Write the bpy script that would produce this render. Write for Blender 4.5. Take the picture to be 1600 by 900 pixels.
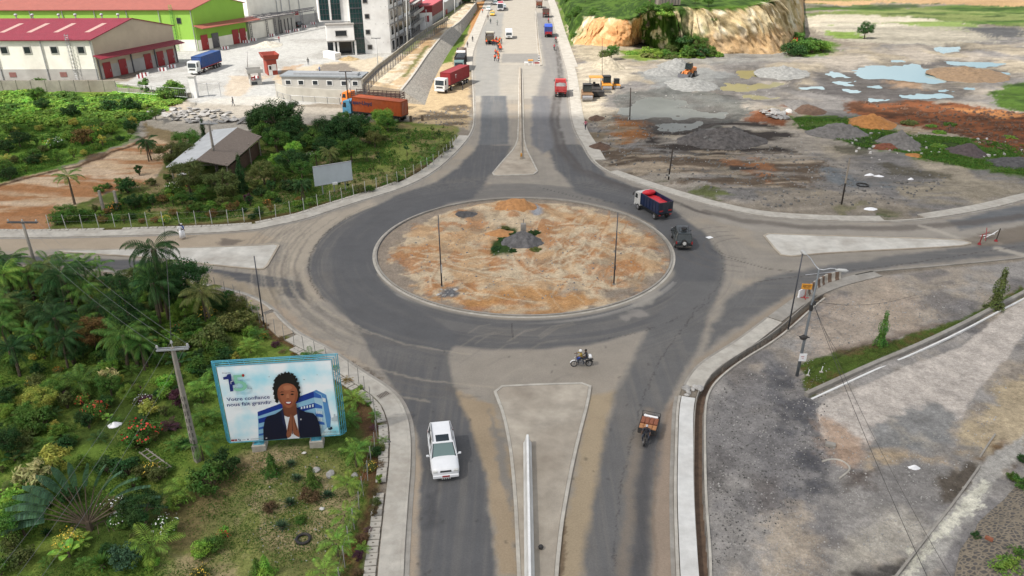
# Aerial view of a roundabout: camera, light and helpers first, then ground, roads, structures, buildings, vehicles, street things, plants, debris
import bpy,bmesh,math,random
import numpy as np
from mathutils import Vector,Matrix,noise as mnoise
from math import pi,sin,cos,tan,atan,atan2,radians,sqrt
for o in list(bpy.data.objects):bpy.data.objects.remove(o,do_unlink=True)
SC=bpy.context.scene
COL=SC.collection
R=random.Random(7)
F,PITCH,CH=1200.0,radians(26.05),36.0
CP,SP=cos(PITCH),sin(PITCH)
cd=bpy.data.cameras.new('camera');cam=bpy.data.objects.new('camera',cd);COL.objects.link(cam)
cd.sensor_width=36.0;cd.lens=36.0*F/1600.0;cd.clip_end=20000;cd.clip_start=0.5
cam.location=(0,0,CH);cam.rotation_euler=(pi/2-PITCH,0,0)
SC.camera=cam
EL,SX,SY=radians(52),-0.83,-0.56
SUN=Vector((SX*cos(EL),SY*cos(EL),sin(EL))).normalized()
sl=bpy.data.lights.new('sun','SUN');sun=bpy.data.objects.new('sun',sl);COL.objects.link(sun)
sl.energy=4.8;sl.angle=radians(0.6);sl.color=(1.0,0.95,0.88)
sun.rotation_euler=(-SUN).to_track_quat('-Z','Y').to_euler()
w=bpy.data.worlds.new("World");SC.world=w;w.use_nodes=True
wt=w.node_tree;wt.nodes.clear()
wo=wt.nodes.new('ShaderNodeOutputWorld');bg=wt.nodes.new('ShaderNodeBackground')
sky=wt.nodes.new('ShaderNodeTexSky');sky.sky_type='NISHITA';sky.sun_disc=False
sky.sun_elevation=EL;sky.sun_rotation=atan2(SUN.x,SUN.y);sky.altitude=0;sky.dust_density=2.5
tc=wt.nodes.new('ShaderNodeTexCoord');mp=wt.nodes.new('ShaderNodeMapping');mp.inputs['Scale'].default_value=(1.2,1.2,3.0)
nz=wt.nodes.new('ShaderNodeTexNoise');nz.inputs['Scale'].default_value=2.2;nz.inputs['Detail'].default_value=6;nz.inputs['Roughness'].default_value=.6
rp=wt.nodes.new('ShaderNodeValToRGB');rp.color_ramp.elements[0].position=.36;rp.color_ramp.elements[1].position=.62
mx=wt.nodes.new('ShaderNodeMix');mx.data_type='RGBA'
wt.links.new(tc.outputs['Generated'],mp.inputs['Vector']);wt.links.new(mp.outputs[0],nz.inputs['Vector'])
wt.links.new(nz.outputs['Fac'],rp.inputs['Fac']);wt.links.new(rp.outputs['Color'],mx.inputs[0])
wt.links.new(sky.outputs[0],mx.inputs[6]);mx.inputs[7].default_value=(9.5,9.6,9.8,1)
wt.links.new(mx.outputs[2],bg.inputs['Color']);bg.inputs['Strength'].default_value=0.085
wt.links.new(bg.outputs[0],wo.inputs['Surface'])
SC.view_settings.view_transform='Standard';SC.view_settings.look='None'
SC.view_settings.exposure=0.46;SC.view_settings.gamma=1.0;SC.view_settings.use_curve_mapping=False
SC.render.engine='CYCLES'
SC.cycles.max_bounces=6;SC.cycles.transparent_max_bounces=8
def W(px,py,z=0.0):
 cx,cy=(px-800)/F,(450-py)/F
 d=Vector((cx,CP+cy*SP,-SP+cy*CP))
 t=(z-CH)/d.z
 return Vector((d.x*t,d.y*t,z))
def PX(X,Y,Z=0.0):
 d=Y*CP+(CH-Z)*SP;u=(Z-CH)*CP+Y*SP
 return 800+F*X/d,450-F*u/d
def HT(bx,by,ty,z0=0.0):
 """height of an upright whose foot is at pixel (bx,by) and whose top sits at row ty"""
 p=W(bx,by,z0);k=(450-ty)/F
 Z=(k*(p.y*CP+CH*SP)-p.y*SP+CH*CP)/(CP+k*SP)
 return Z-z0
def PPM(py):return(py+137.0)*CP/CH
def tag(o,label=None,cat=None,group=None,kind=None):
 if label:o['label']=label
 if cat:o['category']=cat
 if group:o['group']=group
 if kind:o['kind']=kind
 return o
def thing(name,label,cat,loc=(0,0,0),rz=0.0,group=None,sc=1.0):
 o=bpy.data.objects.new(name,None);COL.objects.link(o)
 o.empty_display_size=.3
 o.location=loc;o.rotation_euler=(0,0,rz);o.scale=(sc,)*3 if not hasattr(sc,'__len__')else sc
 return tag(o,label,cat,group)
def children(o):return CH_MAP.get(o.name,[])
CH_MAP={}
def setparent(o,p):
 o.parent=p;CH_MAP.setdefault(p.name,[]).append(o)
def dup(o,loc=None,rz=None,label=None,group=None,sc=None,color=None,parent=None):
 c=o.copy();COL.objects.link(c)
 if parent is not None:setparent(c,parent)
 if loc is not None:c.location=loc
 if rz is not None:c.rotation_euler=(0,0,rz)
 if sc is not None:c.scale=(sc,)*3 if not hasattr(sc,'__len__')else sc
 if label:c['label']=label
 if group:c['group']=group
 if color is not None and o.type=='MESH':c.color=color
 for ch in list(children(o)):dup(ch,parent=c,color=color if ch.get('tint')else None)
 return c
def s2l(c):
 c=c/255.0
 return c/12.92 if c<=.04045 else((c+.055)/1.055)**2.4
def C3(r,g,b,k=1.0):return(s2l(r)*k,s2l(g)*k,s2l(b)*k,1)
MATS={}
def mat(name,col,rough=.7,metal=0.0,var=.15,vs=2.0,bump=0.0,bs=20.0,objcol=False,grime=0.0,spec=.5,streak=None,trans=0.0):
 """a base colour mottled by noise, optional dust from a second noise and bump"""
 if name in MATS:return MATS[name]
 m=bpy.data.materials.new(name);m.use_nodes=True;t=m.node_tree;b=t.nodes['Principled BSDF']
 b.inputs['Roughness'].default_value=rough;b.inputs['Metallic'].default_value=metal
 b.inputs['Specular IOR Level'].default_value=spec
 if trans:
  b.inputs['Transmission Weight'].default_value=0
 tcn=t.nodes.new('ShaderNodeTexCoord');n=t.nodes.new('ShaderNodeTexNoise')
 n.inputs['Scale'].default_value=vs;n.inputs['Detail'].default_value=5;n.inputs['Roughness'].default_value=.65
 src=tcn.outputs['Object']
 if streak:
  mpn=t.nodes.new('ShaderNodeMapping');mpn.inputs['Scale'].default_value=streak
  t.links.new(src,mpn.inputs['Vector']);src=mpn.outputs[0]
 t.links.new(src,n.inputs['Vector'])
 mr=t.nodes.new('ShaderNodeMapRange');mr.inputs[1].default_value=.3;mr.inputs[2].default_value=.7
 mr.inputs[3].default_value=1-var;mr.inputs[4].default_value=1+var
 t.links.new(n.outputs['Fac'],mr.inputs[0])
 mul=t.nodes.new('ShaderNodeVectorMath');mul.operation='SCALE'
 if objcol:
  oi=t.nodes.new('ShaderNodeObjectInfo');t.links.new(oi.outputs['Color'],mul.inputs[0])
 else:mul.inputs[0].default_value=col[:3]
 t.links.new(mr.outputs[0],mul.inputs['Scale'])
 out=mul.outputs[0]
 if grime:
  n2=t.nodes.new('ShaderNodeTexNoise');n2.inputs['Scale'].default_value=vs*.35;n2.inputs['Detail'].default_value=6
  t.links.new(tcn.outputs['Object'],n2.inputs['Vector'])
  r2=t.nodes.new('ShaderNodeMapRange');r2.inputs[1].default_value=.42;r2.inputs[2].default_value=.75;r2.inputs[4].default_value=grime
  t.links.new(n2.outputs['Fac'],r2.inputs[0])
  mm=t.nodes.new('ShaderNodeMix');mm.data_type='RGBA';t.links.new(r2.outputs[0],mm.inputs[0])
  t.links.new(out,mm.inputs[6]);mm.inputs[7].default_value=(.16,.125,.09,1);out=mm.outputs[2]
 t.links.new(out,b.inputs['Base Color'])
 if bump:
  nb=t.nodes.new('ShaderNodeTexNoise');nb.inputs['Scale'].default_value=bs;nb.inputs['Detail'].default_value=4
  t.links.new(tcn.outputs['Object'],nb.inputs['Vector'])
  bp=t.nodes.new('ShaderNodeBump');bp.inputs['Strength'].default_value=bump;bp.inputs['Distance'].default_value=.05
  t.links.new(nb.outputs['Fac'],bp.inputs['Height']);t.links.new(bp.outputs[0],b.inputs['Normal'])
 MATS[name]=m;return m
def mat_corr(name,col,axis='X',scale=6.0,rough=.6,var=.1,depth=.05):
 """profiled sheet: a wave bump across the sheet"""
 if name in MATS:return MATS[name]
 m=mat(name,col,rough,var=var,vs=.6);t=m.node_tree;b=t.nodes['Principled BSDF']
 tcn=t.nodes.new('ShaderNodeTexCoord');wv=t.nodes.new('ShaderNodeTexWave');wv.bands_direction=axis
 wv.inputs['Scale'].default_value=scale/(2*pi)*2;t.links.new(tcn.outputs['Object'],wv.inputs['Vector'])
 bp=t.nodes.new('ShaderNodeBump');bp.inputs['Strength'].default_value=.8;bp.inputs['Distance'].default_value=depth
 t.links.new(wv.outputs['Fac'],bp.inputs['Height']);t.links.new(bp.outputs[0],b.inputs['Normal'])
 return m
def mat_attr(name,rough=.9,fine=((8,.22),(45,.16)),bump=.35,bs=12,wet=False,bd=.05):
 """ground skin: zone colours carried by the mesh, broken up by fine procedural grain"""
 m=bpy.data.materials.new(name);m.use_nodes=True;t=m.node_tree;b=t.nodes['Principled BSDF']
 b.inputs['Roughness'].default_value=rough;b.inputs['Specular IOR Level'].default_value=.1
 a=t.nodes.new('ShaderNodeAttribute');a.attribute_name='zone'
 g=t.nodes.new('ShaderNodeNewGeometry');out=a.outputs['Color']
 for sc_,am in fine:
  n=t.nodes.new('ShaderNodeTexNoise');n.inputs['Scale'].default_value=sc_*.1 if sc_<1 else sc_/8.0;n.inputs['Detail'].default_value=7;n.inputs['Roughness'].default_value=.7
  t.links.new(g.outputs['Position'],n.inputs['Vector'])
  mr=t.nodes.new('ShaderNodeMapRange');mr.inputs[1].default_value=.3;mr.inputs[2].default_value=.7;mr.inputs[3].default_value=1-am;mr.inputs[4].default_value=1+am
  t.links.new(n.outputs['Fac'],mr.inputs[0])
  mul=t.nodes.new('ShaderNodeVectorMath');mul.operation='SCALE';t.links.new(out,mul.inputs[0]);t.links.new(mr.outputs[0],mul.inputs['Scale']);out=mul.outputs[0]
 t.links.new(out,b.inputs['Base Color'])
 nb=t.nodes.new('ShaderNodeTexNoise');nb.inputs['Scale'].default_value=bs;nb.inputs['Detail'].default_value=6
 t.links.new(g.outputs['Position'],nb.inputs['Vector'])
 bp=t.nodes.new('ShaderNodeBump');bp.inputs['Strength'].default_value=bump;bp.inputs['Distance'].default_value=bd
 t.links.new(nb.outputs['Fac'],bp.inputs['Height']);t.links.new(bp.outputs[0],b.inputs['Normal'])
 MATS[name]=m;return m
class MB:
 def __init__(s):s.v=[];s.f=[];s.m=[];s.mi=0
 def add(s,vs,fs,M=None):
  n=len(s.v)
  if M is not None:vs=[M@Vector(v)for v in vs]
  s.v.extend([tuple(v)for v in vs]);s.f.extend([[i+n for i in f]for f in fs]);s.m.extend([s.mi]*len(fs));return s
 def box(s,c,d,rz=0.0,bev=0.0,top=(1,1),M=None,shift=(0,0)):
  """c centre, d size; top = scale of the upper face, bev = chamfer of upright edges and top"""
  x,y,z=d[0]/2,d[1]/2,d[2]/2
  if bev:
   b=min(bev,x*.9,y*.9,z*.9);rings=[]
   for zz,ins in((-z,b*.5),(-z+b*.5,0),(z-b,0),(z,b)):
    tx,ty=(top if zz>0 else(1,1));X,Y=x*tx-ins,y*ty-ins;q=b*.6
    sx,sy=(shift if zz>0 else(0,0))
    rings.append([(sx+X,sy-Y+q,zz),(sx+X,sy+Y-q,zz),(sx+X-q,sy+Y,zz),(sx-X+q,sy+Y,zz),(sx-X,sy+Y-q,zz),(sx-X,sy-Y+q,zz),(sx-X+q,sy-Y,zz),(sx+X-q,sy-Y,zz)])
   vs=[p for r_ in rings for p in r_];fs=[list(range(7,-1,-1)),list(range(24,32))]
   for k in range(3):
    for i in range(8):j=(i+1)%8;fs.append([k*8+i,k*8+j,k*8+8+j,k*8+8+i])
  else:
   tx,ty=top;sx,sy=shift
   vs=[(-x,-y,-z),(x,-y,-z),(x,y,-z),(-x,y,-z),(sx-x*tx,sy-y*ty,z),(sx+x*tx,sy-y*ty,z),(sx+x*tx,sy+y*ty,z),(sx-x*tx,sy+y*ty,z)]
   fs=[[3,2,1,0],[4,5,6,7],[0,1,5,4],[1,2,6,5],[2,3,7,6],[3,0,4,7]]
  T=Matrix.Translation(Vector(c))@Matrix.Rotation(rz,4,'Z')
  if M is not None:T=M@T
  return s.add(vs,fs,T)
 def tube(s,pts,r,seg=6,cap=True,M=None):
  pts=[Vector(p)for p in pts];n=len(pts);rr=r if hasattr(r,'__len__')else[r]*n
  vs=[];fs=[]
  for i,p in enumerate(pts):
   d=(pts[min(i+1,n-1)]-pts[max(i-1,0)]).normalized()
   a=d.cross(Vector((0,0,1))if abs(d.z)<.9 else Vector((1,0,0))).normalized();b=d.cross(a)
   for k in range(seg):t=2*pi*k/seg;vs.append(p+(a*cos(t)+b*sin(t))*rr[i])
  for i in range(n-1):
   for k in range(seg):j=(k+1)%seg;fs.append([i*seg+k,i*seg+j,i*seg+seg+j,i*seg+seg+k])
  if cap:fs.append(list(range(seg-1,-1,-1)));fs.append([(n-1)*seg+k for k in range(seg)])
  return s.add(vs,fs,M)
 def cyl(s,c,r,h,axis='Z',seg=14,r2=None,M=None):
  d={'X':Vector((1,0,0)),'Y':Vector((0,1,0)),'Z':Vector((0,0,1))}[axis];c=Vector(c)
  return s.tube([c-d*h/2,c+d*h/2],[r,r if r2 is None else r2],seg,True,M)
 def prism(s,poly,z0,z1,M=None):
  n=len(poly);A=sum(poly[i][0]*poly[(i+1)%n][1]-poly[(i+1)%n][0]*poly[i][1]for i in range(n))
  if A<0:poly=list(reversed(poly))
  vs=[(p[0],p[1],z0)for p in poly]+[(p[0],p[1],z1)for p in poly]
  fs=[list(range(n-1,-1,-1)),list(range(n,2*n))]+[[i,(i+1)%n,n+(i+1)%n,n+i]for i in range(n)]
  return s.add(vs,fs,M)
 def side(s,prof,x0,x1,M=None):
  """prism whose outline is a (y,z) profile, between x0 and x1"""
  T=Matrix(((0,0,1,0),(1,0,0,0),(0,1,0,0),(0,0,0,1)))
  return s.prism(prof,x0,x1,(M@T)if M is not None else T)
 def quad(s,a,b,c,d,M=None):return s.add([a,b,c,d],[[0,1,2,3]],M)
 def ell(s,c,r,seg=10,rings=7,M=None,jit=0.0,rnd=None):
  vs=[];fs=[];c=Vector(c);rx=r if hasattr(r,'__len__')else(r,r,r)
  for i in range(rings+1):
   th=pi*i/rings
   for k in range(seg):
    ph=2*pi*k/seg;q=1+(rnd.uniform(-jit,jit)if jit else 0)
    vs.append(c+Vector((rx[0]*sin(th)*cos(ph)*q,rx[1]*sin(th)*sin(ph)*q,rx[2]*cos(th)*q)))
  for i in range(rings):
   for k in range(seg):j=(k+1)%seg;fs.append([i*seg+k,(i+1)*seg+k,(i+1)*seg+j,i*seg+j])
  return s.add(vs,fs,M)
 def build(s,name,m,parent=None,smooth=False,loc=None,rz=0.0,tint=None):
  me=bpy.data.meshes.new(name);me.from_pydata(s.v,[],s.f)
  ms=m if isinstance(m,(list,tuple))else[m]
  for q in ms:me.materials.append(q)
  if len(ms)>1:me.polygons.foreach_set('material_index',s.m)
  if smooth:me.polygons.foreach_set('use_smooth',[True]*len(s.f))
  me.update();o=bpy.data.objects.new(name,me);COL.objects.link(o)
  if parent is not None:setparent(o,parent)
  if loc is not None:o.location=loc
  if rz:o.rotation_euler=(0,0,rz)
  if tint is not None:o.color=tint;o['tint']=1
  return o
def struct(name,mb,m,smooth=False):return tag(mb.build(name,m,smooth=smooth),kind='structure')
def _h(xi,yi,seed):
 a=(xi.astype(np.int64)*374761393+yi.astype(np.int64)*668265263+seed*1274126177)&0xffffffff
 a=((a^(a>>13))*1274126177)&0xffffffff
 a=(a^(a>>16))
 return(a&0xffffff).astype(np.float64)/float(0xffffff)
def vn(x,y,seed=0):
 xi=np.floor(x);yi=np.floor(y);fx=x-xi;fy=y-yi;fx=fx*fx*(3-2*fx);fy=fy*fy*(3-2*fy)
 a=_h(xi,yi,seed);b=_h(xi+1,yi,seed);c=_h(xi,yi+1,seed);d=_h(xi+1,yi+1,seed)
 return(a*(1-fx)+b*fx)*(1-fy)+(c*(1-fx)+d*fx)*fy
def fbm(x,y,oc=4,seed=0):
 s=0;a=.5;t=0
 for k in range(oc):s=s+a*vn(x*2**k,y*2**k,seed+k*17);t+=a;a*=.55
 return s/t
def sst(a,b,x):
 t=np.clip((x-a)/(b-a),0,1);return t*t*(3-2*t)
def sdist(X,Y,poly,closed=True):
 """signed distance (positive inside) to a polygon in metres; unsigned to an open polyline"""
 P=np.array([(p[0],p[1])for p in poly]);n=len(P)
 d2=np.full(X.shape,1e18);ins=np.zeros(X.shape,bool)
 for i in range(n if closed else n-1):
  ax,ay=P[i];bx,by=P[(i+1)%n];ex,ey=bx-ax,by-ay;L=ex*ex+ey*ey+1e-12
  t=np.clip(((X-ax)*ex+(Y-ay)*ey)/L,0,1);dx=X-ax-t*ex;dy=Y-ay-t*ey
  d2=np.minimum(d2,dx*dx+dy*dy)
  if closed and ay!=by:
   c=((ay>Y)!=(by>Y))&(X<(bx-ax)*(Y-ay)/(by-ay)+ax);ins^=c
 d=np.sqrt(d2)
 return np.where(ins,d,-d)if closed else d
def WP(pl,z=0):return[W(a,b,z)for a,b in pl]
def smooth_line(pts,n=2):
 pts=[Vector(p)for p in pts]
 for _ in range(n):
  q=[pts[0]]
  for a,b in zip(pts,pts[1:]):q+=[a*.75+b*.25,a*.25+b*.75]
  q.append(pts[-1]);pts=q
 return pts
def smooth_poly(pts,n=2):
 pts=[Vector(p)for p in pts]
 for _ in range(n):
  q=[]
  for i in range(len(pts)):a,b=pts[i],pts[(i+1)%len(pts)];q+=[a*.8+b*.2,a*.2+b*.8]
  pts=q
 return pts
def offset(pts,d):
 """shift a line sideways (left of its direction is positive)"""
 out=[]
 for i,p in enumerate(pts):
  t=(pts[min(i+1,len(pts)-1)]-pts[max(i-1,0)]);t.z=0;t.normalize()
  out.append(Vector((p.x-t.y*d,p.y+t.x*d,p.z)))
 return out
def strip(mb,pts,d0,d1,z0,z1):
 """a solid band beside a line between offsets d0 and d1"""
 a=offset(pts,d0);b=offset(pts,d1);n=len(a);vs=[]
 for p,q in zip(a,b):vs+=[(p.x,p.y,z0),(p.x,p.y,z1),(q.x,q.y,z1),(q.x,q.y,z0)]
 fs=[]
 for i in range(n-1):
  o,e=i*4,i*4+4
  fs+=[[o,o+1,e+1,e],[o+1,o+2,e+2,e+1],[o+2,o+3,e+3,e+2]]
 fs+=[[3,2,1,0],[4*n-4,4*n-3,4*n-2,4*n-1]]
 if d1>d0:fs=[f[::-1]for f in fs]
 mb.add(vs,fs);return mb
def resample(pts,step):
 out=[pts[0].copy()];acc=0
 for a,b in zip(pts,pts[1:]):
  L=(b-a).length;t=step-acc
  while t<=L:out.append(a.lerp(b,t/L));t+=step
  acc=L-(t-step)
 return out
def make_cloud():
 m=bpy.data.materials.new('cloud_vapour');m.use_nodes=True;t=m.node_tree;t.nodes.clear()
 o=t.nodes.new('ShaderNodeOutputMaterial');tr=t.nodes.new('ShaderNodeBsdfTranslucent');tp=t.nodes.new('ShaderNodeBsdfTransparent');ms=t.nodes.new('ShaderNodeMixShader')
 tr.inputs[0].default_value=(.95,.95,.95,1);ms.inputs[0].default_value=.53
 t.links.new(tp.outputs[0],ms.inputs[1]);t.links.new(tr.outputs[0],ms.inputs[2]);t.links.new(ms.outputs[0],o.inputs[0])
 H=520.0;ox,oy=SUN.x/SUN.z*H,SUN.y/SUN.z*H
 NXc,NYc=60,44;mb=MB();x0,x1,y0,y1=-330,380,-260,150
 def edge(u,v,s):
  x=x0+(x1-x0)*u;y=y0+(y1-y0)*v
  if v>.99 or v<.01 or u<.01 or u>.99:pass
  n=mnoise.noise(Vector((x*.012,y*.012,s)))*26+mnoise.noise(Vector((x*.04,y*.04,s+3)))*9
  k=max(0,min(1,(min(u,1-u,v,1-v))*9))
  return x+ox+n*.4,y+oy+mnoise.noise(Vector((x*.02,5,s)))*9,k,n
 vs=[]
 for top in(0,1):
  for j in range(NYc):
   for i in range(NXc):
    x,y,k,n=edge(i/(NXc-1),j/(NYc-1),2.0)
    vs.append((x,y,H+(k**.5)*((40+n)if top else(-12+n*.3))))
 fs=[];N=NXc*NYc
 for j in range(NYc-1):
  for i in range(NXc-1):
   a=j*NXc+i;fs.append([a,a+NXc,a+NXc+1,a+1]);fs.append([N+a,N+a+1,N+a+NXc+1,N+a+NXc])
 mb.add(vs,fs);return tag(mb.build('cloud',m,smooth=True),kind='structure')
make_cloud()
KA=0.62
CC=Vector((1.38,84.7,0));RI=17.55
road_out=[(630,1000),(630,900),(637,790),(643,720),(641,667),(632,640),(622,622),(600,603),(575,588),(545,568),(512,545),(485,532),(462,520),(440,500),(432,490),(415,475),(380,458),(300,441),(200,428),(100,418),(0,409),(-300,395),(-300,366),(0,372),(69,372),(156,370),(230,368),(325,365),(400,360),(425,354),(475,344),(525,327),(575,311),(625,296),(662,279),(687,262),(708,243),(722,228),(735,212),(742,194),(741,158),(738,110),(738,85),(745,66),(755,40),(770,0),(800,-90),(822,-90),(857,0),(867,45),(875,75),(884,105),(887,118),(890,150),(893,185),(900,208),(910,223),(925,252),(950,270),(1000,288),(1050,304),(1100,319),(1150,331),(1200,340),(1300,346),(1388,347),(1450,343),(1525,331),(1575,320),(1605,311),(1900,250),(1900,365),(1605,402),(1525,410),(1425,419),(1362,424),(1330,431),(1287,443),(1245,462),(1216,483),(1197,497),(1150,533),(1112,555),(1088,572),(1074,590),(1066,606),(1060,620),(1056,640),(1054,700),(1052,775),(1056,900),(1062,1000)]
ROADW=[W(a,b)for a,b in road_out]
def rgb(r,g,b,k=KA):return np.array([s2l(r)*k,s2l(g)*k,s2l(b)*k])
class Paint:
 def __init__(s,X,Y,PXa,PYa,base):s.X=X;s.Y=Y;s.px=PXa;s.py=PYa;s.c=np.tile(base,(X.shape[0],1));s.wx={}
 def sel(s,poly,pad=40):
  xs=[p[0]for p in poly];ys=[p[1]for p in poly]
  pv=pad*.35
  return np.nonzero((s.px>min(xs)-pad)&(s.px<max(xs)+pad)&(s.py>min(ys)-pv)&(s.py<max(ys)+pv))[0]
 def mask(s,i,poly,soft=.6,warp=1.2,ws=.25,seed=1,closed=True):
  x=s.X[i];y=s.Y[i]
  if warp:
   dx=(fbm(x*ws,y*ws,4,seed)-.5)*2*warp;dy=(fbm(x*ws+31,y*ws+7,4,seed+5)-.5)*2*warp;x=x+dx+(vn(x*ws*7+3,y*ws*7,seed+8)-.5)*warp*.7+(vn(x*ws*19+3,y*ws*19,seed+9)-.5)*warp*.35;y=y+dy+(vn(x*ws*7,y*ws*7+5,seed+10)-.5)*warp*.7
  return sdist(x,y,[W(a,b)for a,b in poly],closed)
 def mix(s,i,m,col):
  m=np.clip(m,0,1)[:,None];s.c[i]=s.c[i]*(1-m)+col*m
 def poly(s,poly,col,soft=.6,warp=1.2,ws=.25,seed=1,a=1.0,nz=None):
  i=s.sel(poly);
  if len(i)==0:return
  m=sst(-soft,soft,s.mask(i,poly,soft,warp,ws,seed))*a
  if nz:
   sx,sy,lo,hi=nz;m=m*sst(lo,hi,fbm(s.X[i]*sx,s.Y[i]*sy,5,seed+9))
  s.mix(i,m,np.array(col))
 def line(s,pl,wd,col,soft=.3,warp=.3,ws=.4,seed=3,a=1.0,nz=None):
  i=s.sel(pl)
  if len(i)==0:return
  d=-s.mask(i,pl,soft,warp,ws,seed,False)
  d=np.abs(d);m=(1-sst(wd-soft,wd+soft,d))*a
  if nz:
   sx,sy,lo,hi=nz;m=m*sst(lo,hi,fbm(s.X[i]*sx,s.Y[i]*sy,4,seed+9))
  s.mix(i,m,np.array(col))
def fan(pxs,pys):
 """a lattice that gets finer towards the near ground"""
 gx,gy=np.meshgrid(np.array(pxs,float),np.array(pys,float))
 cy=(450-gy)/F;cx=(gx-800)/F
 dz=-SP+cy*CP;t=-CH/dz
 return gx.ravel(),gy.ravel(),(cx*t).ravel(),((CP+cy*SP)*t).ravel()
ys=list(np.arange(-135,-100,3.0))+list(np.arange(-100,-14,6.0))+list(np.arange(-14,922,1.8))+list(np.arange(925,1200,12.0))
xs=list(np.arange(-1500,-60,60.0))+list(np.arange(-60,1662,2.0))+list(np.arange(1665,3200,60.0))
NX,NY=len(xs),len(ys)
gpx,gpy,GX,GY=fan(xs,ys)
dirt_poly=[(-200,300),(0,288),(110,258),(200,226),(232,212),(262,222),(262,250),(238,285),(170,300),(118,325),(78,352),(70,370),(-200,370)]
garden_nw=[(75,357),(110,325),(170,300),(238,285),(262,250),(300,222),(420,200),(560,190),(640,190),(716,196),(716,222),(680,256),(640,284),(560,308),(480,336),(400,354),(200,362),(75,364)]
garden_sw=[(-300,400),(0,416),(200,432),(300,446),(372,462),(405,490),(440,520),(490,548),(545,582),(575,606),(590,640),(600,690),(592,760),(575,830),(562,900),(558,1000),(-900,1000)]
island_rough=None
def HGT(X,Y):
 X=np.asarray(X,float);Y=np.asarray(Y,float)
 h=np.zeros(X.shape)
 far=sst(400,900,Y)
 droad=-sdist(X,Y,ROADW)
 k=sst(2.2,6.0,droad)
 q=k*sst(12,22,X)*sst(92,100,Y)
 h+=q*(.40+(fbm(X*.09,Y*.05,4,21)-.5)*.8+(fbm(X*.5,Y*.3,3,22)-.5)*.35)
 q2=sst(2.5,5,droad)*(X>5)*(Y<92)
 h+=q2*((fbm(X*.12,Y*.12,4,23)-.5)*.5+(fbm(X*.9,Y*.9,3,24)-.5)*.10)
 q3=sst(2.4,5,droad)*(X<-4)*(1-sst(150,156,Y))
 h+=q3*((fbm(X*.1,Y*.1,3,25)-.5)*.7+(fbm(X*.9,Y*.9,3,26)-.5)*.10)
 q4=(X<-30)*sst(134,140,Y)*(1-sst(160,166,Y))*(X<-66)
 h+=q4*(fbm(X*.12,Y*.2,4,27)-.35)*1.6
 r=np.hypot(X-CC.x,Y-CC.y);q5=1-sst(RI-3.5,RI-.8,r)
 ang=np.arctan2(Y-CC.y,X-CC.x)
 h+=q5*(.12+(fbm(X*.25,Y*.25,4,28)-.4)*.55+.07*np.sin(X*2.1+3*np.sin(Y*.33)+fbm(X*.3,Y*.3,2,29)*5))
 for hx,hy,hr,hh in((806,328,3.2,.8),(792,352,2.2,.5),(760,322,2.2,.3),(870,405,2.4,.35)):
  p=W(hx,hy);h+=q5*hh*np.exp(-((X-p.x)**2+((Y-p.y)*.9)**2)/hr**2)*(.7+.6*fbm(X*1.2,Y*1.2,3,31))
 return h*(1-far)
def keep_flat(X,Y,h):
 """water lies in shallow level basins"""
 for pl,cz in PUDDLES:
  P=[W(a,b)for a,b in pl];x0=min(p.x for p in P)-8;x1=max(p.x for p in P)+8;y0=min(p.y for p in P)-8;y1=max(p.y for p in P)+8
  i=np.nonzero((X>x0)&(X<x1)&(Y>y0)&(Y<y1))[0]
  if len(i)==0:continue
  wx=X[i]+(fbm(X[i]*.25,Y[i]*.25,3,61)-.5)*3;wy=Y[i]+(fbm(X[i]*.25+9,Y[i]*.25,3,62)-.5)*5
  d=sdist(wx,wy,P)+(fbm(X[i]*.5,Y[i]*.35,3,63)-.5)*3.2;m=sst(-4.5,-1.5,d)
  h[i]=h[i]*(1-m)+m*(.05-.20*sst(-.7,.7,d)+.12*(1-sst(-4,0,d)))
 return h
PUDDLES=[([(1318,122),(1345,108),(1370,102),(1400,104),(1425,98),(1450,107),(1475,113),(1483,124),(1468,132),(1440,130),(1410,126),(1380,122),(1350,123)],0),([(1296,112),(1315,115),(1326,120),(1300,120)],0),([(1300,127),(1340,127),(1338,133),(1308,133)],0),([(1350,133),(1378,132),(1378,138),(1360,138)],0),([(1400,146),(1430,149),(1470,146),(1495,147),(1480,152),(1440,156),(1418,156)],0),([(1480,97),(1515,95),(1545,97),(1570,98),(1560,102),(1525,105),(1490,101)],0),([(1545,120),(1562,112),(1580,115),(1568,122),(1552,125)],0),([(1460,73),(1500,73),(1500,80),(1478,84),(1462,80)],0),([(1232,136),(1262,134),(1285,132),(1282,138),(1250,140),(1232,139)],0),([(1322,141),(1338,139),(1342,144),(1328,146)],0),([(1360,154),(1390,153),(1386,158),(1362,158)],0),([(1385,92),(1405,93),(1410,97),(1392,97)],0),([(1475,139),(1492,140),(1488,144),(1476,144)],0),([(1500,134),(1515,134),(1512,139),(1502,139)],0)]
DULLP=[([(1128,132),(1140,128),(1175,132),(1210,128),(1232,128),(1225,136),(1190,139),(1160,144),(1128,144)],0),([(1155,110),(1185,108),(1195,118),(1170,122),(1155,118)],0),([(1152,150),(1190,148),(1220,152),(1190,156),(1160,155)],0),([(985,162),(1000,152),(1030,152),(1070,155),(1078,162),(1060,168),(1100,172),(1145,176),(1130,186),(1090,188),(1040,190),(1010,186),(985,186),(965,178)],0),([(1020,192),(1060,190),(1100,190),(1090,200),(1050,204),(1022,202)],0)]
PUDDLES+=DULLP
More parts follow.
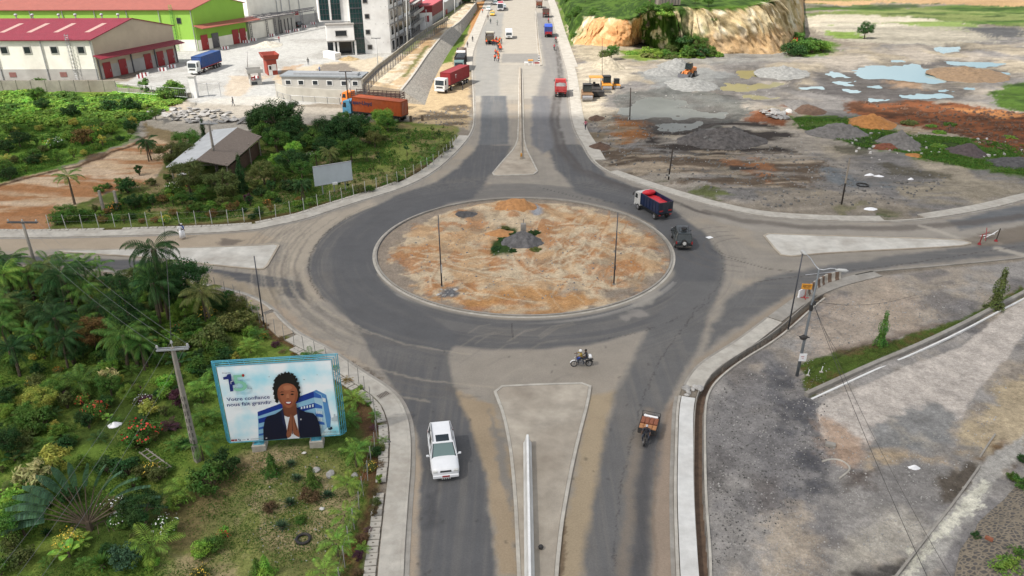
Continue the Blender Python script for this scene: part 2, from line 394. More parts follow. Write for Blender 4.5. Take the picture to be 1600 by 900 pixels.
def paint_ground():
 P=Paint(GX,GY,gpx,gpy,rgb(152,142,128))
 X,Y=GX,GY;A=np.arange(len(X))
 n1=fbm(X*.05,Y*.03,5,11);n2=fbm(X*.3,Y*.2,4,12);n3=fbm(X*1.1,Y*.9,3,13)
 P.mix(A,sst(.45,.7,n1)*.6,rgb(122,114,106));P.mix(A,sst(.5,.75,n2)*.5,rgb(176,165,148))
 P.mix(A,sst(-30,-70,gpy),rgb(120,140,80))
 P.poly([(-900,136),(60,136),(180,130),(275,146),(286,160),(228,186),(205,222),(0,292),(-900,310)],rgb(122,160,62,.55),.8,1.5,nz=None)
 P.poly([(-900,136),(180,130),(286,160),(205,222),(0,292),(-900,310)],rgb(90,126,44,.55),.8,2,nz=(.35,.35,.48,.6),seed=41)
 P.poly([(-900,136),(180,130),(286,160),(205,222),(0,292),(-900,310)],rgb(150,150,80,.55),.8,2,nz=(.2,.2,.58,.7),seed=44,a=.7)
 for q in([(140,178),(155,172),(160,186),(150,196),(138,192)],[(152,176),(168,172),(170,186)],[(182,164),(188,164),(187,184),(182,184)],[(94,178),(106,178),(104,192),(96,190)],[(40,168),(54,166),(52,186),(42,180)]):
  P.poly(q,rgb(196,160,112),.5,1,seed=45)
 P.poly([(208,170),(255,160),(300,166),(440,170),(440,190),(400,200),(300,215),(225,215),(205,200)],rgb(186,178,166),.8,2,seed=46)
 P.poly([(225,195),(300,196),(330,205),(290,222),(240,232)],rgb(150,132,98),.8,1.5,seed=47)
 P.poly([(235,165),(290,163),(298,172),(270,180),(235,178)],rgb(205,168,120),.8,1.5,seed=48)
 P.poly(dirt_poly,rgb(214,186,152),.5,1.0,seed=49)
 P.poly(dirt_poly,rgb(184,134,92),.5,1.0,seed=50,nz=(.10,.45,.45,.62))
 P.poly(dirt_poly,rgb(222,196,166),.5,1.0,seed=51,nz=(.12,.5,.55,.68))
 P.line([(0,292),(110,262),(200,230),(232,214)],.5,rgb(90,66,46),.5,.6,seed=52)
 P.poly([(0,335),(80,320),(110,330),(70,358),(0,362)],rgb(178,126,84),1.0,1.5,seed=53,a=.8)
 P.poly([(130,240),(165,238),(160,250),(135,252)],rgb(92,70,52),.4,.8,seed=54,a=.8)
 P.poly(garden_nw,rgb(116,130,64,.6),.35,.5,seed=55)
 P.poly(garden_nw,rgb(152,136,98),.4,.8,seed=56,nz=(.25,.25,.5,.66))
 P.poly([(560,195),(716,198),(700,232),(640,280),(565,300),(590,240)],rgb(150,140,94),.8,1.2,seed=57,a=.8)
 P.poly([(560,195),(716,198),(700,232),(640,280),(565,300),(590,240)],rgb(134,146,74),.8,1.2,seed=58,nz=(.25,.25,.45,.6))
 P.line([(80,362),(200,360),(330,352),(400,346),(480,328),(560,302),(640,276),(690,246),(714,222)],.9,rgb(92,68,48),.5,.4,seed=59,a=.8)
 yard=[(-900,128),(60,128),(180,128),(290,152),(300,164),(440,166),(520,160),(566,142),(612,100),(700,40),(760,-15),(380,-15),(300,60),(200,128)]
 P.poly(yard,rgb(204,203,198),.4,.3,seed=60)
 P.poly(yard,rgb(186,184,178),.4,.3,seed=61,nz=(.08,.1,.5,.65))
 P.poly([(430,120),(470,105),(540,95),(600,88),(600,110),(560,140),(440,145)],rgb(214,200,176),.6,1.5,seed=62)
 P.poly([(500,100),(545,98),(560,110),(500,122)],rgb(150,140,128),.5,1.5,seed=63)
 P.poly([(395,150),(440,150),(450,165),(300,165),(330,155)],rgb(212,208,198),.5,.6,seed=64)
 P.poly([(360,118),(430,118),(400,132),(380,150),(350,150)],rgb(214,192,162),.6,1.2,seed=65,a=.6)
 P.poly([(440,105),(475,100),(450,118),(430,124)],rgb(196,164,130),.6,1.2,seed=66,a=.8)
 P.poly([(286,160),(440,166),(566,170),(640,180),(740,180),(738,205),(716,197),(640,190),(560,186),(400,200),(300,214),(230,196)],rgb(190,182,168),.5,1.0,seed=67,a=.85)
 P.poly([(640,150),(664,120),(692,100),(716,66),(745,30),(738,66),(735,90),(735,160),(732,200),(650,190),(630,176)],rgb(208,184,146),.5,1,seed=68)
 P.poly([(660,172),(730,160),(734,196),(700,196),(640,186)],rgb(120,106,88),.5,2,seed=69,nz=(.25,.4,.42,.6))
 P.poly([(700,60),(724,26),(745,5),(752,8),(736,40),(722,70),(706,96),(692,100)],rgb(104,128,52,.6),.5,1,seed=70)
 P.poly([(742,5),(760,0),(744,50),(734,66),(736,30)],rgb(196,146,96),.4,.6,seed=71)
 P.poly(garden_sw,rgb(116,142,60,.6),.3,.3,seed=72)
 P.poly(garden_sw,rgb(84,104,46,.6),.3,.4,seed=73,nz=(.18,.18,.48,.62))
 P.poly(garden_sw,rgb(146,160,76,.6),.3,.4,seed=74,nz=(.6,.6,.52,.7),a=.6)
 P.poly([(330,740),(400,700),(520,700),(560,720),(540,900),(530,1000),(300,1000),(290,900),(300,800)],rgb(166,156,106),1.0,1.5,seed=75,a=.45)
 P.poly([(330,740),(400,700),(560,700),(560,900),(530,1000),(250,1000),(270,860)],rgb(188,168,130),1.0,1.5,seed=76,nz=(.35,.35,.48,.64),a=.85)
 P.poly([(250,790),(330,760),(390,710),(410,720),(350,800),(300,860),(240,860)],rgb(140,122,86),.8,1.2,seed=77,a=.75)
 P.poly([(390,470),(440,522),(545,584),(592,650),(598,700),(588,760),(560,900),(545,900),(566,770),(572,690),(548,620),(500,575),(410,520)],rgb(112,84,62),.5,.6,seed=78,a=.95)
 P.poly([(540,800),(580,700),(590,760),(560,900),(540,900)],rgb(134,88,62),.5,.8,seed=79,nz=(.5,.5,.4,.55))
 P.poly([(300,455),(370,462),(392,480),(380,500),(330,490)],rgb(112,110,64),.6,1,seed=80,a=.6)
 P.poly([(170,462),(190,462),(185,486),(172,482)],rgb(150,136,116),.3,.4,seed=81)
 q=[(893,100),(1000,86),(1250,80),(1600,60),(2400,30),(2400,330),(1600,300),(1450,336),(1300,338),(1100,308),(960,268),(905,215)]
 P.poly(q,rgb(172,163,150),1,1,seed=90)
 P.poly(q,rgb(138,134,130),1,1,seed=91,nz=(.05,.06,.45,.6))
 P.poly(q,rgb(178,166,144),1,1,seed=92,nz=(.09,.08,.52,.66),a=.8)
 P.poly([(895,100),(960,96),(1000,110),(960,140),(935,180),(905,200),(893,150)],rgb(204,192,170),1.2,2.5,seed=93,a=.9)
 P.poly([(975,84),(1060,84),(1170,78),(1280,80),(1290,92),(1150,102),(1060,100),(990,96)],rgb(150,150,146),1.2,3,seed=94,a=.7)
 P.poly([(900,60),(960,62),(1000,80),(1060,84),(1050,96),(985,92),(930,100),(900,92),(890,74)],rgb(196,184,158),1,3,seed=95,a=.8)
 P.poly([(968,80),(1060,76),(1070,86),(1010,97),(975,92)],rgb(126,146,66,.6),1,2,seed=96)
 P.poly([(868,0),(905,0),(960,0),(955,40),(925,60),(892,72),(880,50)],rgb(108,132,56,.6),1,2,seed=97)
 P.poly([(884,40),(900,42),(898,56),(886,56)],rgb(206,190,164),.8,2,seed=98)
 P.poly([(960,150),(1040,140),(1150,150),(1180,180),(1120,206),(1010,206),(960,190)],rgb(112,114,110),1,3,seed=99,a=.85)
 P.poly([(1000,115),(1100,105),(1150,120),(1130,140),(1020,138)],rgb(146,148,146),1,3,seed=100,a=.9)
 P.poly([(905,185),(960,178),(985,200),(980,250),(930,240)],rgb(140,126,106),.8,2,seed=101,nz=(.2,.3,.4,.6))
 P.poly([(955,186),(1000,184),(1030,195),(1020,222),(975,228),(950,205)],rgb(150,104,66),.8,2.5,seed=102,nz=(.08,.6,.35,.55))
 P.poly([(1010,200),(1090,190),(1180,192),(1240,210),(1230,240),(1100,250),(1000,235)],rgb(70,64,60),1,3,seed=103,nz=(.1,.4,.32,.5))
 P.poly([(940,240),(1010,230),(1120,240),(1250,240),(1300,260),(1260,300),(1120,296),(1000,278),(950,262)],rgb(106,92,78),1,3,seed=104,nz=(.07,.45,.4,.55))
 P.poly([(940,240),(1010,230),(1120,240),(1250,240),(1300,260),(1260,300),(1120,296),(1000,278),(950,262)],rgb(186,170,148),1,3,seed=105,nz=(.09,.7,.56,.68),a=.8)
 P.poly([(1145,240),(1185,255),(1215,270),(1200,286),(1160,270),(1130,256)],rgb(160,112,78),.8,2,seed=106,nz=(.1,.6,.38,.55))
 P.poly([(1130,262),(1185,268),(1190,280),(1140,272)],rgb(74,70,66),.5,1.5,seed=107,nz=(.1,.6,.4,.55))
 P.poly([(1190,170),(1240,165),(1230,200),(1160,190)],rgb(150,96,66),.8,2,seed=108,nz=(.1,.4,.4,.55))
 P.poly([(1030,285),(1120,296),(1160,310),(1110,312),(1040,296)],rgb(104,110,70),.6,1.5,seed=109,nz=(.3,.5,.42,.6))
 P.poly([(1300,328),(1350,322),(1400,330),(1395,342),(1320,342)],rgb(86,98,60),.5,1,seed=110,nz=(.4,.5,.4,.55))
 P.poly([(1370,255),(1420,262),(1440,270),(1490,276),(1480,284),(1400,276)],rgb(96,90,74),.8,2,seed=111,a=.8)
 P.poly([(1300,230),(1360,232),(1360,246),(1310,240)],rgb(100,96,80),.6,1.5,seed=112,a=.8)
 P.poly([(1290,262),(1340,270),(1400,296),(1300,296)],rgb(124,128,130),.8,2,seed=113,nz=(.15,.4,.42,.6))
 P.poly([(1400,290),(1600,270),(1600,300),(1450,330),(1420,330)],rgb(160,150,132),.8,1.5,seed=114,nz=(.06,.6,.4,.6))
 P.poly([(1180,300),(1300,300),(1420,320),(1420,338),(1300,336),(1180,322)],rgb(170,156,134),.8,2,seed=115,a=.5)
 P.poly([(1230,185),(1330,186),(1400,205),(1420,215),(1560,226),(2400,260),(2400,290),(1600,278),(1560,275),(1480,262),(1420,244),(1340,232),(1250,205)],rgb(92,118,52,.6),.8,2.5,seed=116)
 P.poly([(1230,185),(1330,186),(1400,205),(1420,215),(1560,226),(2400,260),(2400,290),(1600,278),(1560,275),(1480,262),(1420,244),(1340,232),(1250,205)],rgb(62,82,44,.6),.8,2.5,seed=117,nz=(.12,.25,.46,.58))
 P.poly([(1320,160),(1380,158),(1450,160),(1530,170),(1600,180),(2400,230),(2400,300),(1600,250),(1540,228),(1480,212),(1400,196),(1330,180)],rgb(140,88,58),.8,2.5,seed=118)
 P.poly([(1320,160),(1380,158),(1450,160),(1530,170),(1600,180),(2400,230),(2400,300),(1600,250),(1540,228),(1480,212),(1400,196),(1330,180)],rgb(96,66,48),.8,2.5,seed=119,nz=(.2,.45,.45,.6))
 P.poly([(1470,168),(1600,180),(1600,196),(1520,182)],rgb(190,132,84),.8,2.5,seed=120,nz=(.1,.3,.45,.6))
 P.poly([(1398,205),(1450,198),(1440,210),(1410,214)],rgb(170,150,124),.6,2,seed=121,a=.7)
 P.poly([(1545,150),(1575,132),(1600,128),(2400,110),(2400,240),(1600,178),(1560,168)],rgb(84,112,44,.6),.8,2.5,seed=122)
 P.poly([(1545,150),(1575,132),(1600,128),(2400,110),(2400,240),(1600,178),(1560,168)],rgb(60,84,36,.6),.8,2.5,seed=123,nz=(.1,.2,.46,.6))
 P.poly([(1350,110),(1480,95),(1560,100),(1580,115),(1530,140),(1440,160),(1330,158),(1230,140),(1230,120),(1300,104)],rgb(104,100,98),1.2,4,seed=124,nz=(.05,.09,.38,.56))
 P.poly([(1385,128),(1440,130),(1445,142),(1395,140)],rgb(172,142,112),1,2,seed=125,a=.8)
 P.poly([(1250,22),(1700,0),(2400,-20),(2400,62),(1600,45),(1500,34),(1400,30),(1250,30)],rgb(140,152,92,.6),1.5,5,seed=126)
 P.poly([(1250,6),(1700,0),(2600,-20),(2600,62),(1600,44),(1500,36),(1380,28),(1250,26)],rgb(88,116,54,.6),1.5,5,seed=127,nz=(.03,.09,.38,.6))
 P.poly([(1250,6),(1700,0),(2600,-20),(2600,62),(1600,44),(1500,36),(1380,28),(1250,26)],rgb(60,84,42,.6),1.5,5,seed=136,nz=(.06,.2,.52,.66),a=.8)
 P.poly([(1240,-14),(2600,-14),(2600,4),(1600,12),(1480,8),(1400,6),(1320,10),(1240,5)],rgb(206,170,126),1.5,6,seed=128,a=.9)
 P.poly([(1240,-12),(1400,-14),(1390,2),(1300,4),(1250,0)],rgb(120,140,70),2,6,seed=129,a=.7)
 P.poly([(1250,26),(1330,24),(1450,30),(1520,42),(1420,42),(1300,52),(1250,46)],rgb(222,212,190),2,5,seed=130,a=.9)
 P.poly([(1280,36),(1600,44),(1600,60),(1480,72),(1340,70),(1290,60)],rgb(190,184,166),2,5,seed=131,a=.7)
 P.poly([(1290,30),(1480,30),(1540,44),(1500,50),(1400,38),(1290,40)],rgb(140,160,92),2,6,seed=132,nz=(.02,.08,.45,.6))
 P.poly([(1290,50),(1345,52),(1345,62),(1300,62)],rgb(126,150,74,.7),1,3,seed=133)
 P.poly([(1500,44),(1600,40),(1600,60),(1540,62)],rgb(104,104,104),2,5,seed=134,nz=(.03,.08,.4,.6))
 P.poly([(1250,60),(1310,70),(1300,86),(1235,92),(1225,76)],rgb(100,128,56,.6),1.5,3,seed=135)
 for pl,_ in PUDDLES:
  i=P.sel(pl,60);d=P.mask(i,pl,1,2.5,.2,137);P.mix(i,sst(-5,-1,d)*.6*sst(.3,.55,fbm(X[i]*.15,Y[i]*.15,3,138)),rgb(98,94,90))
 se=[(1102,1000),(1100,700),(1100,620),(1120,590),(1160,562),(1205,538),(1255,495),(1300,455),(1345,436),(1440,424),(1600,408),(2400,340),(2400,1000)]
 P.poly(se,rgb(170,165,159),.3,.3,seed=140)
 P.poly(se,rgb(180,168,152),.3,.3,seed=141,nz=(.13,.13,.46,.6),a=.9)
 P.poly(se,rgb(126,123,123),.3,.3,seed=142,nz=(.2,.2,.52,.66),a=.7)
 P.poly([(1280,470),(1400,440),(1440,470),(1430,520),(1330,560),(1270,560)],rgb(196,178,158),1.5,2.5,seed=143,a=.7)
 P.poly([(1100,640),(1150,600),(1230,560),(1265,600),(1280,640),(1290,700),(1300,760),(1240,790),(1150,740),(1110,720)],rgb(138,135,134),1.2,1.5,seed=144,a=.7)
 P.poly([(1200,560),(1245,600),(1275,640),(1285,700),(1295,770),(1250,780),(1225,690),(1200,620)],rgb(96,96,100),.8,1.2,seed=145,a=.85,nz=(.6,.6,.3,.55))
 P.poly([(1180,800),(1260,790),(1300,850),(1290,900),(1200,900)],rgb(204,188,166),1.2,2,seed=146,a=.7)
 P.poly([(1105,700),(1130,690),(1150,720),(1140,760),(1108,770)],rgb(108,104,102),1,1.5,seed=147,a=.7)
 P.poly([(1180,750),(1210,745),(1212,790),(1190,800)],rgb(116,108,104),.8,1,seed=148,a=.7)
 P.poly([(1272,640),(1300,622),(1380,590),(1500,540),(1600,466),(1900,300),(1900,520),(1610,510),(1570,560),(1520,620),(1500,655),(1400,690),(1330,700),(1290,690)],rgb(214,204,193),.15,.25,seed=150)
 P.poly([(1272,650),(1310,660),(1350,690),(1360,720),(1290,720)],rgb(198,168,142),.8,1.2,seed=151,a=.8)
 P.poly([(1345,676),(1400,640),(1440,626),(1480,645),(1490,690),(1430,720),(1370,730),(1350,700)],rgb(148,148,146),.5,1.2,seed=152,a=.9)
 P.poly([(1380,660),(1440,650),(1500,680),(1480,715),(1400,720)],rgb(190,182,168),.8,1.5,seed=153,nz=(.4,.4,.4,.6),a=.9)
 P.poly([(1490,690),(1530,645),(1565,600),(1600,565),(1700,500),(1700,600),(1600,690),(1560,735),(1510,725)],rgb(200,182,150),.5,1.2,seed=154,a=.9)
 P.poly([(1500,655),(1540,600),(1600,540),(1700,480),(1700,640),(1600,700),(1560,740),(1510,720)],rgb(158,148,136),.5,1.2,seed=155,nz=(.3,.3,.46,.6))
 P.poly([(1440,700),(1500,690),(1560,720),(1540,760),(1480,790),(1400,800),(1330,740),(1360,715)],rgb(146,142,138),.8,1.5,seed=156,a=.75)
 P.poly([(1330,740),(1360,712),(1480,705),(1560,700),(1570,740),(1545,752),(1440,722),(1370,735)],rgb(192,172,144),.6,1.2,seed=157,nz=(.25,.25,.44,.6))
 P.poly([(1480,728),(1510,722),(1535,735),(1500,790),(1470,790),(1462,762)],rgb(104,96,86),.4,.8,seed=158)
 P.poly([(1500,780),(1530,762),(1534,780),(1515,805),(1495,800)],rgb(88,78,66),.3,.5,seed=159)
 P.poly([(1535,690),(1570,690),(1575,735),(1530,740)],rgb(130,104,76),.5,1,seed=160,a=.9,nz=(.6,.6,.3,.5))
 P.poly([(1340,746),(1380,738),(1370,765),(1330,770)],rgb(86,72,64),.5,1,seed=161,a=.7)
 P.poly([(1310,892),(1380,878),(1410,868),(1420,885),(1400,910),(1300,910)],rgb(92,88,84),.4,.8,seed=162)
 P.poly([(1300,850),(1420,800),(1440,840),(1400,870),(1320,890)],rgb(208,200,184),1,1.5,seed=163,a=.7)
 P.poly([(1402,900),(1452,840),(1525,742),(1545,722),(1600,680),(1600,720),(1560,750),(1480,860),(1440,920)],rgb(186,182,174),.2,.5,seed=164)
 P.poly([(1402,905),(1452,840),(1525,748),(1545,757),(1490,830),(1460,850),(1440,880),(1430,905)],rgb(230,226,208),.15,.8,ws=.8,seed=165)
 P.poly([(1500,600),(1500,600)],rgb(0,0,0),.1)if False else None
 P.poly([(1250,575),(1262,560),(1300,552),(1400,530),(1500,498),(1560,470),(1600,445),(1600,462),(1540,492),(1480,520),(1400,552),(1310,595),(1264,620)],rgb(88,108,46,.6),.25,.5,ws=.6,seed=166)
 P.poly([(1250,575),(1262,560),(1300,552),(1400,530),(1500,498),(1560,470),(1600,445),(1600,462),(1540,492),(1480,520),(1400,552),(1310,595),(1264,620)],rgb(112,96,60),.25,.5,seed=167,nz=(.8,.8,.5,.65),a=.8)
 P.poly([(1300,545),(1480,500),(1470,508),(1310,556)],rgb(108,88,74),.5,.8,seed=168,a=.6)
 ring=[PX(CC.x+RI*cos(t),CC.y+RI*sin(t))for t in np.linspace(0,2*pi,48,endpoint=False)]
 P.poly(ring,rgb(166,152,136),.1,0,seed=170)
 r2=[PX(CC.x+.5+(RI-1.9)*cos(t),CC.y-.6+(RI-1.5)*sin(t))for t in np.linspace(0,2*pi,40,endpoint=False)]
 P.poly(r2,rgb(222,200,168),.6,2.4,seed=171)
 P.poly(r2,rgb(208,164,116),.6,2.2,seed=172,nz=(.22,.3,.44,.6),a=.66)
 P.poly(r2,rgb(190,132,84),.6,2.2,seed=173,nz=(.45,.5,.52,.66),a=.7)
 P.poly(r2,rgb(170,152,128),.6,2.2,seed=197,nz=(.5,.4,.55,.68),a=.6)
 P.poly([(630,480),(700,455),(820,452),(930,468),(950,470),(860,496),(760,495),(680,484)],rgb(202,150,94),.4,1,seed=174,a=.75,nz=(.3,.5,.3,.5))
 rr=random.Random(5);pale=rgb(232,212,180)
 for k in range(150):
  cx=rr.choice([(900,380),(880,395),(860,430),(720,400),(800,430),(690,430)])
  x=cx[0]+rr.uniform(-70,70);y=cx[1]+rr.uniform(-34,34)
  an=rr.uniform(-.4,.4)+(1.0 if cx[0]>840 else .1)*rr.choice([1,1,-1]);L=rr.uniform(12,42)
  dx,dy=cos(an)*L,-sin(an)*L*.7
  P.line([(x,y),(x+dx*.5,y+dy*.5+rr.uniform(-1.5,1.5)),(x+dx,y+dy)],rr.uniform(.06,.15),pale,.1,.08,ws=.8,seed=200+k,a=rr.uniform(.4,.8))
 for k in range(26):
  x=rr.uniform(850,1010);y=rr.uniform(345,460);L=rr.uniform(20,50)
  an=rr.uniform(.7,1.5);P.line([(x,y),(x+cos(an)*L,y-sin(an)*L*.6)],.1,rgb(188,132,80),.1,.25,seed=300+k,a=.6)
 for k in range(20):
  c0=CC+Vector((rr.uniform(-12,13),rr.uniform(-12,9),0));rd=rr.uniform(5,16);t0=rr.uniform(0,6.3);t1=t0+rr.uniform(.5,1.3)
  for of in(0,.95,1.3):
   pts=[(c0.x+(rd+of)*cos(t),c0.y+(rd+of)*sin(t))for t in np.linspace(t0,t1,12)];pts=[PX(*q)for q in pts if(q[0]-CC.x)**2+(q[1]-CC.y)**2<(RI-2.5)**2]
   if len(pts)>2:P.line(pts,.12 if of!=.95 else .05,pale if of!=.95 else rgb(170,122,78),.12,.12,ws=.8,seed=1000+k,a=.75)
 P.poly([(768,382),(790,378),(800,395),(790,402),(768,402)],rgb(62,84,40,.6),.4,.8,seed=175)
 P.poly([(782,358),(808,360),(810,370),(790,370)],rgb(62,84,40,.6),.4,.8,seed=176)
 P.poly([(690,452),(712,450),(714,464),(680,466)],rgb(120,120,122),.4,.8,seed=177)
 P.poly([(860,466),(900,440),(905,455),(880,470)],rgb(190,176,156),.5,1,seed=178,a=.6)
 P.poly([(940,458),(985,446),(990,462),(950,472)],rgb(124,118,114),.6,1,seed=179,a=.7)
 P.poly([(712,334),(738,330),(744,340),(720,344)],rgb(100,94,92),.4,1,seed=180,a=.8)
 P.poly([(825,328),(842,326),(854,336),(836,342)],rgb(170,172,176),.3,.6,seed=181)
 P.c*=(1+(n3-.5)[:,None]*.22)
 q=(sst(10,16,X)*sst(90,96,Y)*(1-sst(240,300,Y)))[:,None];st=(fbm(X*.10+Y*.02,Y*.75,5,950)-.5)[:,None]*.75+(fbm(X*.5,Y*2.2,4,951)-.5)[:,None]*.45+(fbm(X*.6-Y*.5,Y*.6+X*.3,4,952)-.5)[:,None]*.3
 P.c*=1+q*st
 q=(sst(60,90,X)*sst(180,220,Y))[:,None];P.c*=1+q*((fbm(X*.03,Y*.12,5,955)-.5)[:,None]*.8)
 q=((X>5)*(Y<92)*sst(2,4,-sdist(X,Y,ROADW)))[:,None];P.c*=1+q*((fbm(X*.7,Y*.7,5,953)-.5)[:,None]*.45+(fbm(X*3,Y*3,3,954)-.5)[:,None]*.35)
 return P.c
def grid_object(name,X,Y,Z,nx,ny,col,m,keep=None):
 me=bpy.data.meshes.new(name);n=len(X)
 co=np.empty((n,3));co[:,0]=X;co[:,1]=Y;co[:,2]=Z
 idx=np.arange(n).reshape(ny,nx)
 a=idx[:-1,:-1].ravel();b=idx[:-1,1:].ravel();c=idx[1:,1:].ravel();d=idx[1:,:-1].ravel()
 q=np.stack([d,c,b,a],1)
 if keep is not None:q=q[keep];
 used=np.zeros(n,bool);used[q.ravel()]=True;mp_=np.cumsum(used)-1;q=mp_[q];co=co[used];cl=col[used]
 me.vertices.add(len(co));me.vertices.foreach_set('co',co.astype(np.float32).ravel())
 me.loops.add(q.size);me.loops.foreach_set('vertex_index',q.astype(np.int32).ravel())
 me.polygons.add(len(q));me.polygons.foreach_set('loop_start',np.arange(0,q.size,4,dtype=np.int32));me.polygons.foreach_set('loop_total',np.full(len(q),4,np.int32))
 me.polygons.foreach_set('use_smooth',np.ones(len(q),bool))
 me.update(calc_edges=True);me.validate()
 at=me.color_attributes.new('zone','FLOAT_COLOR','POINT')
 rgba=np.ones((len(co),4),np.float32);rgba[:,:3]=np.clip(cl,.004,.8);at.data.foreach_set('color',rgba.ravel())
 me.materials.append(m);o=bpy.data.objects.new(name,me);COL.objects.link(o);return o
H0=keep_flat(GX,GY,HGT(GX,GY))
droad=sdist(GX,GY,ROADW)
H0=np.where(droad>-.05,-.06,H0)
rr_=np.hypot(GX-CC.x,GY-CC.y);H0=np.where((rr_<RI-.25),keep_flat(GX,GY,HGT(GX,GY)),H0)
DITCH=[W(1092,1000),W(1101,900),W(1092,775),W(1092,675),W(1093,640),W(1097,615),W(1112,592),W(1150,562),W(1200,533),W(1232,508),W(1262,480),W(1285,462)]
dd=sdist(GX,GY,DITCH,False);H0=np.where(dd<.34,-.75,H0)
ground=tag(grid_object('ground',GX,GY,H0,NX,NY,paint_ground(),mat_attr('ground_soil',.93,((6,.20),(30,.26),(90,.24),(200,.16)),.8,6,bd=.12)),kind='structure')
def gz(x,y):
 h=HGT(np.array([x]),np.array([y]))[0];return float(h)
def G(px,py):
 p=W(px,py);p.z=gz(p.x,p.y);return p
def paint_road(X,Y,pxa,pya):
 P=Paint(X,Y,pxa,pya,rgb(170,162,150));A=np.arange(len(X))
 r=np.hypot(X-CC.x,Y-CC.y);ang=np.arctan2(Y-CC.y,X-CC.x)
 ring=(1-sst(24,30,r))
 ns=(1-ring)*(np.abs(X)<np.maximum(16,0));ew=(1-ring)*(1-ns)
 u=ring*ang*RI+ns*Y+ew*X
 v=ring*r+ns*X+ew*Y
 s1=fbm(u*.06,v*1.6,4,401)*ring+fbm(Y*.05,X*1.4,4,402)*ns+fbm(X*.05,Y*1.4,4,403)*ew
 s2=fbm(ang*RI*.15,r*4.0,3,404)*ring+fbm(Y*.12,X*4.0,3,405)*ns+fbm(X*.12,Y*4.0,3,406)*ew
 b1=fbm(X*.12,Y*.12,4,407)
 P.mix(A,sst(.42,.66,s1)*.4,rgb(152,146,138));P.mix(A,sst(.5,.7,b1)*.6,rgb(188,174,154))
 P.mix(A,sst(.55,.7,s2)*.35,rgb(176,168,154))
 def band(poly,col,soft=.5,warp=.5,a=1,seed=1,nz=None,ws=.25):
  i=P.sel(poly)
  if len(i)==0:return
  m=sst(-soft,soft,P.mask(i,poly,soft,warp,ws,seed))*a
  m=m*(1-.15*sst(.45,.75,s1[i]))*(1-.08*sst(.5,.75,s2[i]))
  P.mix(i,m,np.array(col))
 DK=rgb(110,110,111);DK2=rgb(120,119,118);LT=rgb(178,168,150);TAN=rgb(184,164,136)
 P.poly([(700,540),(1000,520),(1060,540),(1000,620),(930,610),(760,612),(720,600)],rgb(172,163,150),2.2,3.5,seed=411,a=.9)
 P.poly([(700,600),(770,640),(800,720),(808,900),(775,900),(765,770),(740,690)],rgb(182,162,134),.35,.6,seed=412,a=.9)
 P.poly([(768,640),(792,700),(800,760),(790,800),(775,720)],rgb(140,138,134),.3,.5,seed=413,a=.8)
 P.poly([(920,620),(960,610),(945,700),(915,900),(872,1000),(870,880),(895,740)],rgb(184,166,138),.35,.6,seed=414,a=.95)
 P.poly([(1035,640),(1060,620),(1056,900),(1058,1000),(1012,1000),(1018,800),(1028,700)],rgb(172,154,136),.35,.5,seed=415,a=.95)
 P.poly([(630,1000),(640,700),(625,630),(560,580),(460,520),(410,470),(430,470),(500,530),(590,590),(640,660),(655,720),(655,1000)],rgb(192,174,152),.5,.8,seed=416,a=.9)
 P.poly([(400,364),(480,346),(590,312),(600,330),(520,370),(470,420),(440,420),(450,380),(400,376)],rgb(192,180,162),.8,1.5,seed=417,a=.9)
 P.poly([(-300,366),(330,366),(400,362),(440,378),(300,388),(60,391),(-300,396)],rgb(192,176,154),.5,.6,seed=418,a=.95)
 P.poly([(345,372),(385,374),(365,384),(335,384)],rgb(120,110,102),.4,.8,seed=419,a=.8)
 rin=[PX(CC.x+(RI+.9)*cos(t),CC.y+(RI+.9)*sin(t))for t in np.linspace(0,2*pi,60,endpoint=False)]
 i=A
 ring_w=6.4+1.2*np.cos(ang-pi)
 inner=sst(.35,1.0,r-RI);outer=1-sst(-.35,.35,r-RI-ring_w+(fbm(ang*6,r*0,3,420)-.5)*.8)
 dirty=.16*sst(.45,.7,s1)+.1*sst(.5,.7,s2)
 north=sst(.55,.95,np.sin(ang))
 P.mix(A,inner*outer*(1-dirty)*(1-.35*north)*.95,DK)
 P.mix(A,inner*(1-sst(1.0,2.0,r-RI))*(np.cos(ang+1.9)>.2)*.5*sst(.4,.6,s1),rgb(186,182,174))
 P.mix(A,(1-sst(.3,.7,r-RI))*.5,rgb(176,168,154))
 band([(748,225),(800,228),(790,250),(765,276),(740,310),(700,318),(640,345),(600,390),(560,420),(520,400),(530,370),(560,335),(620,305),(680,285),(715,262)],DK,.5,.4,seed=421)
 band([(518,400),(530,370),(600,390),(590,430),(625,470),(680,500),(720,525),(700,560),(712,620),(740,680),(762,760),(776,900),(778,1000),(652,1000),(655,830),(660,740),(650,680),(618,610),(575,545),(535,480),(520,440)],DK,.25,.25,seed=422)
 P.poly([(666,770),(684,765),(686,820),(664,830)],rgb(84,84,86),.4,.5,seed=423,a=.6)
 band([(912,1000),(912,880),(930,760),(945,690),(960,620),(990,560),(1020,500),(1070,440),(1100,380),(1130,400),(1130,440),(1110,490),(1090,545),(1062,590),(1040,650),(1032,710),(1020,800),(1016,1000)],DK2,.4,.3,seed=424)
 P.line([(1001,1000),(1004,760),(1015,680)],.55,rgb(82,82,85),.5,.2,seed=425,a=.65)
 P.line([(974,1000),(978,850),(984,760),(998,680),(1010,640)],.35,rgb(150,138,124),.35,.3,seed=426,a=.7)
 band([(1045,380),(1100,360),(1125,400),(1120,440),(1060,440),(1050,420)],DK,.5,.4,seed=427)
 band([(850,225),(905,225),(950,275),(1010,300),(1060,330),(1100,380),(1050,390),(1020,350),(960,318),(900,300),(868,262)],DK,.5,.5,seed=428)
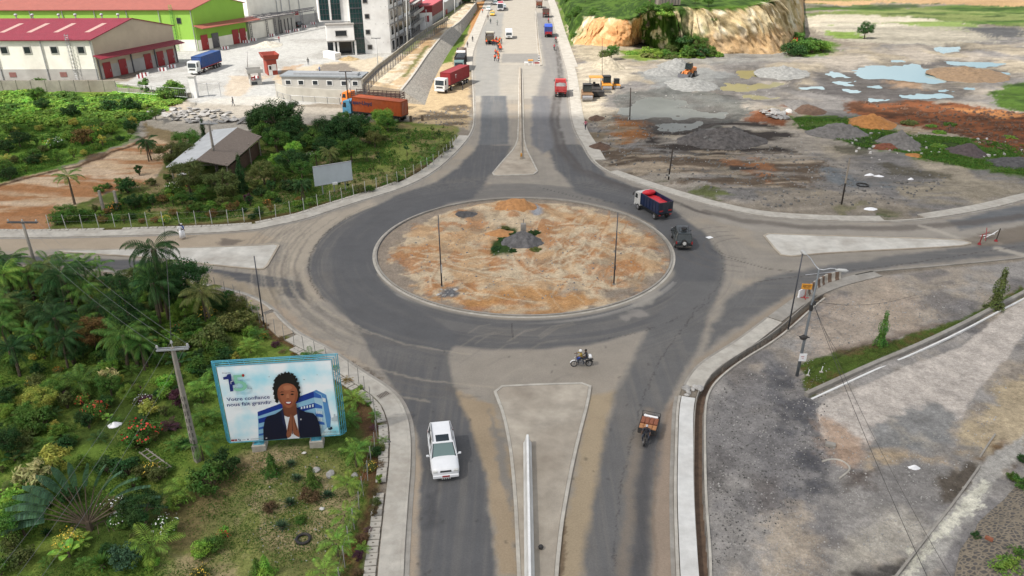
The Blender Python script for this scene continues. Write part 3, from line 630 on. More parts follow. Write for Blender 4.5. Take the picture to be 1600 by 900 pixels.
 band([(1130,470),(1180,440),(1230,425),(1340,408),(1610,374),(1900,330),(1900,365),(1610,398),(1440,412),(1340,424),(1260,446),(1200,480),(1140,520),(1100,550)],DK2,.5,.5,seed=429)
 P.poly([(1120,540),(1180,500),(1240,462),(1290,440),(1330,430),(1300,448),(1240,478),(1180,520),(1110,560),(1080,580),(1090,560)],rgb(172,158,140),.35,.5,seed=430,a=.85)
 band([(60,400),(225,408),(330,420),(420,432),(470,440),(480,470),(430,460),(380,440),(300,432),(200,424),(60,414),(-300,404),(-300,396)],rgb(106,106,108),.25,.3,seed=431)
 P.poly([(320,424),(400,446),(440,450),(430,480),(370,455),(300,441)],rgb(178,164,142),.5,1.0,seed=432,a=.9)
 P.poly([(740,0),(770,0),(800,-90),(822,-90),(870,30),(885,110),(890,150),(740,160),(736,90)],rgb(190,184,172),.5,.5,seed=433,a=.75)
 P.poly([(790,0),(838,0),(846,60),(848,100),(780,102),(782,60)],rgb(194,186,172),.4,.5,seed=434,a=.9)
 P.poly([(785,84),(842,84),(846,98),(783,98)],rgb(150,148,144),.3,.3,seed=435,a=.8)
 band([(745,60),(770,20),(786,20),(780,100),(780,150),(742,150),(742,100)],rgb(168,166,160),.5,.5,seed=436)
 band([(752,150),(792,150),(796,226),(748,226),(752,180)],rgb(120,122,124),.35,.3,seed=437)
 band([(836,20),(856,20),(880,100),(890,180),(905,225),(850,225),(836,160),(850,100)],rgb(150,147,143),.8,.5,seed=438)
 band([(832,150),(858,150),(868,226),(850,240),(830,225)],rgb(128,128,130),.4,.4,seed=439)
 for off in(0,9):
  P.line([(868+off*.35,60),(874+off*.5,120),(866+off,155),(862+off,190),(874+off,232),(900+off,262),(950+off,285),(1010+off,300),(1090,330),(1180,352),(1300,358),(1450,352),(1600,342)],.30,rgb(96,90,86),.3,.25,seed=440+off,a=.75,nz=(.3,.3,.2,.5))
 P.line([(870,150),(864,190),(876,236),(905,266),(960,290),(1040,312)],.9,rgb(104,100,98),.5,.3,seed=450,a=.6)
 P.poly([(1100,330),(1200,345),(1400,352),(1560,330),(1900,262),(1900,300),(1600,355),(1500,372),(1240,365),(1185,362),(1130,350)],rgb(176,169,158),.5,.8,seed=451,a=.8)
 band([(1480,345),(1600,318),(1900,262),(1900,290),(1600,345),(1500,360)],rgb(120,122,124),.6,.6,seed=452)
 P.line([(1100,330),(1160,344),(1250,354),(1400,357),(1500,350),(1600,338)],.8,rgb(108,100,94),.5,.4,seed=453,a=.65)
 P.line([(1440,354),(1500,372),(1560,380)],.5,rgb(196,188,174),.3,.4,seed=454,a=.8)
 P.line([(1560,388),(1600,398),(1660,412)],.6,rgb(196,188,174),.3,.4,seed=455,a=.8)
 P.poly([(1500,372),(1620,350),(1620,378),(1530,386)],rgb(130,118,104),.5,.8,seed=456,a=.7)
 for k in range(46):
  rr0=RI+7.5+9*((k*.618)%1);t0=2.5+1.5*((k*.37)%1);pts=[PX(CC.x+rr0*cos(t)*1.02,CC.y+rr0*sin(t))for t in np.linspace(t0,t0+.35+.5*((k*.53)%1),9)]
  P.line(pts,.10,(rgb(132,126,118),rgb(202,190,170),rgb(120,115,110))[k%3],.16,.3,seed=900+k,a=.45)
 for k,rd in enumerate((3.2,4.3,5.6,7.2)):
  c=W(1172,388);pts=[PX(c.x+rd*1.3*cos(t),c.y+rd*sin(t))for t in np.linspace(1.7,4.4,14)]
  P.line(pts,.12,rgb(120,114,108),.12,.2,seed=460+k,a=.5)
 for k in range(8):
  pts=[PX(CC.x+(RI+8.2+k*.75)*cos(t),CC.y+(RI+8.2+k*.75)*sin(t))for t in np.linspace(2.75,4.1,16)]
  P.line(pts,.12,rgb(126,120,113)if k%2 else rgb(186,176,158),.14,.35,seed=470+k,a=.4)
 CR=rgb(62,60,60,.5)
 P.line([(958,900),(960,850),(970,760),(985,690),(1000,640),(1018,590),(1040,548),(1062,520),(1085,488),(1110,470)],.04,CR,.05,.25,ws=2,seed=480,a=.5,nz=(1.5,1.5,.3,.45))
 pts=[PX(CC.x+(RI+5.7)*cos(t),CC.y+(RI+5.7)*sin(t))for t in np.linspace(-1.35,.1,24)]
 P.line(pts,.04,CR,.05,.3,ws=2,seed=481,a=.55,nz=(1.2,1.2,.3,.45))
 pts=[PX(CC.x+(RI+7.5)*cos(t),CC.y+(RI+7.5)*sin(t))for t in np.linspace(2.7,3.75,24)]
 P.line(pts,.06,CR,.06,.25,ws=2,seed=482,a=.6)
 P.line([(1108,388),(1130,400),(1170,412),(1200,420),(1245,424)],.06,CR,.05,.15,seed=483,a=.6)
 P.line([(1180,440),(1250,432),(1400,414),(1600,384)],.05,rgb(90,84,80),.05,.2,seed=484,a=.7)
 P.line([(800,505),(801,530)],.05,CR,.04,.05,seed=485,a=.6)
 P.line([(840,292),(900,308),(960,316),(1000,322),(1030,340)],.05,CR,.05,.2,seed=486,a=.6)
 P.line([(240,388),(262,378),(300,366)],.05,rgb(120,110,100),.05,.1,seed=487,a=.6)
 P.line([(1030,1000),(1020,800),(1030,690),(1050,630)],.10,rgb(140,124,108),.1,.2,seed=488,a=.4)
 P.poly([(535,555),(580,580),(620,615),(640,650),(625,645),(595,612),(540,575)],rgb(110,98,88),.3,.6,ws=1.5,seed=489,nz=(3,3,.45,.6),a=.8)
 P.poly([(868,820),(880,800),(886,850),(878,900),(868,900)],rgb(104,84,66),.15,.3,ws=1,seed=490,a=.7)
 rr=random.Random(9)
 for k in range(26):
  x=rr.uniform(700,860);y=rr.uniform(520,600);L=rr.uniform(30,70)
  P.line([(x,y),(x+L*.5,y-L*.32),(x+L,y-L*.42)],.09,rgb(130,124,117)if k%2 else rgb(186,176,160),.12,.08,seed=500+k,a=.22)
 for k in range(40):
  x=rr.uniform(650,1060);y=rr.uniform(500,900)
  P.line([(x,y),(x+rr.uniform(-2,2),y+rr.uniform(1,3))],.08,rgb(80,78,76),.08,.2,seed=540+k,a=.5)
 P.poly([(985,470),(1010,455),(1040,448),(1020,470),(990,486)],rgb(176,170,160),.4,.8,seed=600,a=.8,nz=(.5,.5,.35,.5))
 P.poly([(960,492),(1000,482),(1010,492),(975,502)],rgb(170,164,156),.4,.8,seed=601,a=.7,nz=(.5,.5,.35,.5))
 return P.c
rx=list(np.arange(-320,-40,20.0))+list(np.arange(-40,1642,1.7))+list(np.arange(1645,1905,20.0))
ry=list(np.arange(-90,-10,10.0))+list(np.arange(-10,921,1.5))+list(np.arange(925,1000,12.0))
rpx,rpy,RX,RY=fan(rx,ry);nx_,ny_=len(rx),len(ry)
ins=sdist(RX,RY,ROADW);rc=np.hypot(RX-CC.x,RY-CC.y)
ok=(ins>0)&(rc>RI-.3)
I2=ok.reshape(ny_,nx_);keepm=(I2[:-1,:-1]|I2[:-1,1:]|I2[1:,1:]|I2[1:,:-1]).ravel()
P_=np.array([(p.x,p.y)for p in ROADW]);out_i=np.nonzero(~ok&(np.abs(ins)<6))[0]
bx=RX[out_i];by=RY[out_i];best=np.full(len(out_i),1e18);nxp=bx.copy();nyp=by.copy()
for k in range(len(P_)):
 ax,ay=P_[k];qx,qy=P_[(k+1)%len(P_)];ex,ey=qx-ax,qy-ay
 t=np.clip(((bx-ax)*ex+(by-ay)*ey)/(ex*ex+ey*ey),0,1);cx_=ax+t*ex;cy_=ay+t*ey;d=(bx-cx_)**2+(by-cy_)**2
 mk=d<best;best=np.where(mk,d,best);nxp=np.where(mk,cx_,nxp);nyp=np.where(mk,cy_,nyp)
RX2=RX.copy();RY2=RY.copy();RX2[out_i]=nxp;RY2[out_i]=nyp
inr=np.nonzero((rc<=RI-.3))[0];RX2[inr]=CC.x+(RX[inr]-CC.x)/rc[inr]*(RI-.3);RY2[inr]=CC.y+(RY[inr]-CC.y)/rc[inr]*(RI-.3)
road=tag(grid_object('road',RX2,RY2,np.full(len(RX),.004),nx_,ny_,paint_road(RX,RY,rpx,rpy),mat_attr('road_asphalt',.86,((3,.10),(60,.12),(220,.16)),.25,30,bd=.02),keepm),kind='structure')
M_conc=mat('concrete_pale',C3(200,194,182,.7)[:3],.85,var=.18,vs=1.3,bump=.25,bs=14,grime=.35)
M_conc2=mat('concrete_grey',C3(168,163,154,.7)[:3],.88,var=.2,vs=1.1,bump=.3,bs=12,grime=.45)
M_white=mat('concrete_fresh',C3(226,225,220,.74)[:3],.85,var=.12,vs=1.2,bump=.25,bs=14,grime=.22)
M_dark=mat('ditch_dark',C3(82,66,54,.7)[:3],.9,var=.3,vs=2)
M_whpaint=mat('white_paint',(.72,.72,.70),.5,var=.08,vs=2,grime=.15)
def pave(name,pl,d0,d1,z1,m,step=.6,z0=-.1):
 mb=MB();strip(mb,resample(smooth_line(WP(pl),2),step),d0,d1,z0,z1);return struct(name,mb,m)
rnd=random.Random(11)
S_W=[(a,b)for a,b in road_out[:22]]
S_NW=road_out[23:44]
kerb_sw=[p for p in road_out[:20]]
kerb_nw=[(-120,370),(0,372),(69,372),(156,370),(230,368),(325,365),(400,360),(425,354),(475,344),(525,327),(575,311),(625,296),(662,279),(687,262),(708,243),(722,228),(735,212),(742,194),(741,158),(738,110),(738,85),(745,66),(755,40),(770,0),(800,-90)]
kerb_ne=[(822,-90),(857,0),(867,45),(875,75),(884,105),(887,118),(890,150),(893,185),(900,208),(910,223),(925,252),(950,270),(1000,288),(1050,304),(1100,319),(1150,331),(1200,340),(1300,346),(1388,347),(1450,343),(1525,331),(1575,320),(1605,311),(1900,250)]
kerb_se=[(1197,497),(1150,533),(1112,555),(1088,572),(1074,590),(1066,606)]
kerb_s=[(1060,620),(1056,640),(1054,700),(1052,775),(1056,900),(1062,1000)]
kerb_e=[(1900,365),(1605,402),(1525,410),(1425,419),(1362,424),(1330,431),(1287,443),(1245,462),(1216,483),(1197,497)]
pave('kerb',kerb_sw,0,.22,.13,M_conc);pave('gutter',kerb_sw,-.34,-.02,.035,M_conc2)
pave('pavement',kerb_sw[:13],.225,1.55,.12,M_conc)
pave('pavement',kerb_sw[12:20],.225,1.7,.105,mat('pavement_dusty',C3(184,168,146,.7)[:3],.9,var=.2,vs=1.5,bump=.3,bs=12,grime=.5))
pave('kerb',kerb_nw,0,.25,.13,M_conc);pave('pavement',kerb_nw[:17],.255,2.0,.12,M_conc);pave('pavement',kerb_nw[19:],.255,3.2,.12,M_conc)
pave('gutter',kerb_nw,-.34,-.02,.03,M_conc2)
pave('kerb',kerb_ne,0,.25,.13,M_conc);pave('pavement',kerb_ne[:5],.255,3.2,.13,M_conc);pave('pavement',kerb_ne[4:11],.255,2.3,.12,M_conc);pave('pavement',kerb_ne[11:19],.255,1.9,.12,M_conc);pave('pavement',kerb_ne[19:],.255,1.8,.12,M_conc)
pave('gutter',kerb_ne,-.36,-.02,.03,M_conc2)
pave('kerb',kerb_se,0,.2,.15,M_conc2);pave('pavement',kerb_se,.205,1.62,.14,M_conc)
pave('kerb',kerb_s,0,.2,.15,M_conc);pave('gutter',kerb_s,-.3,-.02,.04,M_conc2);pave('pavement',kerb_s,.26,1.35,.14,M_white)
pave('kerb',kerb_e[:6],0,.2,.10,M_conc2);pave('pavement',kerb_e[4:],.05,1.5,.1,M_conc2)
chan=[(1066+44,1000),(1094,760),(1092,700),(1094,640)]
mbd=MB();dl=resample(smooth_line(DITCH,2),.5);strip(mbd,dl,-.34,.34,-.75,-.62);struct('drain_bed',mbd,mat('drain_silt',C3(120,98,80,.7)[:3],.8,var=.35,vs=1.6))
for d0,d1,zt in((.34,.42,.10),(-.52,-.36,.13)):
 mbd=MB();strip(mbd,dl,d0,d1,-.8,zt);struct('drain_wall',mbd,M_conc2 if d0>0 else M_conc)
def slab_line(pl,off,n0,n1,step,dims,label_fn,group,m,jitter=.02,skip=()):
 pts=resample(smooth_line(WP(pl),2),step);proto=None
 pp=offset(pts,off)
 for i in range(n0,min(n1,len(pp)-1)):
  if i in skip:continue
  p=pp[i];q=pp[i+1];a=atan2(q.y-p.y,q.x-p.x)
  if proto is None:
   mb=MB();mb.box((0,0,0),dims,bev=.02);mb.mi=1;mb.box((0,0,dims[2]/2),(dims[0]*.12,dims[1]*.2,.012));proto=mb.build('drain_cover',[m,M_dark]);o=proto
  else:o=dup(proto)
  o.location=(p.x+rnd.uniform(-jitter,jitter),p.y+rnd.uniform(-jitter,jitter),.09+rnd.uniform(-.01,.02));o.rotation_euler=(rnd.uniform(-.015,.015),rnd.uniform(-.015,.015),a+rnd.uniform(-.03,.03))
  tag(o,label_fn(i,PX(p.x,p.y)),'drain cover',group)
pave('drain_bed',kerb_sw[:15],1.62,2.42,-.02,M_dark,z0=-.3)
slab_line(kerb_sw[1:15],2.02,0,60,.55,(.49,.72,.10),lambda i,q:'pale concrete drain cover in the row between the garden border and the pavement','drain covers along the garden pavement',M_conc,skip=(14,15,29,41))
slab_line(kerb_nw[:13],2.35,4,60,1.1,(1.0,.6,.10),lambda i,q:'pale slab of the drain row in front of the fenced garden across the west road','drain slabs by the far garden fence',M_conc,skip=(20,21,37))
def ringmb(r0,r1,z0,z1,n=120,w=0):
 mb=MB();vs=[]
 for k in range(n):
  t=2*pi*k/n
  for r,z in((r0,z0),(r0,z1),(r1,z1),(r1,z0)):vs.append((CC.x+r*cos(t),CC.y+r*sin(t),z))
 fs=[]
 for k in range(n):
  o,e=k*4,((k+1)%n)*4
  fs+=[[o,e,e+1,o+1],[o+1,e+1,e+2,o+2],[o+2,e+2,e+3,o+3]]
 mb.add(vs,fs);return mb
struct('roundabout_kerb',ringmb(RI-.2,RI,-.1,.16),M_conc2);struct('roundabout_gutter',ringmb(RI+.002,RI+.3,-.05,.03),M_conc)
def island(name,pl,m,inner=None,h=.12,kerbm=M_conc):
 P_=[W(a,b)for a,b in pl];P_=[(p.x,p.y)for p in smooth_poly(P_,1)]
 c=(sum(p[0]for p in P_)/len(P_),sum(p[1]for p in P_)/len(P_))
 A=sum(P_[i][0]*P_[(i+1)%len(P_)][1]-P_[(i+1)%len(P_)][0]*P_[i][1]for i in range(len(P_)))
 sgn=1 if A>0 else-1
 def off(d):
  out=[];n=len(P_)
  for i in range(n):
   a,b,q=Vector(P_[i-1]),Vector(P_[i]),Vector(P_[(i+1)%n]);e1=(b-a).normalized();e2=(q-b).normalized()
   nn=Vector((-(e1.y+e2.y),e1.x+e2.x));nn=nn.normalized()if nn.length>1e-6 else Vector((-e1.y,e1.x))
   k=max(.5,nn.dot(Vector((-e1.y,e1.x))));out.append(tuple(b+nn*(d*sgn/k)))
  return out
 i2=off(.24);mb=MB();n=len(P_);vs=[(p[0],p[1],-.05)for p in P_]+[(p[0],p[1],h+.03)for p in P_]+[(p[0],p[1],h+.03)for p in i2]+[(p[0],p[1],-.05)for p in i2]
 fs=[]
 for k in range(n):
  j=(k+1)%n
  for a in(0,n,2*n):
   f=[a+k,a+j,a+n+j,a+n+k];fs.append(f if sgn>0 else f[::-1])
 mb.add(vs,fs);struct('island_kerb',mb,kerbm)
 i3=off(.26);mb=MB();mb.prism(i3,-.05,h);return struct(name,mb,m)
M_isl=mat('island_screed',C3(190,178,160,.7)[:3],.9,var=.2,vs=.6,bump=.4,bs=10,grime=.55)
M_isl2=mat('island_white',C3(214,210,200,.72)[:3],.88,var=.16,vs=.8,bump=.35,bs=10,grime=.5)
island('traffic_island',[(768,605),(845,601),(925,599),(921,628),(905,690),(893,745),(880,820),(872,900),(868,1000),(812,1000),(808,900),(802,770),(795,700),(785,650)],mat('island_mixed',C3(188,178,162,.7)[:3],.9,var=.25,vs=.5,bump=.4,bs=10,grime=.6),kerbm=M_conc)
island('traffic_island',[(765,276),(800,275),(843,273),(833,252),(824,235),(819,215),(817,108),(810,108),(809,215),(803,232),(783,254)],M_isl,kerbm=M_conc)
island('traffic_island',[(64,393),(200,389),(270,388),(340,386),(395,384),(439,381),(430,397),(416,421),(400,422),(330,415),(225,403)],M_isl2,h=.09,kerbm=M_isl)
island('traffic_island',[(1189,365),(1240,367),(1440,373),(1500,375),(1522,381),(1500,386),(1400,391),(1300,396),(1222,403),(1206,386)],M_isl2,h=.09,kerbm=M_isl)
island('traffic_island',[(836,15),(838,15),(843,70),(849,102),(843,103),(838,70)],M_isl,kerbm=M_conc)
M_water=bpy.data.materials.new('puddle_water');M_water.use_nodes=True;b_=M_water.node_tree.nodes['Principled BSDF']
b_.inputs['Base Color'].default_value=(.24,.33,.34,1);b_.inputs['Roughness'].default_value=.05;b_.inputs['IOR'].default_value=1.6
M_mud=mat('puddle_mud',C3(150,142,92,.6)[:3],.30,var=.22,vs=.12);M_mud2=mat('puddle_grey',C3(124,126,118,.6)[:3],.35,var=.2,vs=.15)
WL=[0]
def water(pl,m,lv=-.03,grow=3.2):
 WL[0]+=1;lv-=.004*WL[0]
 P_=[W(a,b)for a,b in pl];c=sum(P_,Vector())/len(P_);mb=MB()
 poly=[]
 for p in smooth_poly(P_,1):
  d=p-c;q=c+d*(1+grow/max(d.length,.5));poly.append((q.x,q.y))
 n=len(poly);mb.add([(x,y,lv)for x,y in poly],[list(range(n))]);o=struct('water',mb,m)
 if o.data.polygons[0].normal.z<0:o.data.flip_normals()
for pl,_ in PUDDLES[:-5]:water(pl,M_water)
for k,(pl,_)in enumerate(DULLP):water(pl,M_mud if k<3 else M_mud2)
water([(1480,728),(1510,722),(1535,735),(1500,790),(1470,790),(1462,762)],M_mud2,.0)if False else None
def hill():
 base=[(872,8),(884,40),(889,62),(893,71),(930,74),(985,74),(1000,68),(1020,76),(1060,84),(1100,88),(1160,86),(1215,88),(1240,80),(1258,66),(1262,48),(1258,20),(1254,-20),(1252,-60)]
 top=[(884,-14),(897,12),(908,22),(934,26),(955,28),(985,30),(1005,22),(1020,14),(1050,14),(1080,12),(1110,13),(1160,10),(1190,6),(1212,1),(1232,-8),(1238,-20),(1240,-50),(1242,-90)]
 ztop=[3,5,6.5,7,7,9,11,12,12.5,12.5,12.5,13,13.5,14,14.5,14.5,14,13]
 B=[W(a,b)for a,b in base];T=[W(a,b,z)for(a,b),z in zip(top,ztop)]
 NS,NT=420,64
 L=np.linspace(0,len(B)-1,NS);
 Bx=np.interp(L,range(len(B)),[p.x for p in B]);By=np.interp(L,range(len(B)),[p.y for p in B])
 Tx=np.interp(L,range(len(T)),[p.x for p in T]);Ty=np.interp(L,range(len(T)),[p.y for p in T]);Tz=np.interp(L,range(len(T)),ztop)
 prof=np.linspace(0,1,NT)
 X=np.zeros((NT+30,NS));Y=X.copy();Z=X.copy()
 for j,t in enumerate(prof):
  f=t**1.0;zz=Tz*(.16*sst(0,.3,f)+.84*sst(.12,1.0,f)**.9)-.3*(1-sst(0,.1,f))
  g=(fbm(L*1.2,np.full(NS,t*1.3),4,71)-.5)*5+(np.abs(fbm(L*6,np.full(NS,t*1.6),4,72)-.5))*-3.6+(fbm(L*14,np.full(NS,t*7),3,70)-.5)*1.8
  k=np.sin(pi*min(1,t*1.02))**.7
  nx=(Ty-By);
  X[j]=Bx+(Tx-Bx)*f+(fbm(L*2.5,np.full(NS,t*3),3,73)-.5)*2*k
  Y[j]=By+(Ty-By)*f+g*k
  Z[j]=zz+(fbm(L*3.1,np.full(NS,t*4),3,74)-.5)*1.6*k
 for j in range(30):
  q=(j+1)/30.0;cxm=0.5*(Bx.mean()+Tx.mean())
  X[NT+j]=Tx+(36-Tx*.0)*0+((Tx.mean()-Tx)*q*.75);Y[NT+j]=Ty+(340-Ty)*q;Z[NT+j]=Tz+(fbm(X[NT+j]*.08,Y[NT+j]*.08,4,75)-.45)*2.0*min(1,q*4)
 ny=NT+30;Xr,Yr,Zr=X.ravel(),Y.ravel(),Z.ravel()
 px_=[];
 d=Yr*CP+(CH-Zr)*SP;u=(Zr-CH)*CP+Yr*SP;ppx=800+F*Xr/d;ppy=450-F*u/d
 base_c=rgb(206,184,140,.62);c=np.tile(base_c,(len(Xr),1))
 P=Paint(Xr,Yr,ppx,ppy,base_c);A=np.arange(len(Xr))
 s=np.tile(L,ny);t=np.repeat(np.concatenate([prof,np.full(30,1.2)]),NS)
 def mixm(m,col):P.mix(A,m,np.array(col))
 mixm(sst(.4,.62,fbm(s*1.5,t*3,4,76)),rgb(226,208,168));mixm(sst(.52,.68,fbm(s*6,t*4,5,77))*.5,rgb(176,152,120));mixm(sst(.5,.7,fbm(s*5,t*6,5,78))*.8,rgb(236,226,202))
 mixm(sst(.2,.0,t-.35+(fbm(s*2,t*2,3,79)-.5)*.5)*sst(8,9,s)*.8,rgb(208,172,128))
 om=sst(2.6,3.2,s)*(1-sst(5.6,6.2,s))*(1-sst(.8,.95,t+(fbm(s*3,t*0,2,80)-.5)*.5))
 mixm(om,rgb(212,162,112));mixm(om*sst(.5,.65,fbm(s*8,t*5,4,81)),rgb(224,184,138));mixm(om*sst(.52,.66,fbm(s*4,t*8,4,87))*.7,rgb(198,140,92))
 gr=rgb(84,112,44,.55);gr2=rgb(54,78,30,.55)
 gm=np.maximum(sst(1.05,1.15,t),sst(.86,.98,t+(fbm(s*4,t*0+1,3,82)-.5)*.35)*(1-.6*sst(12.4,12.8,s)))
 gm=np.maximum(gm,1-sst(2.2,2.9,s+(fbm(s*4,t*3,3,83)-.5)*1.6))
 gm=np.maximum(gm,sst(5.6,6.2,s)*(1-sst(8.2,9.4,s+(fbm(s*2,t*3,3,84)-.5)*2.2))*sst(.42,.56,fbm(s*3.2,t*5,5,85)+.06))
 gm=np.maximum(gm,sst(11.6,12.4,s)*(1-sst(.12,.3,t))*(1-sst(14,15,s)))
 gm=gm*(1-sst(.3,.45,fbm(s*1.1,t*0+4,2,88))*0)
 mixm(gm,gr);mixm(gm*sst(.42,.58,fbm(Xr*.4,Yr*.3,4,86)),gr2)
 P.c=P.c*1.22
 o=grid_object('hill',Xr,Yr,Zr,NS,ny,P.c,MATS['ground_soil']);o.data.flip_normals()
 n=o.data.polygons[len(o.data.polygons)-5].normal
 if n.z<0:o.data.flip_normals()
 tag(o,kind='structure')
 return X,Y,Z,L,NT
HX,HY,HZ,HL,HNT=hill()
top_e=[(628,148),(650,120),(668,92),(690,64),(703,50),(722,36),(745,10)]
TZ=2.4
ti=[(566,145),(612,104),(660,64),(700,34),(740,2)]
P_t=[W(a,b,TZ)for a,b in[(566,132),(598,104),(640,66),(690,28),(738,-6)]]+[W(a,b,TZ)for a,b in reversed([(628,141),(648,116),(666,88),(688,60),(702,46),(722,32),(744,4)])]
mb=MB();mb.prism([(p.x,p.y)for p in P_t],-.2,TZ)
xs_=[p.x for p in P_t];ys_=[p.y for p in P_t]
gx_,gy_=np.meshgrid(np.linspace(min(xs_),max(xs_),220),np.linspace(min(ys_),max(ys_),420));GX_,GY_=gx_.ravel(),gy_.ravel()
d_=sdist(GX_,GY_,P_t);kq=(d_>0).reshape(420,220);kk=(kq[:-1,:-1]&kq[:-1,1:]&kq[1:,1:]&kq[1:,:-1]).ravel()
z_=TZ+.02+sst(0,2,d_)*(fbm(GX_*.3,GY_*.3,4,91)-.35)*.5
dd_=GY_*CP+(CH-TZ)*SP;tp=Paint(GX_,GY_,800+F*GX_/dd_,450-F*((TZ-CH)*CP+GY_*SP)/dd_,rgb(226,212,186));A_=np.arange(len(GX_))
tp.mix(A_,sst(.5,.65,fbm(GX_*.25,GY_*.25,4,92))*.7,rgb(204,172,130));tp.mix(A_,sst(.55,.7,fbm(GX_*.6,GY_*.4,4,93))*.7,rgb(176,156,124))
tp.poly([(640,100),(700,40),(745,0),(700,0),(650,50),(600,90),(610,98)],rgb(120,136,66,.6),.8,2,seed=94,a=.85);tp.poly([(640,100),(690,50),(700,46),(690,66),(660,100)],rgb(180,146,104),.8,2,seed=95,a=.8)
tp.line([(632,138),(650,114),(668,86)],.5,rgb(130,128,80),.5,.6,seed=96)
struct('terrace_body',mb,mat('terrace_side',C3(176,160,136,.62)[:3],.9,var=.2))
o=grid_object('terrace',GX_,GY_,z_,220,420,tp.c,MATS['ground_soil'],kk);tag(o,kind='structure')
if o.data.polygons[5].normal.z<0:o.data.flip_normals()
M_stone=bpy.data.materials.new('rubble_stone');M_stone.use_nodes=True;t_=M_stone.node_tree;b_=t_.nodes['Principled BSDF'];b_.inputs['Roughness'].default_value=.9
vo=t_.nodes.new('ShaderNodeTexVoronoi');vo.feature='DISTANCE_TO_EDGE';vo.inputs['Scale'].default_value=2.3;g_=t_.nodes.new('ShaderNodeNewGeometry');t_.links.new(g_.outputs['Position'],vo.inputs['Vector'])
v2=t_.nodes.new('ShaderNodeTexVoronoi');v2.inputs['Scale'].default_value=2.3;t_.links.new(g_.outputs['Position'],v2.inputs['Vector'])
r_=t_.nodes.new('ShaderNodeValToRGB');r_.color_ramp.elements[0].position=.02;r_.color_ramp.elements[0].color=C3(206,198,182,.7);r_.color_ramp.elements[1].position=.10;r_.color_ramp.elements[1].color=C3(170,164,154,.7)
t_.links.new(vo.outputs['Distance'],r_.inputs['Fac']);mx_=t_.nodes.new('ShaderNodeMix');mx_.data_type='RGBA';mx_.blend_type='MULTIPLY';mx_.inputs[0].default_value=.35
t_.links.new(r_.outputs[0],mx_.inputs[6]);bw_=t_.nodes.new('ShaderNodeRGBToBW');t_.links.new(v2.outputs['Color'],bw_.inputs[0]);t_.links.new(bw_.outputs[0],mx_.inputs[7]);t_.links.new(mx_.outputs[2],b_.inputs['Base Color'])
bp_=t_.nodes.new('ShaderNodeBump');bp_.inputs['Distance'].default_value=.12;bp_.inputs['Strength'].default_value=.7;t_.links.new(vo.outputs['Distance'],bp_.inputs['Height']);t_.links.new(bp_.outputs[0],b_.inputs['Normal'])
up=smooth_line([W(a,b,TZ+.15)for a,b in[(628,141),(648,116),(666,88),(688,60),(702,46),(722,32),(744,4)]],2)
lo=smooth_line([W(a,b,0)for a,b in[(664,164),(672,140),(684,112),(700,84),(712,66),(726,48),(746,14)]],2)
mb=MB();n=len(up);vs=[]
for a,b in zip(up,lo):vs+=[a-(b-a).normalized()*.5*Vector((1,1,0)),a,b,Vector((b.x,b.y,-.3)),Vector((a.x-.5,a.y,-.3))]
fs=[]
for i in range(n-1):
 for k in range(4):fs.append([i*5+k,i*5+k+1,i*5+6+k,i*5+5+k])
fs.append([0,4,3,2,1]);mb.add(vs,[f[::-1]for f in fs])
rw=mb.build('stone_retaining_wall',M_stone);tag(rw,'long sloping grey rubble stone revetment beside the parked lorries','retaining wall')
mb=MB();strip(mb,up,-.05,.45,TZ-.1,TZ+.3);mb.build('coping',M_conc,rw)
M_cob=M_stone.copy();M_cob.name='cobbled_stone'
for nd in M_cob.node_tree.nodes:
 if nd.type=='TEX_VORONOI':nd.inputs['Scale'].default_value=3.4
 if nd.type=='VALTORGB':nd.color_ramp.elements[0].color=C3(168,154,132,.62);nd.color_ramp.elements[1].color=C3(112,106,100,.6);nd.color_ramp.elements[0].position=.06;nd.color_ramp.elements[1].position=.2
P_c=[W(a,b)for a,b in[(1462,1000),(1490,905),(1500,860),(1530,815),(1580,768),(1640,700),(1800,600)]];mb=MB();vs=[]
for p in P_c:vs+=[(p.x,p.y,.03),(p.x+1.6,p.y-.9,.9),(p.x+14,p.y-6,2.2)]
fs=[]
for i in range(len(P_c)-1):
 for k in range(2):fs.append([i*3+k,i*3+k+1,i*3+4+k,i*3+3+k])
mb.add(vs,fs);cs=mb.build('stone_slope',M_cob)
if cs.data.polygons[0].normal.z<0:cs.data.flip_normals()
tag(cs,kind='structure')
mb=MB();strip(mb,smooth_line(WP([(1400,905),(1452,838),(1490,790),(1527,738),(1532,730)]),1),0,.14,-.1,.16)
o=mb.build('low_wall',M_conc2);tag(o,'thin concrete edging wall running diagonally past the dark puddle in the lower right lot','wall')
mb=MB();strip(mb,smooth_line(WP([(1532,716),(1546,694),(1556,680)]),1),0,.12,-.1,.12);o=mb.build('low_wall',M_conc2);tag(o,'short broken piece of edging wall beyond the muddy gap','wall')
lw=smooth_line(WP([(1262,622),(1310,600),(1360,577),(1430,548),(1500,515),(1552,487),(1590,468),(1700,410)]),2)
mb=MB();strip(mb,lw,0,.38,-.1,.42);o=mb.build('low_wall',M_conc2);tag(o,'low grey concrete wall edging the narrow grass strip','wall')
mb=MB();strip(mb,lw,-.44,-.28,-.05,.15);struct('kerb_line',mb,M_whpaint)
M_cream=mat('render_cream',C3(242,239,226,.90)[:3],.85,var=.07,vs=.5,grime=.25)
M_creamshade=mat('render_cream_shaded',C3(206,190,164,.72)[:3],.85,var=.08,vs=.3,grime=.2)  # cream warehouse gable: shade of the side away from the sun, set as colour
M_greywall=mat('blockwork_grey',C3(196,194,188,.7)[:3],.9,var=.12,vs=.5,grime=.3)
M_redroof=mat_corr('roof_sheet_red',C3(140,36,56,.72)[:3],'X',4,.55,.1)
M_terra=mat_corr('roof_sheet_terracotta',C3(172,98,84,.7)[:3],'X',4,.6,.1)
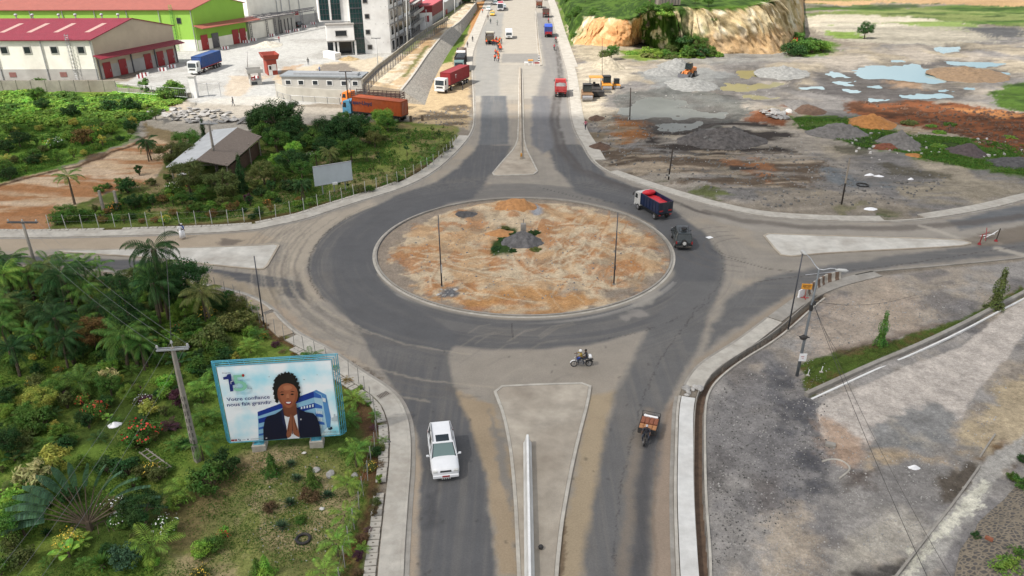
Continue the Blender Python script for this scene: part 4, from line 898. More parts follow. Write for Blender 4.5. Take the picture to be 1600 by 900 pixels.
M_green=mat('render_lime',C3(164,214,88,.75)[:3],.8,var=.06,vs=.3)
M_limeshade=mat('render_lime_shaded',C3(146,196,72,.75)[:3],.8,var=.06,vs=.3)  # darker copy of the lime render, gable shade painted into its colour
M_reddoor=mat('door_red',C3(160,36,40,.75)[:3],.5,var=.1)
M_glassd=mat('window_dark',(.02,.025,.03),.15,var=.1)
M_steel=mat('galvanised_steel',(.42,.43,.44),.45,metal=.6,var=.12)
M_dsteel=mat('steel_dark',(.10,.10,.11),.5,metal=.5,var=.15)
M_skyl=mat('rooflight_sheet',C3(196,160,150,.7)[:3],.5,var=.1)
M_tint=mat('glass_teal',(.012,.045,.045),.12,var=.3,vs=.6)
def V2(p):return Vector((p.x,p.y))
class Bld:
 """local frame: origin = first corner, x along the front wall, outward faces on the right of a->b"""
 def __init__(s,name,label,cat,FL,FR,group=None):
  s.o=Vector((FL.x,FL.y,0));s.a=atan2(FR.y-FL.y,FR.x-FL.x);s.root=thing(name,label,cat,s.o,s.a,group)
  s.inv=Matrix.Rotation(-s.a,2)
 def L(s,p):return s.inv@(V2(p)-V2(s.o))
 def part(s,name,mb,m,parent=None):return mb.build(name,m,parent or s.root)
def wbox(mb,a,b,u0,u1,z0,z1,o0=0,o1=.1):
 d=(b-a).normalized();n=Vector((d.y,-d.x));P=[a+d*u0+n*o0,a+d*u1+n*o0,a+d*u1+n*o1,a+d*u0+n*o1]
 mb.prism([(p.x,p.y)for p in P],z0,z1);return mb
def warehouse(name,label,FLp,FRp,BRp,ety,apex,mats,group=None):
 FL,FR,BR=W(*FLp),W(*FRp),W(*BRp);B=Bld(name,label,'warehouse',FL,FR)
 a,b,c=B.L(FL),B.L(FR),B.L(BR);d=a+(c-b);h=HT(FRp[0],FRp[1],ety);H=HT(*apex)
 m1,m2=(b+c)/2,(a+d)/2
 mwall,mgab,mbase,mroof,mcan=mats
 mb=MB();v=lambda p,z:(p.x,p.y,z)
 mb.add([v(a,0),v(b,0),v(c,0),v(d,0),v(a,h),v(b,h),v(c,h),v(d,h)],[[0,1,5,4],[2,3,7,6]]);mb.mi=1
 mb.add([v(b,0),v(c,0),v(c,h),v(m1,H),v(b,h)],[[0,1,2,3,4]]);mb.add([v(d,0),v(a,0),v(a,h),v(m2,H),v(d,h)],[[0,1,2,3,4]])
 B.part('wall',mb,[mwall,mgab])
 mb=MB();ov=.6;ux=(b-a).normalized()*ov;uy=(c-b).normalized()*ov
 sl=(H-h)/((c-b).length/2)*ov
 for lo1,lo2,hi1,hi2,s_ in((a-uy,b-uy,m2,m1,1),(d+uy,c+uy,m2,m1,-1)):
  lo1=lo1-ux;hi1_=hi1-ux;lo2=lo2+ux*.5;hi2_=hi2+ux*.5
  q=[v(lo1,h-sl+.06),v(lo2,h-sl+.06),v(hi2_,H+.06),v(hi1_,H+.06)];q2=[(x,y,z-.2)for x,y,z in q]
  fs=[[0,1,2,3],[7,6,5,4],[0,4,5,1],[1,5,6,2],[3,2,6,7],[0,3,7,4]]
  mb.add(q+q2,fs if s_>0 else[f[::-1]for f in fs])
 roof=B.part('roof',mb,mroof)
 return B,a,b,c,d,h,H,m1,m2,roof
B,a,b,c,d,h,H,m1,m2,roof=warehouse('warehouse','cream warehouse with a crimson sheet roof and red loading doors',(-260,127),(157,125),(279,97),61,(218,111,29),(M_cream,M_creamshade,M_greywall,M_redroof,M_redroof))
ln=(b-a).length;gl=(c-b).length
mb=MB();wbox(mb,a,b,.3,ln-.3,.05,2.6,.02,.10);wbox(mb,b,c,.3,gl-.1,.05,3.1,.02,.10);B.part('wall_base',mb,M_greywall)
def pxu(px,py0,B,a,b):
 q=B.L(W(px,py0));return(q-a).dot((b-a).normalized())
for x in(15,50,91,132):
 u=pxu(x-4,126,B,a,b);mb=MB();wbox(mb,a,b,u-.9+1.2,u+.9+1.2,6.1,7.9,.02,.12);f=B.part('window',mb,M_greywall);mb=MB();wbox(mb,a,b,u-.7+1.2,u+.7+1.2,6.3,7.7,.10,.15);B.part('pane',mb,M_glassd,f)
for x in(22,100):
 u=pxu(x,126,B,a,b);mb=MB();wbox(mb,a,b,u-.8,u+.8,.8,1.9,.1,.16);B.part('vent_hatch',mb,mat('hatch_brown',C3(130,90,84)[:3],.7))
for x in(5,76,155):
 u=min(pxu(x,126,B,a,b),ln-.5);mb=MB();wbox(mb,a,b,u,u+.18,0,h-.1,.1,.28);B.part('downpipe',mb,M_steel)
for t in(.10,.285,.60,.765,.905):
 mb=MB();u=t*gl;wbox(mb,b,c,u-1.15,u+1.15,.06,3.7,.1,.2);dr=B.part('loading_door',mb,M_reddoor)
 mb=MB();wbox(mb,b,c,u+.7,u+.8,1.4,2.0,.2,.27);B.part('handle',mb,M_steel,dr)
for t in(.015,.40,.70,.985):
 mb=MB();wbox(mb,b,c,t*gl-.12,t*gl+.12,0,4.6,.1,.32);B.part('pilaster',mb,M_dsteel)
def canopy(B,b,c,u0,u1,z,out,m,th=.18,posts=0):
 d=(c-b).normalized();n=Vector((d.y,-d.x));P=[b+d*u0,b+d*u1,b+d*u1+n*out,b+d*u0+n*out];mb=MB()
 zz=[z+.55,z+.55,z-.1,z-.1];vs=[(p.x,p.y,q)for p,q in zip(P,zz)]+[(p.x,p.y,q-th)for p,q in zip(P,zz)]
 mb.add(vs,[[3,2,1,0],[4,5,6,7],[0,1,5,4],[1,2,6,5],[2,3,7,6],[3,0,4,7]]);cn=B.part('canopy',mb,m)
 mb=MB();k=u0+.5
 while k<u1:
  q=b+d*k;mb=MB();mb.tube([(q.x,q.y,z+.1),(q.x+n.x*out*.95,q.y+n.y*out*.95,z-.25)],.06,4);k+=2.4;B.part('bracket',mb,M_steel,cn)
canopy(B,b,c,-.6,gl+.8,5.2,2.5,M_redroof)
e1=(b-a).normalized()
for k in range(9):
 u=ln-4.5-k*6.3
 if k>0:u-=1
 p=a+e1*u;q=m2+e1*u;mb=MB();t0,t1=.30,.74
 P0=p+(q-p)*t0;P1=p+(q-p)*t1;z0=h+(H-h)*t0+.09;z1=h+(H-h)*t1+.09
 mb.add([(P0.x,P0.y,z0),(P0.x+1.2,P0.y,z0),(P1.x+1.2,P1.y,z1),(P1.x,P1.y,z1)],[[0,1,2,3]]);B.part('skylight',mb,M_skyl,roof)
for k in range(12):
 p=m2+e1*(ln-3-k*5.2+(k%2)*1.2);mb=MB();mb.cyl((p.x,p.y,H+.35),.16,.6);mb.ell((p.x,p.y,H+.85),(.42,.42,.32),8,5);B.part('ventilator',mb,M_steel,roof)
def cage_ladder(B,a,b,u,z1,m=M_steel,off=.12):
 d=(b-a).normalized();n=Vector((d.y,-d.x));mb=MB();q=a+d*u
 for s in(-.3,.3):p=q+d*s+n*(off+.12);mb.tube([(p.x,p.y,0),(p.x,p.y,z1+1.2)],.05,4)
 z=.3
 while z<z1+1:
  p,r=q+d*-.3+n*(off+.12),q+d*.3+n*(off+.12);mb.tube([(p.x,p.y,z),(r.x,r.y,z)],.035,4);z+=.45
 z=2.2
 while z<z1+1.2:
  pts=[q+n*(off+.12)+d*(-.42*cos(t))+n*(.7*sin(t))for t in np.linspace(0,pi,7)];mb.tube([(p.x,p.y,z)for p in pts],.035,4);z+=.9
 for t in(.6,1.57,2.5):p=q+n*(off+.12)+d*(-.42*cos(t))+n*(.7*sin(t));mb.tube([(p.x,p.y,2.2),(p.x,p.y,z1+1.2)],.03,4)
 return B.part('cage_ladder',mb,m)
cage_ladder(B,a,b,pxu(122,126,B,a,b)-.4,h)
B,a,b,c,d,h,H,m1,m2,roof=warehouse('warehouse','tall lime green warehouse with a faded terracotta roof',(-330,82),(311,80),(388,65),14,(350,72,-6),(M_green,M_limeshade,M_greywall,M_terra,M_terra))
ln=(b-a).length;gl=(c-b).length
mb=MB();wbox(mb,a,b,.2,ln-.1,.05,3.2,.02,.10);wbox(mb,b,c,.1,gl-.1,.05,3.0,.02,.10);B.part('wall_base',mb,M_cream)
u=pxu(286,81,B,a,b);mb=MB();wbox(mb,a,b,u-.6,u+.6,7.6,9.2,.02,.12);f=B.part('window',mb,M_dsteel);mb=MB();wbox(mb,a,b,u-.45,u+.45,7.75,9.05,.12,.15);B.part('pane',mb,M_glassd,f)
for k in range(6):
 u=ln-.6-k*9;mb=MB();wbox(mb,a,b,u,u+.16,0,h-.1,.1,.26);B.part('downpipe',mb,M_steel)
cage_ladder(B,a,b,pxu(277,81,B,a,b),h,mat('ladder_green',C3(120,190,90,.7)[:3],.5))
for t,dk in((.13,0),(.34,1),(.75,0),(.90,0)):
 mb=MB();wbox(mb,b,c,t*gl-1.3,t*gl+1.3,.06,4.2,.1,.2);dr=B.part('loading_door',mb,M_dsteel if dk else M_reddoor)
 mb=MB();wbox(mb,b,c,t*gl+.8,t*gl+.9,1.4,2.0,.2,.27);B.part('handle',mb,M_steel,dr)
canopy(B,b,c,-.6,gl+3,6.6,3.4,M_terra)
def hall(name,label,FLp,FRp,depth,h,mw,mr,group=None,cat='building',base=None,bm=None,ovh=.3):
 FL,FR=W(*FLp),W(*FRp);B=Bld(name,label,cat,FL,FR,group);b=B.L(FR);a=Vector((0,0));c=b+Vector((0,depth));d=Vector((0,depth))
 mb=MB();mb.prism([tuple(a),tuple(b),tuple(c),tuple(d)],0,h);B.part('wall',mb,mw)
 mb=MB();mb.prism([(a.x-ovh,a.y-ovh),(b.x+ovh,b.y-ovh),(c.x+ovh,c.y+ovh),(d.x-ovh,d.y+ovh)],h+.003,h+.3);r=B.part('roof',mb,mr)
 if base:mb=MB();wbox(mb,a,b,.2,b.x-.2,.03,base,.02,.1);B.part('wall_base',mb,bm)
 return B,a,b,c,d,r
B,a,b,c,d,r=hall('hall','huge pale cream hall behind the grey open shed',(392,52),(535,29),40,22,M_cream,M_steel,base=3.4,bm=M_greywall)
for px in(464,486):
 u=pxu(px,42,B,a,b);mb=MB();wbox(mb,a,b,u-.9,u+.9,3.6,4.8,.1,.16);B.part('louvre',mb,M_reddoor)
for px in(404,423,458,499):
 u=pxu(px,42,B,a,b);mb=MB();wbox(mb,a,b,u,u+.2,0,21,.1,.3);B.part('downpipe',mb,M_steel)
B,a,b,c,d,r=hall('storage_shed','long grey shed with dark upright door slots beside the lime warehouse',(391,63),(463,47),22,5.2,M_greywall,mat('roof_sheet_grey',C3(176,170,164,.7)[:3],.8,var=.2,vs=.4,streak=(1,.1,1)))
L_=b.x
mb=MB();wbox(mb,a,b,.1,L_*.50,.1,4.9,.02,.1);B.part('white_panel',mb,M_cream)
for t in(.62,.67,.745,.82,.9):
 mb=MB();wbox(mb,a,b,t*L_,t*L_+.45,.1,4.3,.02,.1);B.part('door_slot',mb,M_glassd)
for t in(.0,.33,.5,.6):
 mb=MB();
 for s in(0,.7):wbox(mb,a,b,t*L_+s,t*L_+s+.12,0,5.4,.5,.62)
 z=.4
 while z<5.2:wbox(mb,a,b,t*L_+.1,t*L_+.72,z,z+.1,.52,.6);z+=.7
 B.part('lattice_post',mb,M_dsteel)
for k in range(7):
 mb=MB();wbox(mb,a,b,1+k*L_/7,1.25+k*L_/7,5.5,5.6,-21,0);B.part('roof_seam',mb,M_dsteel,r)
B,a,b,c,d,r=hall('roof_block','white box-like block with a pale grey roof above the shed roofline',(383,40),(418,34),10,12.5,M_white,M_greywall)
mb=MB();wbox(mb,a,b,.6,3.0,8,9.2,.02,.08);B.part('louvre',mb,M_steel)
gA,gB=W(392,64),W(494,44);B=Bld('truss_gantry','dark steel lattice gantry crossing in front of the cream hall','gantry',gA,gB);L_=(gB-gA).length
mb=MB()
for(y,z)in((0,6.0),(0,7.0),(.8,6.5)):mb.tube([(0,y,z),(L_,y,z-.1)],.12,4)
k=0
while k<L_:mb.tube([(k,0,6.0),(k+.8,0,7.0)],.05,4);mb.tube([(k,0,6.0),(k+.8,.8,6.5)],.05,4);k+=.8
B.part('truss',mb,M_dsteel)
for x in(L_*.78,L_):
 mb=MB()
 for s in(0,.7):mb.tube([(x+s,0,0),(x+s,0,6)],.08,4)
 z=.3
 while z<5.8:mb.tube([(x,0,z),(x+.7,0,z+.5)],.05,4);z+=.5
 B.part('post',mb,M_dsteel)
FL,FR,BR=W(506,87),W(611,82.5),W(643,62)
B=Bld('office_tower','white plastered office tower with teal glass strips and raw concrete balconies','office building',FL,FR)
b=B.L(FR);L_=b.x;cbr=B.L(BR);D_=cbr.y;HT_=27
X=lambda px:(px-506)/105.0*L_
M_plaster=mat('plaster_white',C3(240,239,235,.86)[:3],.9,var=.08,vs=.5,grime=.3)
M_raw=mat('concrete_raw',C3(168,164,158,.7)[:3],.9,var=.2,vs=.6,grime=.3)
mb=MB();mb.prism([(X(571),0),(L_,0),(cbr.x,cbr.y),(X(571),cbr.y)],0,HT_);mb.prism([(X(551),.6),(X(571),.6),(X(571),10),(X(551),10)],0,HT_);mb.prism([(X(505),1.2),(X(551),1.2),(X(551),11),(X(505),11)],8.8,HT_)
B.part('wall',mb,M_plaster)
mb=MB();mb.prism([(X(552),.15),(X(570.5),.15),(X(570.5),.6),(X(552),.6)],.3,HT_-1);cw=B.part('glass_strip',mb,M_tint)
mb=MB()
for z in(4.3,8.3,12.3,16.3,20.3):mb.box(((X(552)+X(570.5))/2,.1,z),(X(570.5)-X(552)+.1,.14,.28))
for z in np.arange(.3,24,1.33):mb.box(((X(552)+X(570.5))/2,.12,z),(X(570.5)-X(552),.08,.07))
for px in(552,556.5,561,565.5,570.5):mb.box((X(px),.12,12.5),(.07,.08,24))
B.part('mullions',mb,M_dsteel,cw)
mb=MB();mb.prism([(X(507),1.0),(X(538),1.0),(X(538),1.2),(X(507),1.2)],9.3,HT_-1);cw=B.part('curtain_wall',mb,M_tint)
mb=MB()
for z in np.arange(9.3,25,1.4):mb.box(((X(507)+X(538))/2,.96,z),(X(538)-X(507),.08,.09))
for px in np.linspace(507,538,8):mb.box((X(px),.96,17.5),(.09,.08,16.5))
B.part('mullions',mb,M_dsteel,cw)
mb=MB();mb.box(((X(521)+X(524))/2,.93,17.5),(.5,.1,16.5));B.part('white_fin',mb,M_plaster,cw)
mb=MB();mb.prism([(X(513),-1.6),(X(555),-1.6),(X(555),1.3),(X(513),1.3)],3.9,8.2);pb=B.part('porch_block',mb,M_plaster)
mb=MB();mb.prism([(X(512.5),-1.8),(X(556),-1.8),(X(556),1.3),(X(512.5),1.3)],8.203,8.5);mb.prism([(X(512.5),-1.75),(X(556),-1.75),(X(556),-1.62),(X(512.5),-1.62)],3.8,4.1);B.part('coping',mb,M_raw,pb)
mb=MB();mb.box((X(535),-1.63,6.0),(3.0,.06,1.3));w_=B.part('window',mb,M_glassd);mb=MB();mb.box((X(535),-1.63,6.75),(3.3,.12,.12));mb.box((X(535),-1.63,5.25),(3.3,.12,.12));B.part('frame',mb,M_raw,w_)
for px in(523,529,555.5):mb=MB();mb.box((X(px),-1.2,1.95),(.5,.5,3.9));B.part('column',mb,M_plaster)
mb=MB();mb.prism([(X(514),3.2),(X(551),3.2),(X(551),3.5),(X(514),3.5)],0,3.9);B.part('entrance_glass',mb,M_glassd)
mb=MB();mb.prism([(X(514),1.25),(X(551),1.25),(X(551),10),(X(514),10)],3.92,4.2);B.part('soffit',mb,M_raw)
for px,z in((576,14.2),(577.5,10.1),(577,5.9),(578.5,1.8),(576,18.3),(576,22.4)):
 mb=MB();mb.box((X(px),-.04,z),(1.35,.08,1.35));f=B.part('window',mb,M_raw);mb=MB();mb.box((X(px),-.10,z),(1.0,.06,1.0));B.part('pane',mb,M_glassd,f)
for px in(588,600,607):
 for z in(3,8,12.5):mb=MB();mb.box((X(px)+.3*sin(z),-.02,z),(.14,.05,.14));B.part('putlog_hole',mb,M_raw)
sb,sc_=b,cbr;SL=(sc_-sb).length
for k in range(6):
 z=3.4+k*4.1
 mb=MB();wbox(mb,sb,sc_,SL*.0,SL,z-.15,z+.15,0,.25);B.part('floor_edge',mb,M_raw)
 mb=MB();wbox(mb,sb,sc_,SL*.38,SL*.62,z-.12,z+.12,.25,1.9);wbox(mb,sb,sc_,SL*.38,SL*.62,z+.12,z+1.1,1.75,1.9);bal=B.part('balcony',mb,M_raw)
 for t0,t1 in((.08,.17),(.25,.35),(.42,.58),(.68,.80),(.86,.95)):
  mb=MB();wbox(mb,sb,sc_,SL*t0,SL*t1,z-2.9,z-.5,.004,.06);B.part('opening',mb,M_glassd)
for t in(.22,.37,.64,.83):
 mb=MB();wbox(mb,sb,sc_,SL*t,SL*t+.35,0,HT_,.01,.3);B.part('column',mb,M_raw)
def block_row(name,label,cat,FLp,FRp,BRp,h,mats,storeys=0,roofm=None):
 FL,FR,BR=W(*FLp),W(*FRp),W(*BRp);B=Bld(name,label,cat,FL,FR);b=B.L(FR);c=B.L(BR);d=c-b
 mb=MB();mb.prism([(0,0),tuple(b),tuple(c),tuple(d)],0,h);B.part('wall',mb,mats[0])
 mb=MB();mb.prism([(-.3,-.3),(b.x+.3,b.y-.3),(c.x+.3,c.y+.3),(d.x-.3,d.y+.3)],h+.003,h+.35);B.part('roof',mb,roofm or mats[0])
 return B,Vector((0,0)),b,c
B,a,b,c=block_row('office_block','three storey raw grey concrete block with balconies behind the white tower','office building',(622,64),(641,61),(662,43),10.5,[M_raw],roofm=mat('roof_sheet_pink',C3(196,120,116,.7)[:3],.7,var=.1))
sl_=(c-b).length
for k in range(3):
 z=3.4*(k+1)
 mb=MB();wbox(mb,b,c,.5,sl_-.5,z-.1,z+.12,.01,1.5);wbox(mb,b,c,.5,sl_-.5,z+.12,z+.9,1.38,1.5)if k<2 else None;B.part('balcony',mb,M_greywall)
 for t in np.linspace(.06,.9,8):mb=MB();wbox(mb,b,c,sl_*t,sl_*t+1.5,z-2.6,z-.7,.01,.07);B.part('window',mb,M_glassd)
B,a,b,c=block_row('factory_building','white walled workshop with a dark red upper band and pink roof','workshop',(650,48),(676,46),(693,34),7.6,[M_greywall],roofm=mat('roof_sheet_rose',C3(206,96,104,.7)[:3],.7,var=.1))
mb=MB();wbox(mb,a,b,0,b.x,.05,5.6,.02,.08);B.part('white_face',mb,M_plaster)
mb=MB();wbox(mb,a,b,0,b.x+.05,5.6,7.7,.02,.12);wbox(mb,b,c,0,(c-b).length,4.2,7.7,.02,.12);B.part('red_cladding',mb,mat_corr('cladding_red',C3(140,30,40,.7)[:3],'X',5,.6))
mb=MB();wbox(mb,a,b,b.x*.6,b.x*.8,2.6,4.6,.08,.14);B.part('red_shutter',mb,M_reddoor)
B,a,b,c=block_row('container_shed','long pale grey corrugated shed in the row beyond the red workshop','shed',(684,36),(696,34),(714,20),6.5,[mat_corr('sheet_grey',C3(190,190,188,.7)[:3],'Y',3,.6)])
mb=MB();wbox(mb,b,c,1,5,.1,4,.02,.08);B.part('door',mb,M_reddoor)
B,a,b,c=block_row('container_shed','small white shed nearest the dark trees at the end of the row','shed',(705,22),(716,20),(730,9),5,[M_plaster])
mb=MB();wbox(mb,b,c,2,8,1,3.6,.02,.08);B.part('door',mb,M_dsteel)
M_brickred=mat('booth_red',C3(166,70,54,.72)[:3],.7,var=.1)
B,a,b,c,d,r=hall('guard_booth','red brick guard booth with a flared red parapet roof',(419,118),(431,117),3.3,3.3,M_brickred,mat('booth_roof',C3(96,96,96,.7)[:3],.8),cat='booth',ovh=.2)
w_,dd_=b.x,3.3
mb=MB();z0,z1=3.35,4.4
for x0,y0,x1,y1 in((-.6,-.6,w_+.6,-.6),(w_+.6,-.6,w_+.6,dd_+.6),(w_+.6,dd_+.6,-.6,dd_+.6),(-.6,dd_+.6,-.6,-.6)):
 cx_,cy_=w_/2,dd_/2;k=.82
 q=[(cx_+(x0-cx_)*k,cy_+(y0-cy_)*k,z0),(cx_+(x1-cx_)*k,cy_+(y1-cy_)*k,z0),(x1,y1,z1),(x0,y0,z1)];qi=[(cx_+(x-cx_)*.93,cy_+(y-cy_)*.93,z)for x,y,z in q]
 mb.add(q+qi,[[0,1,2,3],[7,6,5,4],[3,2,6,7],[0,4,5,1]])
B.part('parapet',mb,M_brickred);B.root.scale=(1.3,1.3,1.12)
mb=MB();wbox(mb,a,b,.2,.9,.05,2.2,.01,.08);dr=B.part('door',mb,M_whpaint);mb=MB();wbox(mb,a,b,.35,.75,1.2,2.0,.08,.1);B.part('pane',mb,M_glassd,dr)
mb=MB();wbox(mb,a,b,w_*.5,w_*.92,1.0,2.3,.01,.08);B.part('window',mb,M_whpaint)
mb=MB();wbox(mb,b,b+Vector((0,3.3)),.5,2.8,1.0,2.3,.01,.08);wn=B.part('window',mb,M_glassd);mb=MB();wbox(mb,b,b+Vector((0,3.3)),1.6,1.7,1.0,2.3,.08,.12);B.part('frame',mb,M_whpaint,wn)
B=Bld('gate_booth','small open white gatehouse with a flat tray roof and a red notice','booth',W(392,134),W(410,132.5));w_=B.L(W(410,132.5)).x
mb=MB();mb.box((w_/2,1.3,.55),(w_,2.6,1.1));B.part('dwarf_wall',mb,M_greywall)
for x,y in((.15,.1),(w_-.15,.1),(.15,2.5),(w_-.15,2.5)):mb=MB();mb.box((x,y,1.95),(.25,.25,1.7));B.part('column',mb,M_greywall)
mb=MB();mb.box((w_/2,1.3,2.85),(w_+1,3.6,.12));
for s in(-1,1):mb.box((w_/2,1.3+s*1.75,3.25),(w_+1,.12,.72));mb.box((w_/2+s*(w_+.9)/2,1.3,3.25),(.12,3.4,.72))
B.part('roof',mb,M_greywall)
mb=MB();mb.box((.75,-.02,1.6),(.9,.06,.8));n_=B.part('notice',mb,M_reddoor);mb=MB();mb.box((.75,-.06,1.5),(.4,.02,.3));B.part('panel',mb,M_whpaint,n_)
mb=MB();mb.box((.9,-.02,.5),(1.3,.08,.7));B.part('opening',mb,M_glassd)
M_bwall=mat('boundary_block',C3(172,166,152,.66)[:3],.92,var=.22,vs=.5,grime=.5)
def wall_run(name,label,pl,h,m,z0=0,th=.25,pil=3.2,cat='wall',group=None,parent=None,pw=.38):
 pts=[W(a,b,z0)for a,b in pl];root=thing(name,label,cat,pts[0],0,group);o=Vector(pts[0]);mb=MB();strip(mb,[p-o for p in pts],-th/2,th/2,-.1 if z0==0 else 0,h);mb.build('wall_panel',m,root)
 rs=resample(pts,pil)
 for p in rs[:95]:
  mb=MB();q=p-o;mb.box((q.x,q.y,(h+.1)/2),(pw,pw,h+.1));mb.build('pilaster',m,root)
 return root
wall_run('boundary_wall','tall weathered grey block wall along the left of the warehouse yard',[(-200,145),(0,144),(183,143.5)],2.5,M_bwall)
wall_run('boundary_wall','low wall under a wire fence between the tall wall and the gate pillar',[(184,144),(240,148),(300,153)],1.0,M_bwall)
def rail_fence(name,label,pl,h,z0=0,step=2.4,bars=.35,m=None,br=.03,pr=.06,rails=(0.05,.97),group=None,cat='fence',lean=0,maxp=98):
 m=m or M_steel;pts=resample([W(a,b,z0)for a,b in pl],step);root=thing(name,label,cat,pts[0],0,group);o=Vector(pts[0])
 for p in pts[:maxp]:
  q=p-o;mb=MB();mb.tube([(q.x,q.y,0),(q.x+rnd.uniform(-lean,lean),q.y+rnd.uniform(-lean,lean),h)],pr,5);mb.build('post',m,root)
 mb=MB()
 for r_ in rails:mb.tube([(p.x-o.x,p.y-o.y,h*r_)for p in pts],br,4)
 if bars:
  for p in resample(pts,bars):q=p-o;mb.tube([(q.x,q.y,h*.05),(q.x,q.y,h*.97)],br*.6,3,False)
 mb.build('railing' if bars else 'wire',m,root);return root
rail_fence('wire_fence','thin steel mesh fence above the low wall left of the gate pillar',[(184,144),(240,148),(298,153)],1.9,1.0,3.0,.5)
rail_fence('sliding_gate','grey bar sliding gate standing open right of the white pillar',[(307,152),(357,151)],3.0,0,2.6,.3,cat='gate')
B=Bld('gate_pillar','thick white rectangular gate pillar beside the sliding gate','pillar',W(299,153),W(308,153));mb=MB();mb.box((.65,.6,2.2),(1.3,1.2,4.4));B.part('shaft',mb,M_plaster);mb=MB();mb.box((.65,.6,4.5),(1.6,1.5,.2));B.part('cap',mb,M_greywall)
wall_run('boundary_wall','long stained cream wall in front of the grey site offices',[(434,152),(450,158),(548,164)],3.0,mat('wall_stained',C3(206,202,190,.7)[:3],.9,var=.12,vs=.5,grime=.3),pil=30,th=.3)
rail_fence('railing_fence','row of short steel railings on top of the stained cream wall',[(434,152),(450,158),(548,164)],1.2,3.0,2.6,.22)
B,a,b,c,d,r=hall('site_office','low long grey site office with strip windows behind the stained wall',(442,140),(566,142),5.5,2.9,M_greywall,mat('office_roof',C3(150,156,160,.7)[:3],.6,var=.12,vs=.3),cat='office')
for t in(.08,.24,.42,.6,.78,.92):
 mb=MB();wbox(mb,a,b,b.x*t-.7,b.x*t+.7,1.1,2.2,.01,.07);f=B.part('window',mb,M_whpaint);mb=MB();wbox(mb,a,b,b.x*t-.55,b.x*t+.55,1.22,2.08,.07,.1);B.part('pane',mb,M_glassd,f)
mb=MB();mb.box((b.x*.55,1.6,3.45),(b.x*.8,2.2,.5));B.part('roof_tray',mb,M_steel,r)
dg=[(568,150),(590,126),(612,108),(640,84),(668,62),(700,42)]
wall_run('terrace_wall','long raw concrete wall running up beside the sandy terrace',dg,3.5,M_bwall,pil=6,th=.3)
rail_fence('steel_fence','tall dark steel fence on the raw wall along the sandy terrace',dg,2.3,3.5,2.8,.35,m=M_dsteel)
B=Bld('slab_stack','two stacked courses of pale concrete blocks by the tower entrance','block stack',W(505,90),W(524,94));b=B.L(W(524,94));
for k in range(2):
 for j in range(3):
  mb=MB();mb.box((b.x*(.17+.33*j),1,.45+.9*k),(b.x*.32,2.0,.85),bev=.05);B.part('block',mb,M_whpaint)
def open_shed():
 zr,ze=4.3,3.2
 rf=[W(305,249,zr),W(371,199,zr)];L0=[W(259,261,ze),W(330,203,ze)];R0=[W(356,259,ze),W(409,213,ze)]
 rf=[W(306,250,zr),W(371,199,zr)]
 o=Vector((rf[0].x,rf[0].y,0));root=thing('open_shed','open garden shed with a two-tone gabled roof, bright sheet on one slope','shed',o)
 def slab(q,nm,m):
  mb=MB();q=[p-o for p in q];n=(q[1]-q[0]).cross(q[3]-q[0]).normalized()
  if n.z<0:n=-n
  vs=q+[p-n*.12 for p in q];mb.add(vs,[[0,1,2,3],[7,6,5,4],[0,4,5,1],[1,5,6,2],[2,6,7,3],[3,7,4,0]]);return mb.build(nm,m,root)
 slab([L0[0],L0[1],rf[1],rf[0]],'roof_sheet',mat_corr('roof_bright',C3(206,208,208,.7)[:3],'Y',2.5,.5,.15))
 slab([rf[0],rf[1],R0[1],R0[0]],'roof_thatch',mat('thatch',C3(140,126,114,.6)[:3],.95,var=.35,vs=3.5,bump=.9,bs=6,streak=(1,3,1)))
 for s,e in((L0,1),(R0,1)):
  for t in(.04,.33,.66,.96):
   p=s[0].lerp(s[1],t)*.9+rf[0].lerp(rf[1],t)*.1;q=p-o;mb=MB();mb.tube([(q.x,q.y,0),(q.x,q.y,ze+.25)],.10,6);mb.build('post',mat('post_weathered',C3(170,160,146,.6)[:3],.9,var=.2),root)
 for t in(.04,.5,.96):
  a_=L0[0].lerp(L0[1],t)-o;b_=R0[0].lerp(R0[1],t)-o;mb=MB();mb.tube([(a_.x*.9,a_.y*.9,ze),(b_.x*.9,b_.y*.9,ze)],.08,5);mb.build('tie_beam',MATS['post_weathered'],root)
 a_=(R0[0]*.8+rf[0]*.2)-o;b_=(R0[1]*.8+rf[1]*.2)-o;mb=MB();mb.add([(a_.x,a_.y,0),(b_.x,b_.y,0),(b_.x,b_.y,2.2),(a_.x,a_.y,2.2),(a_.x-.2,a_.y,0),(b_.x-.2,b_.y,0),(b_.x-.2,b_.y,2.2),(a_.x-.2,a_.y,2.2)],[[0,1,2,3],[7,6,5,4],[3,2,6,7],[0,3,7,4],[1,5,6,2]]);mb.build('side_wall',mat('boarding',C3(110,84,66,.6)[:3],.9,var=.25),root)
open_shed()
sk=W(1046,6,13.2);root=thing('timber_shack','weathered plank shack at the edge of the hill top','shack',(sk.x,sk.y,12.9),.1)
mb=MB();mb.box((0,2,1.6),(6.2,4,3.2));mb.build('wall',mat('planks',C3(150,140,128,.55)[:3],.95,var=.5,vs=1,streak=(6,1,.3)),root)
mb=MB();mb.box((0,2,3.3),(7,5,.15));mb.build('roof',M_steel,root)
for x in(-2.1,-1.2,-.3,.6,1.5,2.4):mb=MB();mb.box((x,-.04,1.5),(.12,.08,3.0));mb.build('board',M_dsteel,root)
def jersey(length,h=.82,wd=.62):
 mb=MB();hw=wd/2;prof=[(-hw,0),(-hw,.12),(-hw*.62,.34),(-hw*.32,h),(hw*.32,h),(hw*.62,.34),(hw,.12),(hw,0)]
 mb.side(prof,0,length);return mb
p0,p1=W(824,696),W(829,1000);p1b=W(828,930);a_=atan2(p1.y-p0.y,p1.x-p0.x)
